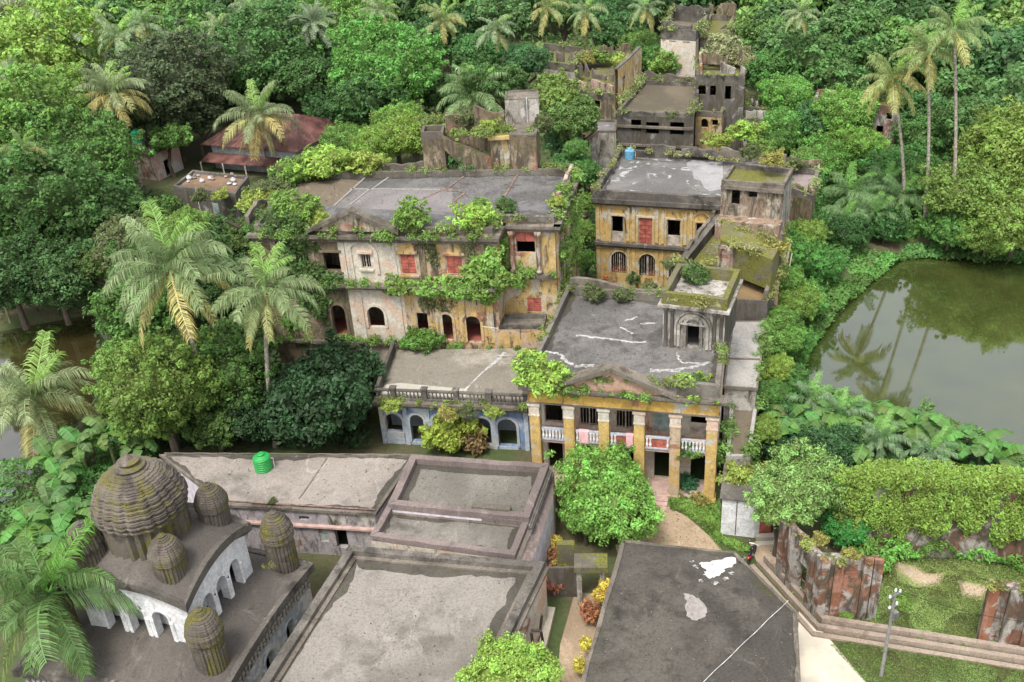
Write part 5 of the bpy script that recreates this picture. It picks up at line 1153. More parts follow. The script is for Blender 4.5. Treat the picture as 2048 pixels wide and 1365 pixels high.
def brick_wall(name, label, pts, h, th, pil, seed):
    r = random.Random(seed); root = thing(name, label, 'wall', (pts[0][0], pts[0][1], 0))
    for (a, b, hole) in [(pts[k], pts[k+1], None) for k in range(len(pts)-1)]:
        W = Wall(a, b, -.1, h); n = max(2, int(W.L/.55)); tops = [h*r.uniform(.93, 1.0) for _ in range(n+1)]
        for k in range(n):
            m = MB(); u0, u1 = W.L*k/n, W.L*(k+1)/n
            z0, z1 = tops[k], tops[k+1]; zlow = 2.9 if (name == 'brick_wall' and h < 5.05 and a is pts[0] and n*.42 < k < n*.72) else -.1
            f = [W.pt(u0, zlow, 0), W.pt(u1, zlow, 0), W.pt(u1, z1, 0), W.pt(u0, z0, 0)]; g_ = [W.pt(u0, zlow, -th), W.pt(u1, zlow, -th), W.pt(u1, z1, -th), W.pt(u0, z0, -th)]
            m.face(*f); m.face(*g_[::-1]); m.face(f[3], f[2], g_[2], g_[3])
            if zlow > 0: m.face(f[1], f[0], g_[0], g_[1])
            m.face(f[1], g_[1], g_[2], f[2]); m.face(f[0], f[3], g_[3], g_[0])
            if False: m.face(f[0], f[3], g_[3], g_[0])
            part('wall_section', m, BRW, root)
        for f_ in pil:
            u = W.L*f_; m = MB(); band(m, W, u-.28, u+.28, -.1, h*r.uniform(.95, 1.03), .22); part('pilaster', m, BRW if r.random() < .65 else BRW2, root)
        rows = int(h/.42)
        for j in range(1, rows):      # proud courses left by fallen plaster
            for _ in range(2):
                u = r.uniform(.2, W.L-.8); m = MB(); band(m, W, u, u+r.uniform(.15, .45), j*.42, j*.42+.12, .03); part('brick_course', m, BRW2, root)
    return root
brick_wall('brick_wall', 'tall weathered brick wall with red pilasters beside the stepped kerb', [P(1556, 1150, 0), P(1632, 1232, 0), P(1742, 1236, 0)], 5.0, .5, (.05, .3, .8, .98), 3)
brick_wall('brick_wall', 'blackened brick wall fragment with white patches at the right edge', [P(1952, 1288, 0), P(2120, 1318, 0)], 5.1, .5, (.06, .3, .55, .8), 5)
for o_ in [o for o in bpy.data.objects if o.name.startswith('wall_section')][1:3]: pass
def strip(name, label, pts, offs, w, z, mat):
    m = MB()
    Q = [P(*p, 0) for p in pts]
    for a, b in zip(Q[:-1], Q[1:]):
        pass
    N_ = []
    for k, p in enumerate(Q):
        d0 = (p-Q[max(k-1, 0)]).normalized() if k else (Q[1]-Q[0]).normalized(); d1 = (Q[k+1]-p).normalized() if k < len(Q)-1 else d0
        n0 = Vector((d0.y, -d0.x)); n1 = Vector((d1.y, -d1.x)); N_.append(p+(n0+n1)*(offs/(1+n0.dot(n1))))
    ribbon(m, N_, w, -.2, z)
    return single(name, m, mat, label, 'kerb', 'stepped kerbs along the brick wall')
kp = [(1518, 1128), (1636, 1258), (2080, 1330)]
KM = concrete('kerb_stone', (.36, .29, .23), (.17, .13, .10), .45, .15)
strip('stepped_kerb', 'upper stepped kerb, nearest the brick wall', kp, -.52, .34, .62, KM)
strip('stepped_kerb', 'middle one of the three stepped kerbs', kp, .04, .34, .38, KM)
strip('stepped_kerb', 'lowest stepped kerb beside the grass and path', kp, .6, .34, .16, KM)
# little masonry gate among the crotons
A, B = Vector(P(1160, 1205, 0)), Vector(P(1206, 1205, 0)); d_ = (B-A).normalized(); nn = Vector((-d_.y, d_.x)); root = thing('garden_gate', 'mossy masonry gateway between croton bushes on the garden path', 'gate', (A.x, A.y, 0))
for p in (A, B):
    m = MB(); m.box((p.x, p.y, 0), .34, .5, 3.1, atan2(d_.y, d_.x)); part('post', m, GRY, root)
m = MB(); m.prism([A-d_*.3-nn*.5, B+d_*.35-nn*.5, B+d_*.35+nn*.9, A-d_*.3+nn*.9], 3.1, 3.55); part('lintel', m, R_MOSS, root)
m = MB(); m.beam(A+nn*.6, A-d_*2.2+nn*.6, .2, 0, 2.6); part('side_wall', m, GRYD, root); m = MB(); m.beam(A-d_*1.5+nn*2.4, A-d_*.3+nn*2.4, .5, 0, 3.2); part('rear_post', m, R_MOSS, root)
# bench-like sill and rusted frame by the hall
root = thing('rusty_stair_frame', 'rusted metal frame beside the foreground hall and the sandy path', 'frame', P3(1068, 1270, 0))
for a, b in (((1062, 1265, 3.6), (1072, 1330, 0)), ((1084, 1230, 3.6), (1080, 1262, 2)), ((1062, 1262, 3), (1082, 1262, 3)), ((1082, 1262, 3), (1086, 1285, 1.4)), ((1050, 1290, 2.5), (1056, 1330, .2))):
    m = MB(); m.tube([P3(*a), P3(*b)], .09, 6); part('bar', m, DARKW, root)
m = MB(); m.beam(P(1104, 1225, 0), P(1075, 1345, 0), .5, 0, .5); single('low_wall', m, PATHC, 'pale low wall along the left side of the sandy garden path', 'wall')
# utility pole
q = P3(1762, 1352, 0); root = thing('utility_pole', 'grey concrete utility pole standing on the lawn by the kerbs', 'pole', q)
m = MB(); h = 6.9; m.tube([q, q+Vector((0, 0, h))], [.12, .075], 8); part('shaft', m, POLE, root)
for z, w_ in ((h-.4, 1.0), (h-1.3, .7)): m = MB(); m.box((q.x, q.y, z), w_, .1, .1, .5); part('cross_arm', m, METAL, root)
for k, (dx, z) in enumerate(((-.42, h-.3), (.42, h-.3), (-.3, h-1.2), (.3, h-1.2), (0, h))): m = MB(); m.lathe((q.x+dx*.88, q.y+dx*.48, z), [(.05, 0), (.08, .05), (.04, .1), (.07, .15), (.03, .22)], 8); part('insulator', m, WASH, root)
m = MB(); m.box((q.x+.2, q.y, h-2.2), .35, .25, .55, .5); part('junction_box', m, METAL, root)
# motorcycle
q = P3(1503, 1118, 0); root = thing('motorcycle', 'parked black motorcycle with dark red bodywork between the dark roof and hut steps', 'motorcycle', q); ar = RAD(58); ux = Vector((cos(ar), sin(ar), 0)); uy = Vector((-sin(ar), cos(ar), 0))
def wheel(c):
    m = MB(); pts = []
    for k in range(20):
        a = 2*pi*k/20; pts.append([c+(ux*cos(a)+Vector((0, 0, 1))*sin(a))*r_+uy*s_ for r_, s_ in ((.24, -.05), (.31, -.05), (.33, 0), (.31, .05), (.24, .05))])
    for k in range(20):
        for j in range(4): m.face(pts[k][j], pts[(k+1) % 20][j], pts[(k+1) % 20][j+1], pts[k][j+1])
        m.face(pts[k][4], pts[(k+1) % 20][4], pts[(k+1) % 20][0], pts[k][0])
    w = part('wheel', m, RUBB, root); m = MB()
    for k in range(8): a = pi*2*k/8; m.tube([c, c+(ux*cos(a)+Vector((0, 0, 1))*sin(a))*.25], .012, 4)
    link('spokes', m.mesh('spokes'), METAL, w)
wheel(q+ux*.65+Vector((0, 0, .33))); wheel(q-ux*.65+Vector((0, 0, .33)))
def Z(z): return Vector((0, 0, z))
m = MB(); m.tube([q-ux*.65+Z(.35), q-ux*.2+Z(.42), q+ux*.25+Z(.4), q+ux*.45+Z(.85), q-ux*.5+Z(.78)], [.05, .07, .07, .05, .04], 8); part('frame', m, BLACK, root)
m = MB(); m.tube([q+ux*.65+Z(.33), q+ux*.42+Z(1.0)], [.035, .035], 6); m.tube([q+ux*.42+Z(1.0)-uy*.36, q+ux*.48+Z(1.02), q+ux*.42+Z(1.0)+uy*.36], .025, 6); part('handlebar', m, METAL, root)
m = MB(); m.tube([q+ux*.35+Z(.86), q+ux*.1+Z(.93), q-ux*.12+Z(.84)], [.08, .17, .1], 10); part('fuel_tank', m, BLACK, root, smooth=True)
m = MB(); m.tube([q-ux*.1+Z(.84), q-ux*.4+Z(.86), q-ux*.75+Z(.93)], [.11, .14, .07], 10); part('seat', m, BLACK, root, smooth=True)
m = MB(); m.tube([q-ux*.25+Z(.62), q-ux*.55+Z(.7), q-ux*.95+Z(.72)], [.13, .15, .08], 10); part('side_panel', m, REDP, root, smooth=True)
m = MB(); m.tube([q+ux*.1+Z(.3), q-ux*.12+Z(.5)], [.15, .13], 8); part('engine', m, METAL, root)
m = MB(); m.lathe(q+ux*.55+Z(.85), [(.02, 0), (.09, .02), (.1, .1), (.03, .16)], 10); part('headlight', m, METAL, root)
m = MB(); m.tube([q+ux*.45+Z(1.0)+uy*.3, q+ux*.42+Z(1.2)+uy*.36], .012, 5); m.box(q+ux*.42+Z(1.2)+uy*.36, .12, .03, .08, ar); part('mirror', m, METAL, root)


for nm, x0, y0, x1, y1, z0, z1, mt in (('black_house', 1288, 161, 1392, 166, 9.6, 12.0, CORN), ('black_house', 1393, 170, 1391, 222, 9.6, 11.4, GRYD), ('arched_ruin', 1402, 128, 1488, 132, 12.6, 15.6, MLD), ('arched_ruin', 1440, 146, 1490, 150, 12.6, 15.0, GRY), ('arched_ruin', 1404, 150, 1402, 118, 12.6, 14.4, PNK), ('arched_ruin', 1396, 215, 1488, 220, 6, 9.8, MLD), ('arched_ruin', 1450, 205, 1492, 240, 4, 9, PNK),
    ('overgrown_ruin', 1150, 150, 1232, 166, 9.2, 11.6, CORN), ('overgrown_ruin', 1175, 128, 1262, 122, 9.2, 12.0, MLD), ('overgrown_ruin', 1120, 172, 1232, 188, 9.2, 10.8, PNK), ('overgrown_ruin', 1068, 118, 1150, 128, 11, 12.6, CORN), ('overgrown_ruin', 1185, 210, 1235, 214, 4, 8.6, YELM),
    ('roof_tower', 1322, 58, 1392, 62, 14.9, 16.4, CORND), ('roof_tower', 1345, 22, 1418, 30, 14.9, 16.8, CORND), ('roof_tower', 1418, 30, 1470, 34, 13.4, 16.2, MLD), ('roof_tower', 1400, 100, 1450, 104, 9, 13.5, GRYD), ('low_ruin', 1448, 236, 1530, 240, 6.4, 8.0, GRY), ('low_ruin', 1500, 225, 1530, 262, 3, 6.5, GRY),
    ('mossy_wing', 1452, 530, 1558, 540, 7.4, 9.6, MLD), ('mossy_wing', 1455, 600, 1460, 532, 7.4, 9.2, MLD), ('mossy_wing', 1535, 604, 1560, 540, 7.4, 8.8, CORN), ('mossy_wing', 1480, 500, 1552, 528, 8.4, 10.2, GRYD), ('mossy_wing', 1560, 545, 1568, 448, 8.3, 9.6, CORN), ('mossy_wing', 1375, 522, 1440, 434, 8.4, 9.8, CORN),
    ('mansion', 500, 450, 590, 349, 15.8, 17.2, CORN), ('mansion', 640, 347, 900, 340, 15.8, 17.0, CORN), ('mansion', 1120, 400, 1148, 340, 15.9, 16.9, PNK), ('yellow_house', 1300, 306, 1440, 318, 10.9, 12.3, CORND), ('yellow_house', 1440, 320, 1570, 336, 10.9, 13.0, CORN), ('pond_ruin', 1580, 333, 1640, 339, 9.5, 11.2, MLD), ('pond_ruin', 1572, 372, 1625, 392, 9.5, 10.6, MLD),
    ('roof_pavilion', 925, 300, 985, 303, 17.5, 20.8, MLD), ('roof_pavilion', 950, 262, 1010, 264, 19, 22.2, MLD), ('portico_house', 1140, 574, 1320, 590, 10.6, 11.5, CORN)):
    ragged(bpy.data.objects[nm], P(x0, y0, z0), P(x1, y1, z0), z0, z1, mt, x0+y0, gap=.22)
# cables of the utility pole
q = P3(1762, 1352, 0); 
for k, (e, lb) in enumerate(((P3(1500, 985, 3.4), 'thin black cable sagging from the utility pole towards the white hut'), (P3(2200, 1250, 6), 'thin black cable leaving the utility pole to the right'), (P3(1100, 1700, 7), 'thin black cable crossing low over the right foreground from the pole'))):
    if k == 2: continue
    a = q+Vector((.35, .18, 6.75)); m = MB(); m.tube([a.lerp(e, f/16)-Vector((0, 0, 3.2*(f/16)*(1-f/16))) for f in range(17)], .014, 4); single('cable', m, BLACK, lb, 'cable')
#==PART4==
# ------------------------------------------------------------ vegetation
DK = (.022, .055, .014); MD = (.045, .105, .022); BR = (.10, .21, .030); YG = (.17, .25, .035); OL = (.075, .105, .035); LM = (.16, .30, .035); BLG = (.05, .11, .045); YO = (.20, .21, .04)
# creepers and shrubs on the mansion
creeper('creeper', 'mass of leafy creeper spilling along the middle ledge of the mansion front', MW, [(800, 570, 40, 18), (860, 572, 45, 20), (920, 575, 45, 22), (965, 580, 35, 26), (960, 545, 30, 40), (985, 520, 25, 30), (1000, 555, 30, 22)], 4200, .17, BR, 1, (.3, 1.3))
creeper('creeper', 'creeper hanging from the upper left of the mansion front beside the dark opening', MW, [(600, 470, 32, 35), (585, 520, 30, 40), (625, 545, 35, 25), (660, 560, 28, 22), (615, 590, 28, 22), (640, 610, 22, 30)], 2600, .17, MD, 2, (.2, 1.0))
creeper('creeper', 'thin brownish creeper between the two red shutters of the mansion', MW, [(865, 500, 14, 40), (845, 480, 20, 18), (940, 490, 18, 40), (850, 600, 14, 24), (880, 610, 30, 14)], 1100, .13, OL, 3, (.05, .4))
creeper('creeper', 'creeper round the red shuttered window of the mansion right bay', MW2, [(1012, 540, 26, 28), (1050, 545, 26, 14), (1010, 490, 14, 30), (1035, 560, 20, 18)], 1100, .15, BR, 4, (.15, .8))
creeper('creeper', 'creeper running up the right side wall of the mansion', MW3, [(1125, 500, 8, 30), (1140, 470, 8, 30), (1150, 420, 8, 25), (1130, 545, 8, 20)], 900, .16, BR, 5, (.2, 1.0))
for px_, py_, r_, z_, c_, lb in (
    (600, 425, 42, 15.6, BR, 'bright shrub growing on the mansion parapet left of the pediment'), (565, 440, 34, 15.4, MD, 'dark shrub at the left end of the mansion cornice'), (640, 440, 20, 15.8, YG, 'small yellow green tuft close to the left end of the pediment'),
    (822, 440, 36, 15.8, BR, 'bushy shrub growing on the mansion cornice right of the pediment'), (800, 475, 26, 14.0, YG, 'yellowish shrub hanging below the cornice right of the pediment'), (955, 440, 36, 15.6, LM, 'light green shrub on the mansion cornice near its right bay'),
    (958, 408, 16, 15.9, BR, 'thin upright shrub on the mansion roof edge'), (1012, 412, 20, 15.8, MD, 'small dark shrub on the roof corner of the mansion right bay'), (1112, 405, 16, 16, YG, 'tuft on the right parapet of the mansion'), (1128, 380, 14, 16, BR, 'second tuft on the right parapet of the mansion, farther back'),
    (965, 500, 40, 11.5, BR, 'large leafy shrub rooted in the mansion wall right of the second red shutter'), (962, 560, 36, 9.5, MD, 'shrub hanging over the arches at the right of the mansion'),
    (730, 330, 34, 15.6, YG, 'yellow green weeds along the rear parapet of the mansion roof'), (640, 330, 45, 15.4, LM, 'large bright weed clump at the rear left of the mansion roof'), (590, 350, 34, 15.3, BR, 'weed clump on the left rear corner of the mansion roof'), (540, 380, 30, 15.2, OL, 'dry weeds on the left parapet of the mansion roof'), (510, 405, 30, 14.8, YG, 'straw green weeds on the left front corner of the mansion roof'), (690, 325, 30, 15.5, BR, 'weeds beside the bright clump at the rear of the mansion roof'),
    (934, 325, 28, 15.6, (.03, .13, .03), 'deep green bush at the foot of the broken stair on the mansion roof'), (975, 255, 20, 19.4, YG, 'weeds on top of the ruined roof pavilion'), (940, 240, 24, 19.3, OL, 'pale weeds on the broken wall left of the stair room'), (1085, 250, 20, 19, OL, 'dry weeds at the right of the stair room'), (905, 270, 30, 17, YG, 'yellowish shrub left of the roof pavilion'),
    (1090, 760, 52, 8.9, LM, 'big leafy shrub growing from the left corner of the portico'), (1060, 730, 26, 10.4, BR, 'shrub top on the left front corner of the portico roof'), (1150, 775, 34, 8.4, BR, 'shrub hanging in front of the first portico columns'), (1365, 780, 36, 8.7, LM, 'leafy shrub growing above the fifth portico column'), (1340, 770, 20, 9.6, YG, 'small shrub at the right foot of the portico pediment'), (1395, 770, 20, 9.4, MD, 'small dark shrub near the right end of the portico cornice'),
    (1360, 900, 22, 3.9, MD, 'shrub on the balcony edge by the fifth column'), (1385, 905, 18, 3.9, BR, 'shrub under the right balcony balustrade'), (1375, 965, 20, .1, (.03, .12, .06), 'bluish green bush between the last two portico columns'), (1240, 905, 18, 3.9, MD, 'small bush on the balcony edge by the fourth column'),
    (1300, 580, 16, 10.3, OL, 'weeds behind the rear parapet of the portico roof'), (1190, 590, 22, 10.2, OL, 'mossy weeds inside the rear parapet of the portico roof'), (1245, 592, 18, 10.2, OL, 'low weeds along the rear parapet of the portico roof'),
    (1352, 530, 20, 9.4, OL, 'grey green weeds at the left edge of the mossy wing'), (1392, 550, 26, 13.8, MD, 'weeds inside the roof of the niche tower'), (1545, 500, 26, 10, YO, 'straw coloured weeds at the right edge of the mossy wing'), (1545, 320, 22, 14.6, YO, 'dry yellow weeds at the right rear of the yellow house roof'), (1500, 310, 18, 14.6, OL, 'dry weeds along the rear parapet of the yellow house'), (1590, 330, 18, 9.4, OL, 'weeds on the purplish annex'),
    (855, 685, 30, 4.7, (.06, .16, .02), 'grassy bush at the rear of the terrace roof below the yellow wall'), (825, 683, 22, 4.7, (.06, .17, .02), 'second grassy bush at the left rear corner of the terrace roof'), (1075, 630, 14, 5.2, LM, 'small bright bush beside the low red shutter'),
    (785, 812, 22, 3.9, YG, 'tuft on the blue arcade cornice, leftmost of the row'), (895, 830, 20, 3.8, YO, 'dry tuft on the middle of the blue arcade cornice'), (935, 822, 16, 4, OL, 'tuft under the balustrade of the terrace'), (990, 828, 16, 4, YG, 'tuft near the right end of the blue arcade cornice'),
    (1250, 130, 24, 9, YG, 'yellowish weeds on the roof of the overgrown ruin'), (1200, 115, 22, 9, BR, 'weeds at the middle of the overgrown ruin roof'), (1165, 120, 20, 9, YO, 'dry weeds on the left of the overgrown ruin roof'), (1440, 105, 34, 11.8, (.19, .22, .10), 'pale silvery shrub over the arched ruin'), (1470, 120, 26, 11.4, (.18, .2, .09), 'second silvery shrub over the arched ruin, farther right'), (1330, 130, 30, 8, BR, 'leafy bush behind the black house roof'), (1370, 110, 24, 9, BR, 'bush below the grey tower ruin'), (1490, 265, 30, 5, LM, 'bright bush in front of the low grey ruin'), (1440, 285, 22, 5, YG, 'yellow green bush right of the black house front'),
    (1520, 300, 22, 5, BR, 'bush behind the dry weeds of the yellow house'), (1440, 20, 10, 13, OL, 'tuft on the tower ruin'), (1340, 235, 8, 9.8, OL, 'tiny tuft on the black house parapet'),
    (545, 1003, 8, 4.4, OL, 'tiny tuft by the long roof edge'), (443, 1030, 12, 7.4, YG, 'yellow moss tuft at the tip of the upper curved cornice'),
    (400, 395, 16, 6.8, OL, 'trailing weeds on the black walled house parapet'), (440, 392, 16, 6.6, YG, 'yellowish trailing weeds on the black walled house corner')):
    bush_px(px_, py_, r_, z_, c_, lb, name='wall_shrub')
wl = Wall(LQ[0], LQ[1], 0, 4)
# crotons and garden shrubs
for px_, py_, r_, z_, c_, lb in ((1108, 1085, 14, .8, (.38, .34, .03), 'yellow croton beside the mauve walled passage'), (1112, 1115, 16, .5, (.22, .13, .035), 'orange croton below the yellow one by the mauve wall'), (1130, 1140, 18, .5, (.22, .20, .04), 'olive croton left of the garden gate'), (1098, 1165, 24, .3, (.19, .08, .03), 'red orange croton by the corner of the big hall'), (1100, 990, 16, .5, (.25, .10, .05), 'dark red croton behind the mauve passage'),
    (1212, 1172, 15, 1.6, (.42, .38, .03), 'yellow croton against the dark polygonal hall near the gate'), (1200, 1195, 17, 1.0, (.40, .35, .03), 'second yellow croton lower along the dark hall'), (1180, 1225, 20, .4, (.24, .12, .035), 'orange croton spreading over the sandy path'), (1172, 1290, 14, 1.2, (.38, .38, .03), 'yellow croton close to the bottom along the dark hall'), (1160, 1335, 16, .8, (.36, .36, .03), 'lowest yellow croton along the dark hall'),
    (1235, 548, 20, .1, (.34, .16, .035), 'orange croton in the courtyard of the yellow house'), (1305, 560, 18, .1, (.25, .08, .035), 'red croton under the arched window of the yellow house'), (1270, 560, 20, .1, MD, 'green shrub between the two courtyard crotons'),
    (900, 868, 46, .2, (.17, .26, .02), 'round yellow green bush in front of the blue arcade'), (950, 888, 28, .2, (.17, .13, .04), 'orange brown bush beside the round green one')):
    bush_px(px_, py_, r_, z_, c_, lb, name='garden_shrub', kind='croton' if r_ < 30 else 'bush', sz=1.1)
G1 = 'woodland trees on the left bank'
# foreground and middle trees
tree_px(1222, 1003, 86, 3.2, 'fine', (.10, .27, .035), 'bright green round tree in front of the portico columns', sz=1.15)
tree_px(1170, 1035, 42, 2.6, 'fine', (.10, .26, .035), 'left lower lobe tree beside the bright round tree', sz=1.2)
tree_px(1025, 1362, 86, 5.2, 'fine', (.17, .33, .04), 'light green feathery tree at the bottom edge before the big hall', base=0)
tree_px(1590, 985, 76, 5.0, 'fine', (.13, .26, .06), 'pale green loose shrub tree over the white hut')
tree_px(1560, 1015, 40, 4.3, 'fine', (.14, .26, .05), 'small pale green tree drooping by the hut door')
tree_px(1480, 960, 40, 3.0, 'bush', YG, 'yellow green shrub on the roof side of the white hut')
tree_px(1445, 915, 22, 3.0, 'bush', BR, 'small shrub at the foot of the brown passage')
tree_px(1690, 1060, 44, 1.8, 'dense', (.03, .20, .04), 'emerald bush in the dark hollow behind the brick wall')
tree_px(640, 800, 118, 4.5, 'dense', (.020, .058, .020), 'very dark dense tree left of the terrace')
tree_px(545, 820, 80, 3.5, 'dense', (.022, .06, .02), 'dark tree behind the second tall palm')
tree_px(690, 760, 75, 4, 'dense', (.02, .055, .02), 'dark tree by the left corner of the terrace')
tree_px(322, 790, 102, 7.0, 'round', (.085, .17, .022), 'yellow green mango tree below the tallest left palm')
tree_px(290, 620, 80, 8.5, 'round', (.05, .14, .022), 'bright leafy tree between the left pond and the palms')
tree_px(272, 725, 56, 6.5, 'round', (.06, .15, .022), 'leafy tree at the edge of the left pond')
tree_px(330, 840, 50, 3.5, 'round', (.11, .22, .02), 'low lime green lobe under the mango tree')
tree_px(440, 760, 90, 5.2, 'round', (.05, .13, .022), 'mid green tree between the two tall palms')
tree_px(430, 850, 60, 3.0, 'round', (.05, .11, .02), 'shaded low tree above the long roof')
tree_px(480, 690, 70, 6.0, 'round', (.06, .14, .025), 'leafy tree behind the second palm fronds')
tree_px(330, 560, 90, 8.0, 'round', (.04, .11, .02), 'leafy tree behind the tall palm crown')
tree_px(260, 500, 70, 9.0, 'round', OL, 'olive tree behind the tall palm top')
tree_px(420, 600, 70, 7.0, 'round', (.03, .085, .02), 'dark green tree left of the mansion')
tree_px(500, 480, 50, 9, 'round', (.05, .10, .02), 'tree against the left end of the mansion')
tree_px(450, 500, 55, 8, 'round', (.035, .09, .02), 'tree below the black walled house')
tree_px(370, 470, 55, 7, 'fine', BR, 'bright tree under the black walled house')
# left woodland
for x, y, r, z, k, c_, lb in ((70, 165, 120, 11, 'big', (.14, .27, .035), 'huge light green tree at the upper left'), (180, 215, 70, 9, 'big', (.11, .22, .03), 'light green tree right of the huge one'), (30, 290, 110, 11, 'big', (.09, .21, .03), 'big mid green tree at the left edge'),
    (130, 330, 90, 9, 'big', (.055, .15, .025), 'mid green tree under the young palm'), (180, 330, 62, 7, 'round', (.05, .13, .022), 'green tree left of the leaning palm trunk'), (60, 430, 115, 9, 'big', (.045, .125, .025), 'dark green tree above the left pond'),
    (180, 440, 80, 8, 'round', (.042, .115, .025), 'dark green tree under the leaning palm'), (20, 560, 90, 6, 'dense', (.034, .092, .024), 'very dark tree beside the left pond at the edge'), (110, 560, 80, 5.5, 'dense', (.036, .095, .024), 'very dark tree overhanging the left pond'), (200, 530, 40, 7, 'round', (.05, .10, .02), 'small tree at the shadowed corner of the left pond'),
    (225, 440, 45, 6, 'round', MD, 'green tree at the foot of the leaning palm'), (280, 450, 50, 6, 'round', (.05, .13, .02), 'green tree above the tall palm crown'), (340, 200, 100, 10, 'round', (.055, .085, .035), 'grey olive tree behind the pink hut'), (270, 170, 60, 9, 'round', (.07, .12, .035), 'olive tree left of the grey olive one'), (393, 240, 38, 7, 'round', (.04, .08, .03), 'dark tree between the huts'),
    (520, 140, 100, 10, 'big', (.045, .13, .03), 'wide green tree behind the red roofed house'), (450, 130, 60, 9, 'round', (.05, .13, .03), 'green tree left of the wide one'), (610, 160, 60, 9, 'round', (.04, .11, .025), 'green tree right of the wide one'),
    (765, 150, 88, 10, 'big', (.06, .21, .03), 'large round bright green tree above the mansion'), (720, 210, 70, 7, 'round', (.035, .11, .025), 'darker tree at the foot of the large round tree'), (700, 50, 70, 10, 'big', (.09, .23, .035), 'bright tree at the top behind the round tree'), (820, 100, 60, 9, 'round', (.035, .10, .025), 'dark tree right of the round tree'),
    (650, 225, 34, 6, 'round', (.03, .10, .025), 'dark green tree behind the red roof'), (700, 288, 42, 5, 'fine', (.08, .20, .03), 'bright low tree behind the mansion roof, left'), (760, 290, 50, 5.5, 'fine', (.12, .25, .03), 'light green low tree behind the mansion roof, middle'), (830, 280, 50, 6.5, 'fine', (.13, .24, .03), 'yellowish low tree behind the mansion roof'), (790, 250, 45, 7, 'fine', (.10, .24, .03), 'fresh green low tree behind the mansion roof'), (870, 260, 38, 8, 'round', (.10, .15, .035), 'olive low tree near the roof pavilion'),
    (1112, 212, 56, 12, 'round', (.10, .18, .03), 'yellow flecked tree between the mansion and the overgrown ruin'), (1150, 240, 50, 11, 'round', (.07, .15, .03), 'leafy tree right of the stair room'), (1045, 125, 38, 12, 'round', (.04, .13, .04), 'blue green tree behind the stair room'), (1140, 290, 40, 7, 'round', (.03, .10, .03), 'dark low tree between the two mansions'), (1165, 350, 30, 9, 'round', (.05, .16, .03), 'bush tree squeezed between mansion and yellow house'), (1165, 410, 24, 7, 'round', BR, 'upper shrub tree in the alley by the mansion side'), (1165, 460, 26, 5, 'round', BR, 'lower shrub tree in the alley by the mansion side'), (1140, 330, 30, 9, 'round', (.05, .17, .04), 'shrub tree at the mansion rear right corner'),
    (960, 110, 55, 11, 'round', (.04, .14, .03), 'green tree behind the palm near the stair room'), (1000, 170, 46, 10, 'round', (.05, .13, .03), 'tree at the right of the palm near the stair room'), (1200, 28, 48, 12, 'big', (.035, .12, .03), 'dense tree above the overgrown ruin'), (1240, 70, 45, 11, 'round', (.04, .12, .03), 'dense tree left of the tower ruin'), (1120, 32, 34, 10, 'round', (.06, .15, .03), 'tree by the palm over the ruin')):
    tree_px(x, y, r, z, k, c_, lb)
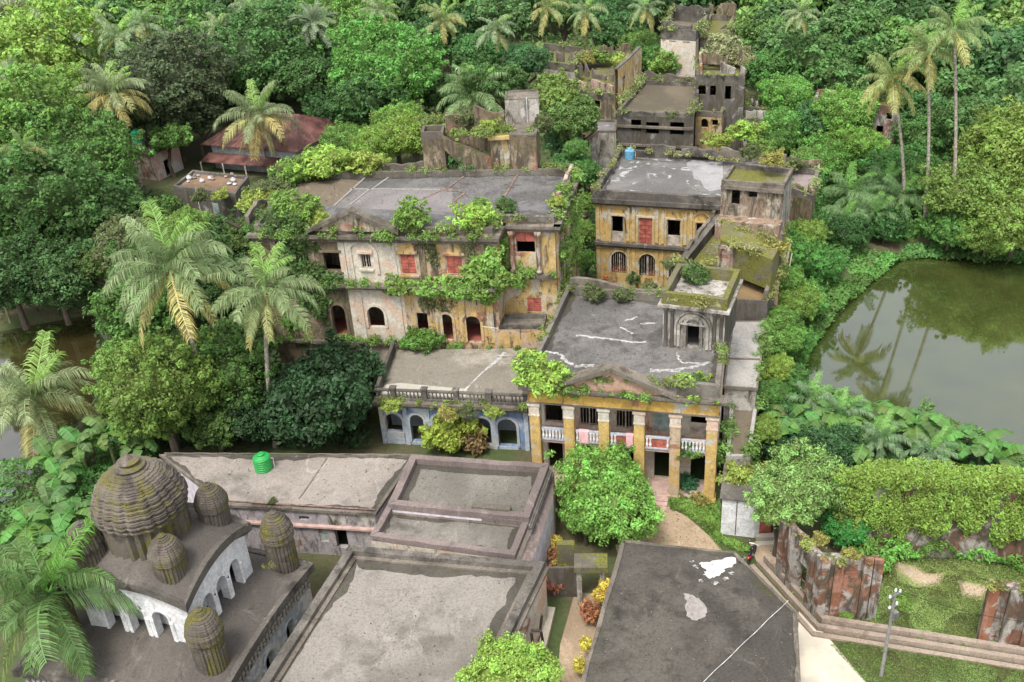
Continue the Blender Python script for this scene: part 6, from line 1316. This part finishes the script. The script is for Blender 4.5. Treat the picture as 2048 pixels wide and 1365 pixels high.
# right side
for x, y, r, z, k, c_, lb in ((1560, 80, 60, 9, 'round', (.08, .19, .04), 'light tree beside the tower ruin'), (1530, 140, 45, 8, 'round', (.05, .17, .03), 'green tree right of the arched ruin'), (1580, 200, 50, 7, 'fine', (.08, .25, .035), 'bright creeper covered tree right of the ruins'), (1590, 260, 45, 5, 'fine', (.07, .23, .035), 'creeper mound right of the low ruin'),
    (1650, 250, 55, 6, 'round', (.035, .12, .03), 'dark bush tree before the brick ruin'), (1700, 230, 50, 8, 'fine', (.09, .24, .03), 'creeper draped tree left of the brick ruin'), (1715, 290, 45, 5, 'fine', (.10, .25, .03), 'creeper mound below the brick ruin'), (1640, 330, 50, 3.5, 'fine', (.07, .21, .03), 'green mound behind the purplish annex'), (1830, 230, 55, 7, 'round', (.04, .13, .03), 'green tree between the palm trunks'), (1870, 280, 45, 5, 'round', (.05, .15, .03), 'low tree among the thin trunks'),
    (1790, 340, 50, 3.5, 'fine', (.05, .18, .035), 'low green mound by the leaning palm foot'), (1860, 370, 55, 4, 'round', (.06, .17, .03), 'green mound above the pond corner'), (1970, 260, 70, 8, 'round', (.05, .13, .03), 'green tree at the right below the logo corner'), (2030, 330, 98, 7.5, 'fine', (.12, .21, .03), 'large yellow green tree at the right edge above the pond'), (1945, 400, 68, 5.5, 'fine', (.10, .19, .03), 'yellow green tree overhanging the pond corner'), (2035, 440, 74, 4.5, 'fine', (.10, .19, .025), 'yellow green tree overhanging the pond at the right edge'), (1900, 460, 45, 2.5, 'round', (.05, .16, .025), 'dark green bank tree left of the overhanging tree'), (1975, 470, 45, 2.6, 'round', (.09, .19, .025), 'low bank tree at the far shore'),
    (1700, 470, 40, 2.5, 'round', (.025, .09, .02), 'dark bank bush under the fern like palms'), (1770, 455, 36, 2, 'round', (.025, .10, .02), 'dark bank bush at the far shore left'), (1600, 380, 40, 5, 'round', (.04, .14, .03), 'bush against the mossy wing, upper'), (1590, 440, 42, 5, 'round', (.05, .17, .03), 'bush against the mossy wing, middle'), (1600, 500, 46, 4.5, 'fine', (.05, .20, .03), 'bright bush between mossy wing and pond'), (1635, 530, 40, 3, 'fine', (.04, .19, .03), 'emerald bush on the pond bank'), (1615, 600, 38, 2.2, 'fine', (.05, .20, .03), 'green bush on the pond bank below the emerald one'),
    (1580, 610, 42, 4, 'fine', (.11, .23, .03), 'light bush beside the grey roofed passage'), (1570, 680, 42, 3.6, 'fine', (.08, .22, .03), 'bright bush right of the grey passage, lower'), (1550, 740, 34, 3.4, 'fine', (.15, .27, .03), 'yellow green bush at the passage corner'), (1575, 765, 36, 2.2, 'round', (.05, .16, .03), 'green bush on the bank near the banana plants'), (1560, 830, 36, 2.4, 'dense', (.03, .10, .03), 'dark bush right of the brown passage'), (1580, 690, 34, 2.2, 'fine', (.05, .20, .03), 'bank bush at the water edge'), (1560, 900, 40, 1.8, 'dense', (.02, .07, .02), 'dark undergrowth tree above the white hut'), (1660, 900, 60, 2.2, 'dense', (.03, .10, .03), 'dark mass below the banana plants')):
    tree_px(x, y, r, z, k, c_, lb)
# far wood along the top of the picture
rw = random.Random(12); cols_ = [(.05, .14, .03), (.035, .10, .025), (.08, .20, .035), (.06, .15, .04), (.10, .21, .04), (.04, .12, .035)]
ZN = ['in the upper left corner', 'above the leaning palm', 'above the pink hut', 'above the red roofed house', 'beside the date palm', 'above the round bright tree', 'above the palm by the stair room', 'above the overgrown ruin', 'behind the tower ruin', 'right of the tower ruin', 'above the brick ruin', 'above the slender palms', 'in the upper right corner']
TN = ['green', 'dark green', 'bright green', 'mid green', 'yellowish green', 'deep green']
SEENL = {}
def uniq(l):
    n = SEENL.get(l, 0); SEENL[l] = n+1
    return l if n == 0 else l+[', its right neighbour', ', rightmost of three', ', far right of the same row'][min(n-1, 2)]
def farlabel(x, row, ci): return uniq( '%s far tree %s, %s' % (TN[ci], ZN[max(0, min(12, int(x/158)))], ['farthest row', 'last row but one', 'at the top edge', 'second row', 'third row', 'nearest far row'][row]))
for row, (y, rp, z) in enumerate(((-75, 52, 9), (-45, 56, 9), (-15, 60, 9), (25, 60, 9), (65, 55, 8.5), (110, 50, 8))):
    x = -120+rw.uniform(0, 40)
    while x < 2200:
        ok = not (1040 < x < 1500 and y > 15) and not (y > 60 and 640 < x < 1000) and not (y > 30 and 850 < x < 905)
        if ok:
            ci = rw.randrange(6); t = tree_px(x, y+rw.uniform(-12, 12), rp*rw.uniform(.8, 1.25), z*rw.uniform(.85, 1.2), 'far', cols_[ci], farlabel(x, row, ci), 'trees of the far wood')
        x += rp*rw.uniform(1.15, 1.6)
# more filler trees: deep wood on the left, clearly behind the named ones
for (x, y, r, z) in ((300, 100, 50, 8), (380, 60, 50, 9), (230, 130, 45, 8), (560, 60, 55, 9), (100, 60, 55, 9), (480, 200, 40, 6), (650, 100, 45, 8), (880, 190, 45, 6), (900, 60, 50, 9), (1010, 40, 50, 10), (850, 30, 45, 9), (330, 280, 30, 6), (1640, 130, 60, 8), (1760, 120, 60, 8), (1880, 120, 60, 8), (1990, 120, 70, 8), (1930, 200, 55, 7), (1680, 170, 50, 7), (2080, 200, 80, 8)):
    tree_px(x, y, r, z, 'far', rw.choice(cols_), uniq('mid green tree '+ZN[max(0, min(12, int(x/158)))]+(', upper' if y < 90 else ', lower' if y < 180 else ', lowest')), 'gap filling trees of the wood')
# undergrowth
def uc(name, label, poly, z, h, n, leaf, col, seed, **k): return cover(name, label, poly, z, h, n, leaf, col, seed, **k)
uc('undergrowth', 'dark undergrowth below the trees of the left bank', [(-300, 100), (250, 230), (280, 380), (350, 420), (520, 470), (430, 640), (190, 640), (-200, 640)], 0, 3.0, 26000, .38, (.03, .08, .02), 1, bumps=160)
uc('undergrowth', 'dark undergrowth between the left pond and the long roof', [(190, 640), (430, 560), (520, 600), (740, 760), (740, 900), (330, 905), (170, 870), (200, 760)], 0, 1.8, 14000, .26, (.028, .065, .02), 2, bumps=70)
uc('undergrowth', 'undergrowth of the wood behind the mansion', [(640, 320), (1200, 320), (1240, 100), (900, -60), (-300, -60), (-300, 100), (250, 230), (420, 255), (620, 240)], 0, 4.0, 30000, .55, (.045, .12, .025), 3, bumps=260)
uc('undergrowth', 'bright creepers over the bushes right of the ruins', [(1540, 230), (1540, 330), (1660, 360), (1700, 470), (1820, 490), (2150, 500), (2200, 60), (1500, 40)], 0, 4.0, 42000, .33, (.06, .19, .03), 4, bumps=200)
uc('undergrowth', 'undergrowth between the ruins at the top', [(1200, 330), (1560, 330), (1560, 60), (1250, -60), (1040, -60), (1040, 200)], 0, 3.5, 12000, .42, (.055, .15, .03), 5, bumps=80)
uc('undergrowth', 'leafy bank between the mossy wing and the right pond', [(1535, 360), (1680, 380), (1720, 500), (1660, 590), (1600, 660), (1575, 770), (1620, 815), (1580, 880), (1500, 940), (1510, 780), (1540, 560)], 0, 2.6, 22000, .22, (.05, .18, .03), 6, bumps=110)
uc('undergrowth', 'green weeds in the alley between the mansion and the yellow house', [(1135, 340), (1215, 300), (1200, 560), (1150, 600), (1120, 560)], 0, 3, 3500, .25, (.05, .14, .03), 7, bumps=20)
uc('undergrowth', 'low creeping plants at the foot of the vine covered wall', [(1690, 1085), (1640, 1010), (1700, 950), (2150, 1010), (2150, 1190), (1960, 1130), (1800, 1130), (1740, 1190), (1700, 1140)], 0, 1.7, 24000, .13, (.08, .24, .03), 8, bumps=110)
uc('undergrowth', 'leaf bank behind the bananas on the near pond shore', [(1560, 830), (1650, 800), (1770, 850), (1860, 860), (1960, 900), (2090, 980), (2090, 1010), (1700, 960), (1560, 950)], 0, 1.8, 9000, .2, (.04, .12, .03), 9, bumps=50)
uc('undergrowth', 'weeds and low plants on the ground right of the path', [(1330, 1000), (1440, 1000), (1445, 1075), (1500, 1095), (1500, 1110), (1450, 1095), (1400, 1040), (1340, 1020)], 0, .35, 5000, .09, (.09, .20, .025), 10, bumps=60)
uc('undergrowth', 'leafy bank below the bananas left of the temple', [(-60, 960), (110, 900), (230, 880), (330, 905), (260, 1000), (180, 1080), (0, 1160), (-150, 1200)], 0, 2.0, 12000, .18, (.05, .16, .03), 11, bumps=60)
uc('lawn_grass', 'short grass on the open ground inside the brick wall', [(1740, 1150), (1800, 1120), (1960, 1120), (2150, 1170), (2150, 1310), (1960, 1290), (1740, 1250)], 0, .12, 75000, .05, (.15, .23, .055), 12, bumps=80, asp=.25, up=.2, holes=[[(1790, 1128), (1830, 1135), (1850, 1150), (1885, 1150), (1875, 1168), (1835, 1172), (1800, 1145)], [(1920, 1165), (1975, 1175), (1965, 1198), (1930, 1190)]])
uc('lawn_grass', 'grass on the near side of the stepped kerbs', [(1660, 1290), (1700, 1285), (2150, 1355), (2150, 1500), (1790, 1500), (1780, 1420)], 0, .12, 50000, .05, (.10, .18, .035), 13, bumps=60, asp=.25, up=.2)
uc('lawn_grass', 'thin grass strip in the yard before the portico', [(1325, 1005), (1440, 1010), (1440, 1100), (1400, 1050)], 0, .15, 7000, .07, (.09, .2, .03), 14, bumps=30, asp=.25, up=.2)
uc('moss_growth', 'fine weeds over the mossy roofs of the stepping wing', [(1372, 522), (1555, 540), (1560, 450), (1442, 436)], 8.3, .12, 2600, .07, (.15, .17, .025), 15, bumps=60)
uc('moss_growth', 'thin moss plants along the rear of the mansion roof', [(600, 345), (760, 345), (720, 352), (580, 372)], 15.5, .5, 1800, .12, (.16, .22, .03), 16, bumps=25)
# vine covered long wall at the right
A, B = P(1672, 1098, 0), P(2110, 1135, 0); A, B = Vector(A), Vector(B); VW = Wall(A, B, 0, 5.6)
root = thing('vine_wall', 'long ruined brick wall almost hidden under hanging vines at the right', 'wall', (A.x, A.y, 0)); m = MB(); VW.build(m); part('wall', m, BRW, root)
m = MB(); m.beam(A-VW.n*.45, B-VW.n*.45, .7, 0, 5.5); part('wall_core', m, BRW, root)
rv = random.Random(8); bl = []
for k in range(38):
    x = 1680+k*11.2+rv.uniform(-5, 5); y = 975+(x-1680)*.055+rv.uniform(-20, 75); bl.append((x, y, rv.uniform(12, 22), rv.uniform(26, 52)))
for k in range(34): x = 1680+k*12+rv.uniform(-5, 5); bl.append((x, 942+(x-1680)*.06+rv.uniform(-6, 12), 20, 16))
creeper('vine', 'yellow green vines hanging in curtains over the long wall at the right', VW, bl, 34000, .08, (.12, .22, .025), 9, (.1, .85))
uc('vine_top', 'vine tops on the crown of the long wall', [(1675, 945), (1760, 925), (2100, 950), (2110, 985), (1680, 970)], 5.4, .8, 6000, .11, (.12, .22, .025), 17, bumps=60)
# hanging aerial roots right of the mossy wing
root = thing('aerial_roots', 'pale hanging roots at the right side of the mossy wing', 'roots', P3(1550, 600, 0))
for k in range(16):
    x = 1528+k*2.8; z1 = 8.6; a = P3(x+14, 500+rv.uniform(-15, 15), z1); b = P3(x-8, 600+rv.uniform(-20, 10), 4); m = MB(); m.tube([a, a.lerp(b, .5)+Vector((rv.uniform(-.3, .3), -.2, 0)), b], [.07, .05, .035], 5); part('root', m, ROOTM, root)
# palms
palm(340, 540, 150, 445, 898, 'tallest coconut palm left of centre with yellowing lower fronds', 1, nf=27, col=(.125, .185, .075), yelf=.2, upf=True)
palm(530, 585, 122, 552, 895, 'second tall coconut palm, straight trunk in front of the mansion end', 2, nf=24, col=(.13, .19, .075), yelf=.22)
palm(68, 800, 128, 92, 905, 'coconut palm growing from the left pond bank', 3, nf=29, col=(.14, .19, .08), yelf=.3, zc=4.6)
palm(98, 1190, 178, 190, 1430, 'big green coconut palm in the bottom left corner', 4, nf=27, col=(.065, .14, .035), yelf=.12, yel=(.14, .18, .04), zc=9)
palm(225, 188, 80, 285, 378, 'leaning coconut palm at the upper left with drooping yellow fronds', 5, nf=27, col=(.15, .20, .09), yelf=.45)
palm(515, 235, 88, 536, 345, 'coconut palm in front of the red roofed house', 6, nf=27, col=(.14, .19, .085), yelf=.4, zc=10)
palm(885, 42, 54, 895, 137, 'palm with a white trunk above the round tree', 7, nf=18, yelf=.3, col=(.15, .20, .07), zc=15)
palm(945, 195, 92, 952, 300, 'broad coconut palm left of the stair room', 8, nf=28, yelf=.1, col=(.12, .20, .075), zc=8.5)
palm(45, 300, 50, 60, 420, 'young palm with yellow lower fronds at the left edge', 9, nf=15, yelf=.5, zc=17)
palm(125, 85, 68, 130, 130, 'pale palm in the upper left wood', 10, nf=18, yelf=.1, col=(.16, .22, .12), zc=17)
palm(235, 75, 60, 240, 130, 'palm with upright fronds in the upper left wood', 11, nf=18, yelf=.1, col=(.15, .22, .10), zc=17)
palm(345, 85, 42, 348, 130, 'greyish palm above the grey olive tree', 12, nf=16, yelf=.1, col=(.14, .18, .11), zc=16)
palm(395, 100, 38, 398, 140, 'small pale palm right of the greyish one', 13, nf=15, yelf=.4, col=(.2, .22, .1), zc=15)
palm(625, 45, 48, 627, 100, 'grey green date palm at the top of the picture', 14, kind='date', nf=46, col=(.15, .20, .12), zc=17)
palm(545, 55, 30, 547, 95, 'small fan palm left of the date palm', 15, kind='fan', nf=22, col=(.20, .26, .10), yel=(.2, .2, .1), zc=16)
palm(30, 40, 45, 35, 110, 'fan palm with dead brown leaves in the upper left corner', 16, kind='fan', nf=26, col=(.18, .22, .11), yel=(.20, .15, .10), zc=16)
palm(1095, 15, 52, 1102, 80, 'palm at the top edge above the overgrown ruin', 17, nf=16, yelf=.3, col=(.16, .2, .07), zc=17)
palm(1170, 25, 50, 1172, 70, 'pale palm beside the dense tree at the top', 18, nf=16, yelf=.2, col=(.14, .2, .08), zc=17)
palm(1785, 160, 78, 1806, 445, 'palm with curved white trunk before the brick ruin, fronds drooping yellow', 19, nf=20, yelf=.5, col=(.14, .2, .06))
palm(1856, 110, 72, 1846, 470, 'slender palm right of the curved one', 20, nf=18, yelf=.25, col=(.13, .19, .06))
palm(1908, 60, 72, 1898, 485, 'thin tall palm with the longest white trunk at the right', 21, nf=18, yelf=.25, col=(.12, .19, .06))
palm(2035, 110, 62, 2050, 260, 'palm at the upper right edge', 22, nf=18, yelf=.1, col=(.13, .19, .09), zc=9)
for k, (x, y, r, lb) in enumerate(((1700, 390, 74, 'low arching palm clump above the far left pond shore'), (1745, 430, 72, 'drooping low palm at the pond edge'), (1800, 395, 64, 'low arching palm right of the drooping one'), (1690, 440, 56, 'low palm beside the creeper bushes'), (1770, 370, 55, 'rear low palm above the pond corner'))):
    palm(x, y, r, x+4, y+40, lb, 30+k, nf=18, yelf=.0, col=(.085, .17, .06), zc=3.2, trunkr=.2)
for k, (x, y, r, lb) in enumerate(((1620, 800, 62, 'silvery fronded palm on the near left pond shore'), (1680, 830, 66, 'silvery low palm among the bananas'), (1760, 880, 60, 'low feathery palm below the pond'), (1860, 905, 60, 'low feathery palm right of the banana group'))):
    palm(x, y, r, x+3, y+50, lb, 40+k, nf=17, yelf=.1, yel=(.25, .26, .12), col=(.11, .19, .09), zc=2.8, trunkr=.18)
for k, (x, y, h, lb) in enumerate(((1600, 880, 2.4, 'low banana plant beside the white hut shrub'), (1725, 900, 2.2, 'low banana plant in front of the middle shore group'), (1870, 900, 2.4, 'broad leaved banana plant before the tall one'), (2000, 925, 2.2, 'last banana plant on the shore near the right edge'), (1665, 840, 2.6, 'banana plant behind the silvery palm'), (1575, 850, 2.6, 'banana plant with a bright upright leaf beside the dark bushes'), (1700, 845, 2.4, 'banana plant left of the middle of the near pond shore'), (1790, 850, 2.6, 'banana plant in the middle of the near pond shore'), (1830, 860, 2.8, 'tall banana plant with erect leaves on the pond shore'), (1905, 885, 2.6, 'banana plant right of the tall one'), (1960, 905, 2.4, 'banana plant near the right end of the shore group'), (1740, 870, 2.2, 'shorter banana plant in front of the shore group'), (1640, 870, 2.4, 'banana plant over the dark hollow'),
    (105, 925, 2.6, 'banana plant at the left pond edge by the temple'), (120, 960, 3.0, 'banana plant left of the largest tower, upper'), (160, 900, 3.2, 'banana plant behind the largest tower'), (100, 1020, 3.0, 'banana plant left of the largest tower, middle'), (150, 1035, 2.6, 'banana plant close to the largest tower'), (215, 880, 3.4, 'banana plant with pale young leaf above the largest tower'), (60, 1060, 2.6, 'banana plant above the corner palm'), (130, 1085, 2.2, 'small banana plant above the corner palm'), (290, 890, 2.0, 'banana plant at the left end of the long roof'),
    (5, 600, 3.4, 'banana plant on the left edge above the pond'))):
    banana(x, y, h, lb, 60+k, col=(.05, .125, .025), L=2.8)
# dead leaf litter, small shoots on kerbs
for px_, py_, r_, lb in ((1695, 1235, 12, 'weed tuft at the foot of the brick wall'), (1750, 1225, 12, 'weed tuft right of the brick wall end'), (1985, 1285, 12, 'weed tuft by the right wall fragment'), (1640, 1080, 14, 'yellowish weeds on the brick wall top'), (1700, 1110, 16, 'dry grass on the brick wall top'), (1600, 1140, 10, 'shoot in the brick wall opening'), (1800, 1205, 16, 'weed clump on the lawn behind the pole'), (1350, 1000, 12, 'weed tuft by the entrance steps'), (1400, 1000, 16, 'dry weeds before the last column')):
    bush_px(px_, py_, r_, 4.6 if 'top' in lb else 0, BR if 'dry' not in lb and 'yellow' not in lb else YO, lb, name='weed_tuft')

# bare sandy spots in the lawn
for pts in ([(1785, 1122), (1835, 1132), (1855, 1147), (1890, 1147), (1882, 1172), (1830, 1176), (1795, 1150)], [(1915, 1160), (1980, 1172), (1972, 1203), (1925, 1195)]): sheet('bare_ground', pts, .02, concrete('sand', (.50, .38, .28), (.36, .27, .19), .4, .02))
# weeds along the edges of the ruins
def qe(q, z, ks=None): return [(q[k], q[(k+1) % len(q)], z) for k in (ks or range(len(q)))]
weeds('roof_weeds', 'weeds and moss tufts along the parapets of the mansion', qe(MQ, 15.95), 9000, .10, (.11, .18, .035), 101, h=.75, gap=.7)
weeds('ledge_weeds', 'weeds on the cornices and ledges of the mansion front', [(MW.pt(0, 0, .6), MW.pt(MW.L, 0, .6), 15.4), (MW.pt(0, 0, .6), MW.pt(MW.L, 0, .6), 10.7), (MW.pt(0, 0, .3), MW.pt(MW.L*.6, 0, .3), 4.7), (MW2.pt(0, 0, .3), MW2.pt(MW2.L, 0, .3), 10.7)], 9000, .10, (.09, .19, .03), 102, h=.85, gap=.8)
weeds('ledge_weeds', 'plants creeping down the right side wall of the mansion', [(MW3.pt(0, 0, .2), MW3.pt(MW3.L, 0, .2), z) for z in (15.6, 14, 12, 10.5, 8, 6)], 7000, .12, (.10, .21, .03), 103, h=1.0, gap=1.2)
PQ_ = [Vector(P(1052, 748, 10.6)), Vector(P(1440, 776, 10.6)), Vector(P(1458, 600, 10.6)), Vector(P(1135, 573, 10.6))]
weeds('roof_weeds', 'weeds on the parapets of the portico house', qe(PQ_, 10.65), 5000, .085, (.11, .17, .035), 104, h=.55, gap=.7)
weeds('ledge_weeds', 'weeds on the cornice and pediment of the portico', [(PWf.pt(0, 0, .4), PWf.pt(PWf.L, 0, .4), 9.7), (PWf.pt(2, 0, 0), PWf.pt(PWf.L/2, 0, 0), 10.6)], 3000, .09, (.09, .18, .03), 105, h=.6, gap=.8)
weeds('ledge_weeds', 'plants on the cornice of the blue arcade', [(TW.pt(0, 0, .5), TW.pt(TW.L, 0, .5), 4.6), (TW.pt(0, 0, .3), TW.pt(TW.L, 0, .3), 4.2)], 3200, .085, (.12, .19, .035), 106, h=.6, gap=.6)
weeds('roof_weeds', 'weeds along the rear wall of the terrace roof', [(P(800, 690, 4.7), P(1040, 700, 4.7), 4.7)], 1500, .09, (.07, .17, .03), 107, h=.5, gap=.6)
YQ_ = [Vector(P(1190, 384, 10.9)), Vector(P(1440, 396, 10.9)), Vector(P(1575, 335, 10.9)), Vector(P(1240, 303, 10.9))]
weeds('roof_weeds', 'dry weeds along the rear parapet of the yellow house', qe(YQ_, 11.1, (1, 2, 3)), 4500, .11, (.15, .17, .06), 108, h=.7, gap=.7)
weeds('roof_weeds', 'weeds over the mossy wing', [(P(1372, 522, 8.6), P(1560, 548, 8.6), 8.5), (P(1560, 545, 8.6), P(1567, 445, 8.6), 8.5), (P(1446, 440, 11.8), P(1560, 492, 11.2), 11.5), (P(1440, 480, 11.2), P(1545, 520, 11.2), 11.2), (P(1535, 603, 7.6), P(1560, 540, 7.6), 7.6), (P(1325, 600, 14.6), P(1445, 610, 14.6), 14.6), (P(1455, 528, 14.6), P(1350, 520, 14.6), 14.6)], 5500, .10, (.16, .18, .05), 109, h=.8, gap=.6)
weeds('roof_weeds', 'climbing plants along the right edge of the grey passage and mossy wing', [(P(1513, 772, 6.3), P(1532, 640, 6.3), 6.2), (P(1513, 772, 5), P(1532, 640, 5), 4.6), (P(1500, 915, 4.2), P(1517, 795, 4.2), 4.2), (P(1452, 912, 4.2), P(1462, 790, 4.2), 4.2), (P(1560, 545, 7), P(1572, 445, 7), 7), (P(1560, 545, 5), P(1572, 445, 5), 5)], 6500, .12, (.09, .20, .035), 110, h=1.0, gap=.7)
far_e = []
for l, z in (([(1233, 222), (1388, 228), (1394, 165), (1288, 160)], 9.8), ([(1120, 175), (1232, 190), (1268, 105), (1150, 95)], 9.4), ([(1066, 120), (1150, 130), (1170, 95), (1085, 85)], 11.2), ([(1322, 58), (1392, 62), (1418, 28), (1345, 20)], 15), ([(1400, 72), (1455, 75), (1470, 30), (1420, 28)], 13.6), ([(1392, 150), (1490, 152), (1488, 118), (1400, 112)], 12.8), ([(1392, 222), (1445, 225), (1455, 200), (1396, 198)], 8.4), ([(1448, 236), (1530, 240), (1522, 215), (1455, 210)], 6.6), ([(1572, 372), (1625, 392), (1640, 338), (1580, 332)], 9.7), ([(1236, 207), (1283, 158), (1283, 158), (1236, 207)], 14.6)): far_e += qe(pq(l, z), z)
weeds('roof_weeds', 'weeds along the broken tops of the far ruins', far_e, 12000, .15, (.13, .18, .05), 111, h=1.1, gap=1.2)
weeds('ruin_weeds', 'bushy weeds at the foot of the far ruins', [(P(x, y, 0), P(x+40, y+4, 0), z) for x, y, z in ((1235, 310, 1), (1290, 312, 1), (1340, 315, 2), (1400, 312, 2), (1450, 310, 3), (1500, 300, 2), (1330, 200, 4), (1310, 190, 4), (1380, 180, 6), (1130, 250, 2), (1180, 260, 2), (1450, 250, 3))], 9000, .2, (.09, .21, .035), 112, h=2.6, gap=1.0)
weeds('roof_weeds', 'weeds on the ruined roof pavilion of the mansion', [(P(905+k*12, 300, 18), P(930+k*12, 300, 18), z) for k in range(6) for z in (19.6,)] + [(P(990, 260, 19.4), P(1075, 262, 19.4), 19.4), (P(930, 345, 15.6), P(1000, 348, 15.6), 15.6), (P(1080, 340, 15.6), P(1140, 338, 15.6), 15.8)], 4500, .11, (.12, .19, .04), 113, h=.9, gap=.6)
weeds('wall_weeds', 'grass tufts on top of the brick walls by the kerbs', [(P(1556, 1150, 0), P(1632, 1232, 0), 4.85), (P(1632, 1232, 0), P(1742, 1236, 0), 4.85), (P(1952, 1288, 0), P(2120, 1318, 0), 4.95)], 2200, .075, (.15, .20, .04), 114, h=.5, gap=.5)
weeds('wall_weeds', 'small weeds at the foot of the brick walls by the kerbs', [(P(1560, 1158, 0), P(1632, 1240, 0), 0), (P(1632, 1240, 0), P(1745, 1243, 0), 0), (P(1952, 1296, 0), P(2120, 1326, 0), 0), (P(1750, 1262, 0), P(1950, 1300, 0), 0)], 2600, .06, (.09, .2, .03), 115, h=.45, gap=.4)
weeds('dome_weeds', 'moss plants on the temple towers and roofs', [((TG(a, b).x, TG(a, b).y), (TG(a+.8, b).x, TG(a+.8, b).y), z) for a, b, z in ((3.9, 3.4, 8.9), (2.2, 3.2, 9.3), (4.6, 3.2, 5.9), (5.2, 2.8, 6.1))], 260, .05, (.14, .18, .03), 116, h=.3, gap=.4)
for k, (x, y, r, z, lb) in enumerate(((1345, 140, 34, 8, 'green shrub tree below the grey tower ruin'), (1300, 120, 34, 9, 'shrub tree between the tower ruin and yellow ruin wall'), (1390, 120, 26, 9, 'shrub tree over the black house rear edge'), (1270, 90, 30, 10, 'shrub tree behind the yellow ruin wall'), (1430, 195, 18, 7, 'small shrub tree on the arched ruin'), (1475, 230, 26, 5, 'shrub tree inside the low grey ruin'), (1525, 260, 34, 4, 'bright shrub tree beside the low grey ruin'), (1545, 290, 34, 4, 'shrub tree behind the yellow house corner'), (1625, 320, 30, 4, 'shrub tree behind the annex parapet'), (1215, 285, 22, 5, 'shrub tree in the gap left of the yellow house'))):
    tree_px(x, y, r, z, 'fine', [(.09, .20, .035), (.06, .17, .03), (.12, .22, .05)][k % 3], lb)

uc('undergrowth', 'reeds and bushes along the far shore of the right pond', [(1690, 500), (1730, 545), (1800, 522), (1850, 517), (1900, 522), (2048, 536), (2200, 534), (2200, 480), (1850, 440), (1700, 470)], -.9, 2.6, 16000, .24, (.05, .15, .03), 30, bumps=60)
uc('undergrowth', 'overhanging plants at the left shore of the right pond', [(1560, 780), (1590, 690), (1620, 615), (1680, 530), (1790, 490), (1815, 515), (1745, 566), (1668, 645), (1628, 700), (1602, 770)], -.9, 1.9, 15000, .2, (.06, .19, .03), 31, bumps=50)
uc('undergrowth', 'plants at the near shore of the right pond', [(1590, 770), (1640, 790), (1760, 815), (1850, 825), (1960, 875), (2080, 950), (2080, 985), (1950, 915), (1840, 865), (1640, 830)], -.6, 1.6, 8000, .2, (.07, .18, .035), 32, bumps=50)
for k, (x, y, r, z, kd, lb) in enumerate(((1555, 640, 30, 5, 'fine', 'bush leaning on the top of the grey passage'), (1545, 790, 26, 4, 'fine', 'bush between the grey passage and the bank'), (1530, 860, 30, 3, 'fine', 'bush right beside the brown passage'), (1575, 560, 30, 6, 'fine', 'bush against the hanging roots'), (1590, 400, 34, 7, 'round', 'bush climbing the annex wall'), (1610, 470, 34, 5.5, 'fine', 'bush below the annex by the wing'), (1170, 520, 22, 4, 'round', 'lowest shrub tree in the alley by the mansion side'), (1150, 300, 24, 11, 'fine', 'bright shrub tree at the head of the alley'),
    (560, 520, 44, 9, 'fine', 'creeper laden tree at the left end of the mansion front'), (600, 640, 36, 6, 'round', 'tree before the lower left of the mansion front'), (540, 460, 34, 12, 'fine', 'light tree top at the mansion left corner'), (520, 410, 30, 13, 'fine', 'light shrub tree behind the mansion left corner'))):
    tree_px(x, y, r, z, kd, [(.08, .21, .03), (.06, .18, .03), (.12, .23, .03)][k % 3], lb)

# fallen leaves and litter on the foreground roofs and paths
for k, (lb, poly, z, n, c_) in enumerate((('dry leaves scattered over the pale hall roof', [(720, 1130), (1060, 1150), (985, 1420), (540, 1420)], 4.76, 900, (.10, .075, .04)), ('dry leaves scattered over the dark polygonal roof', [(1255, 1090), (1460, 1110), (1585, 1225), (1590, 1420), (1165, 1400)], 4.41, 900, (.12, .10, .06)), ('dry leaves scattered over the long pale roof', [(335, 915), (810, 918), (740, 1012), (462, 996)], 4.31, 500, (.09, .07, .04)),
    ('litter on the double roofed house', [(835, 930), (1075, 945), (1045, 1025), (790, 1000)], 5.11, 400, (.08, .07, .035)), ('fallen leaves on the portico house roof', [(1135, 600), (1320, 610), (1420, 740), (1080, 705)], 10.06, 700, (.10, .085, .05)), ('fallen leaves on the garden path', [(1290, 1010), (1330, 1010), (1420, 1085), (1250, 1095)], .02, 300, (.12, .10, .04)), ('moss tufts on the rear part of the mansion roof', [(600, 352), (1130, 345), (1110, 400), (560, 420)], 15.52, 1500, (.11, .12, .05)))):
    cover('leaf_litter', lb, poly, z, .02, n, .045 if z < 12 else .07, c_, 200+k, bumps=4)

for k, (x, y, r, bx, by, lb) in enumerate(((185, 40, 44, 188, 90, 'pale palm crown between the two palms of the upper left wood'), (285, 50, 42, 288, 100, 'palm above the grey olive tree, left of the greyish one'), (440, 60, 46, 442, 110, 'palm among the trees left of the wide green tree'), (500, 20, 44, 502, 70, 'palm at the top edge left of the fan palm'), (80, 30, 46, 84, 80, 'palm close to the upper left fan palm'), (760, 25, 44, 764, 80, 'palm above the large round bright tree'), (990, 60, 48, 994, 120, 'palm behind the tree near the stair room'), (1290, 20, 42, 1292, 70, 'palm left of the grey tower ruin'), (1600, 30, 44, 1603, 80, 'palm right of the tower ruin at the top'), (30, 150, 46, 34, 210, 'palm sticking out of the huge light green tree'))):
    palm(x, y, r, bx, by, lb, 70+k, nf=20, yelf=(.1, .3, .2)[k % 3], col=[(.15, .21, .11), (.13, .2, .09), (.16, .22, .10)][k % 3], zc=17)
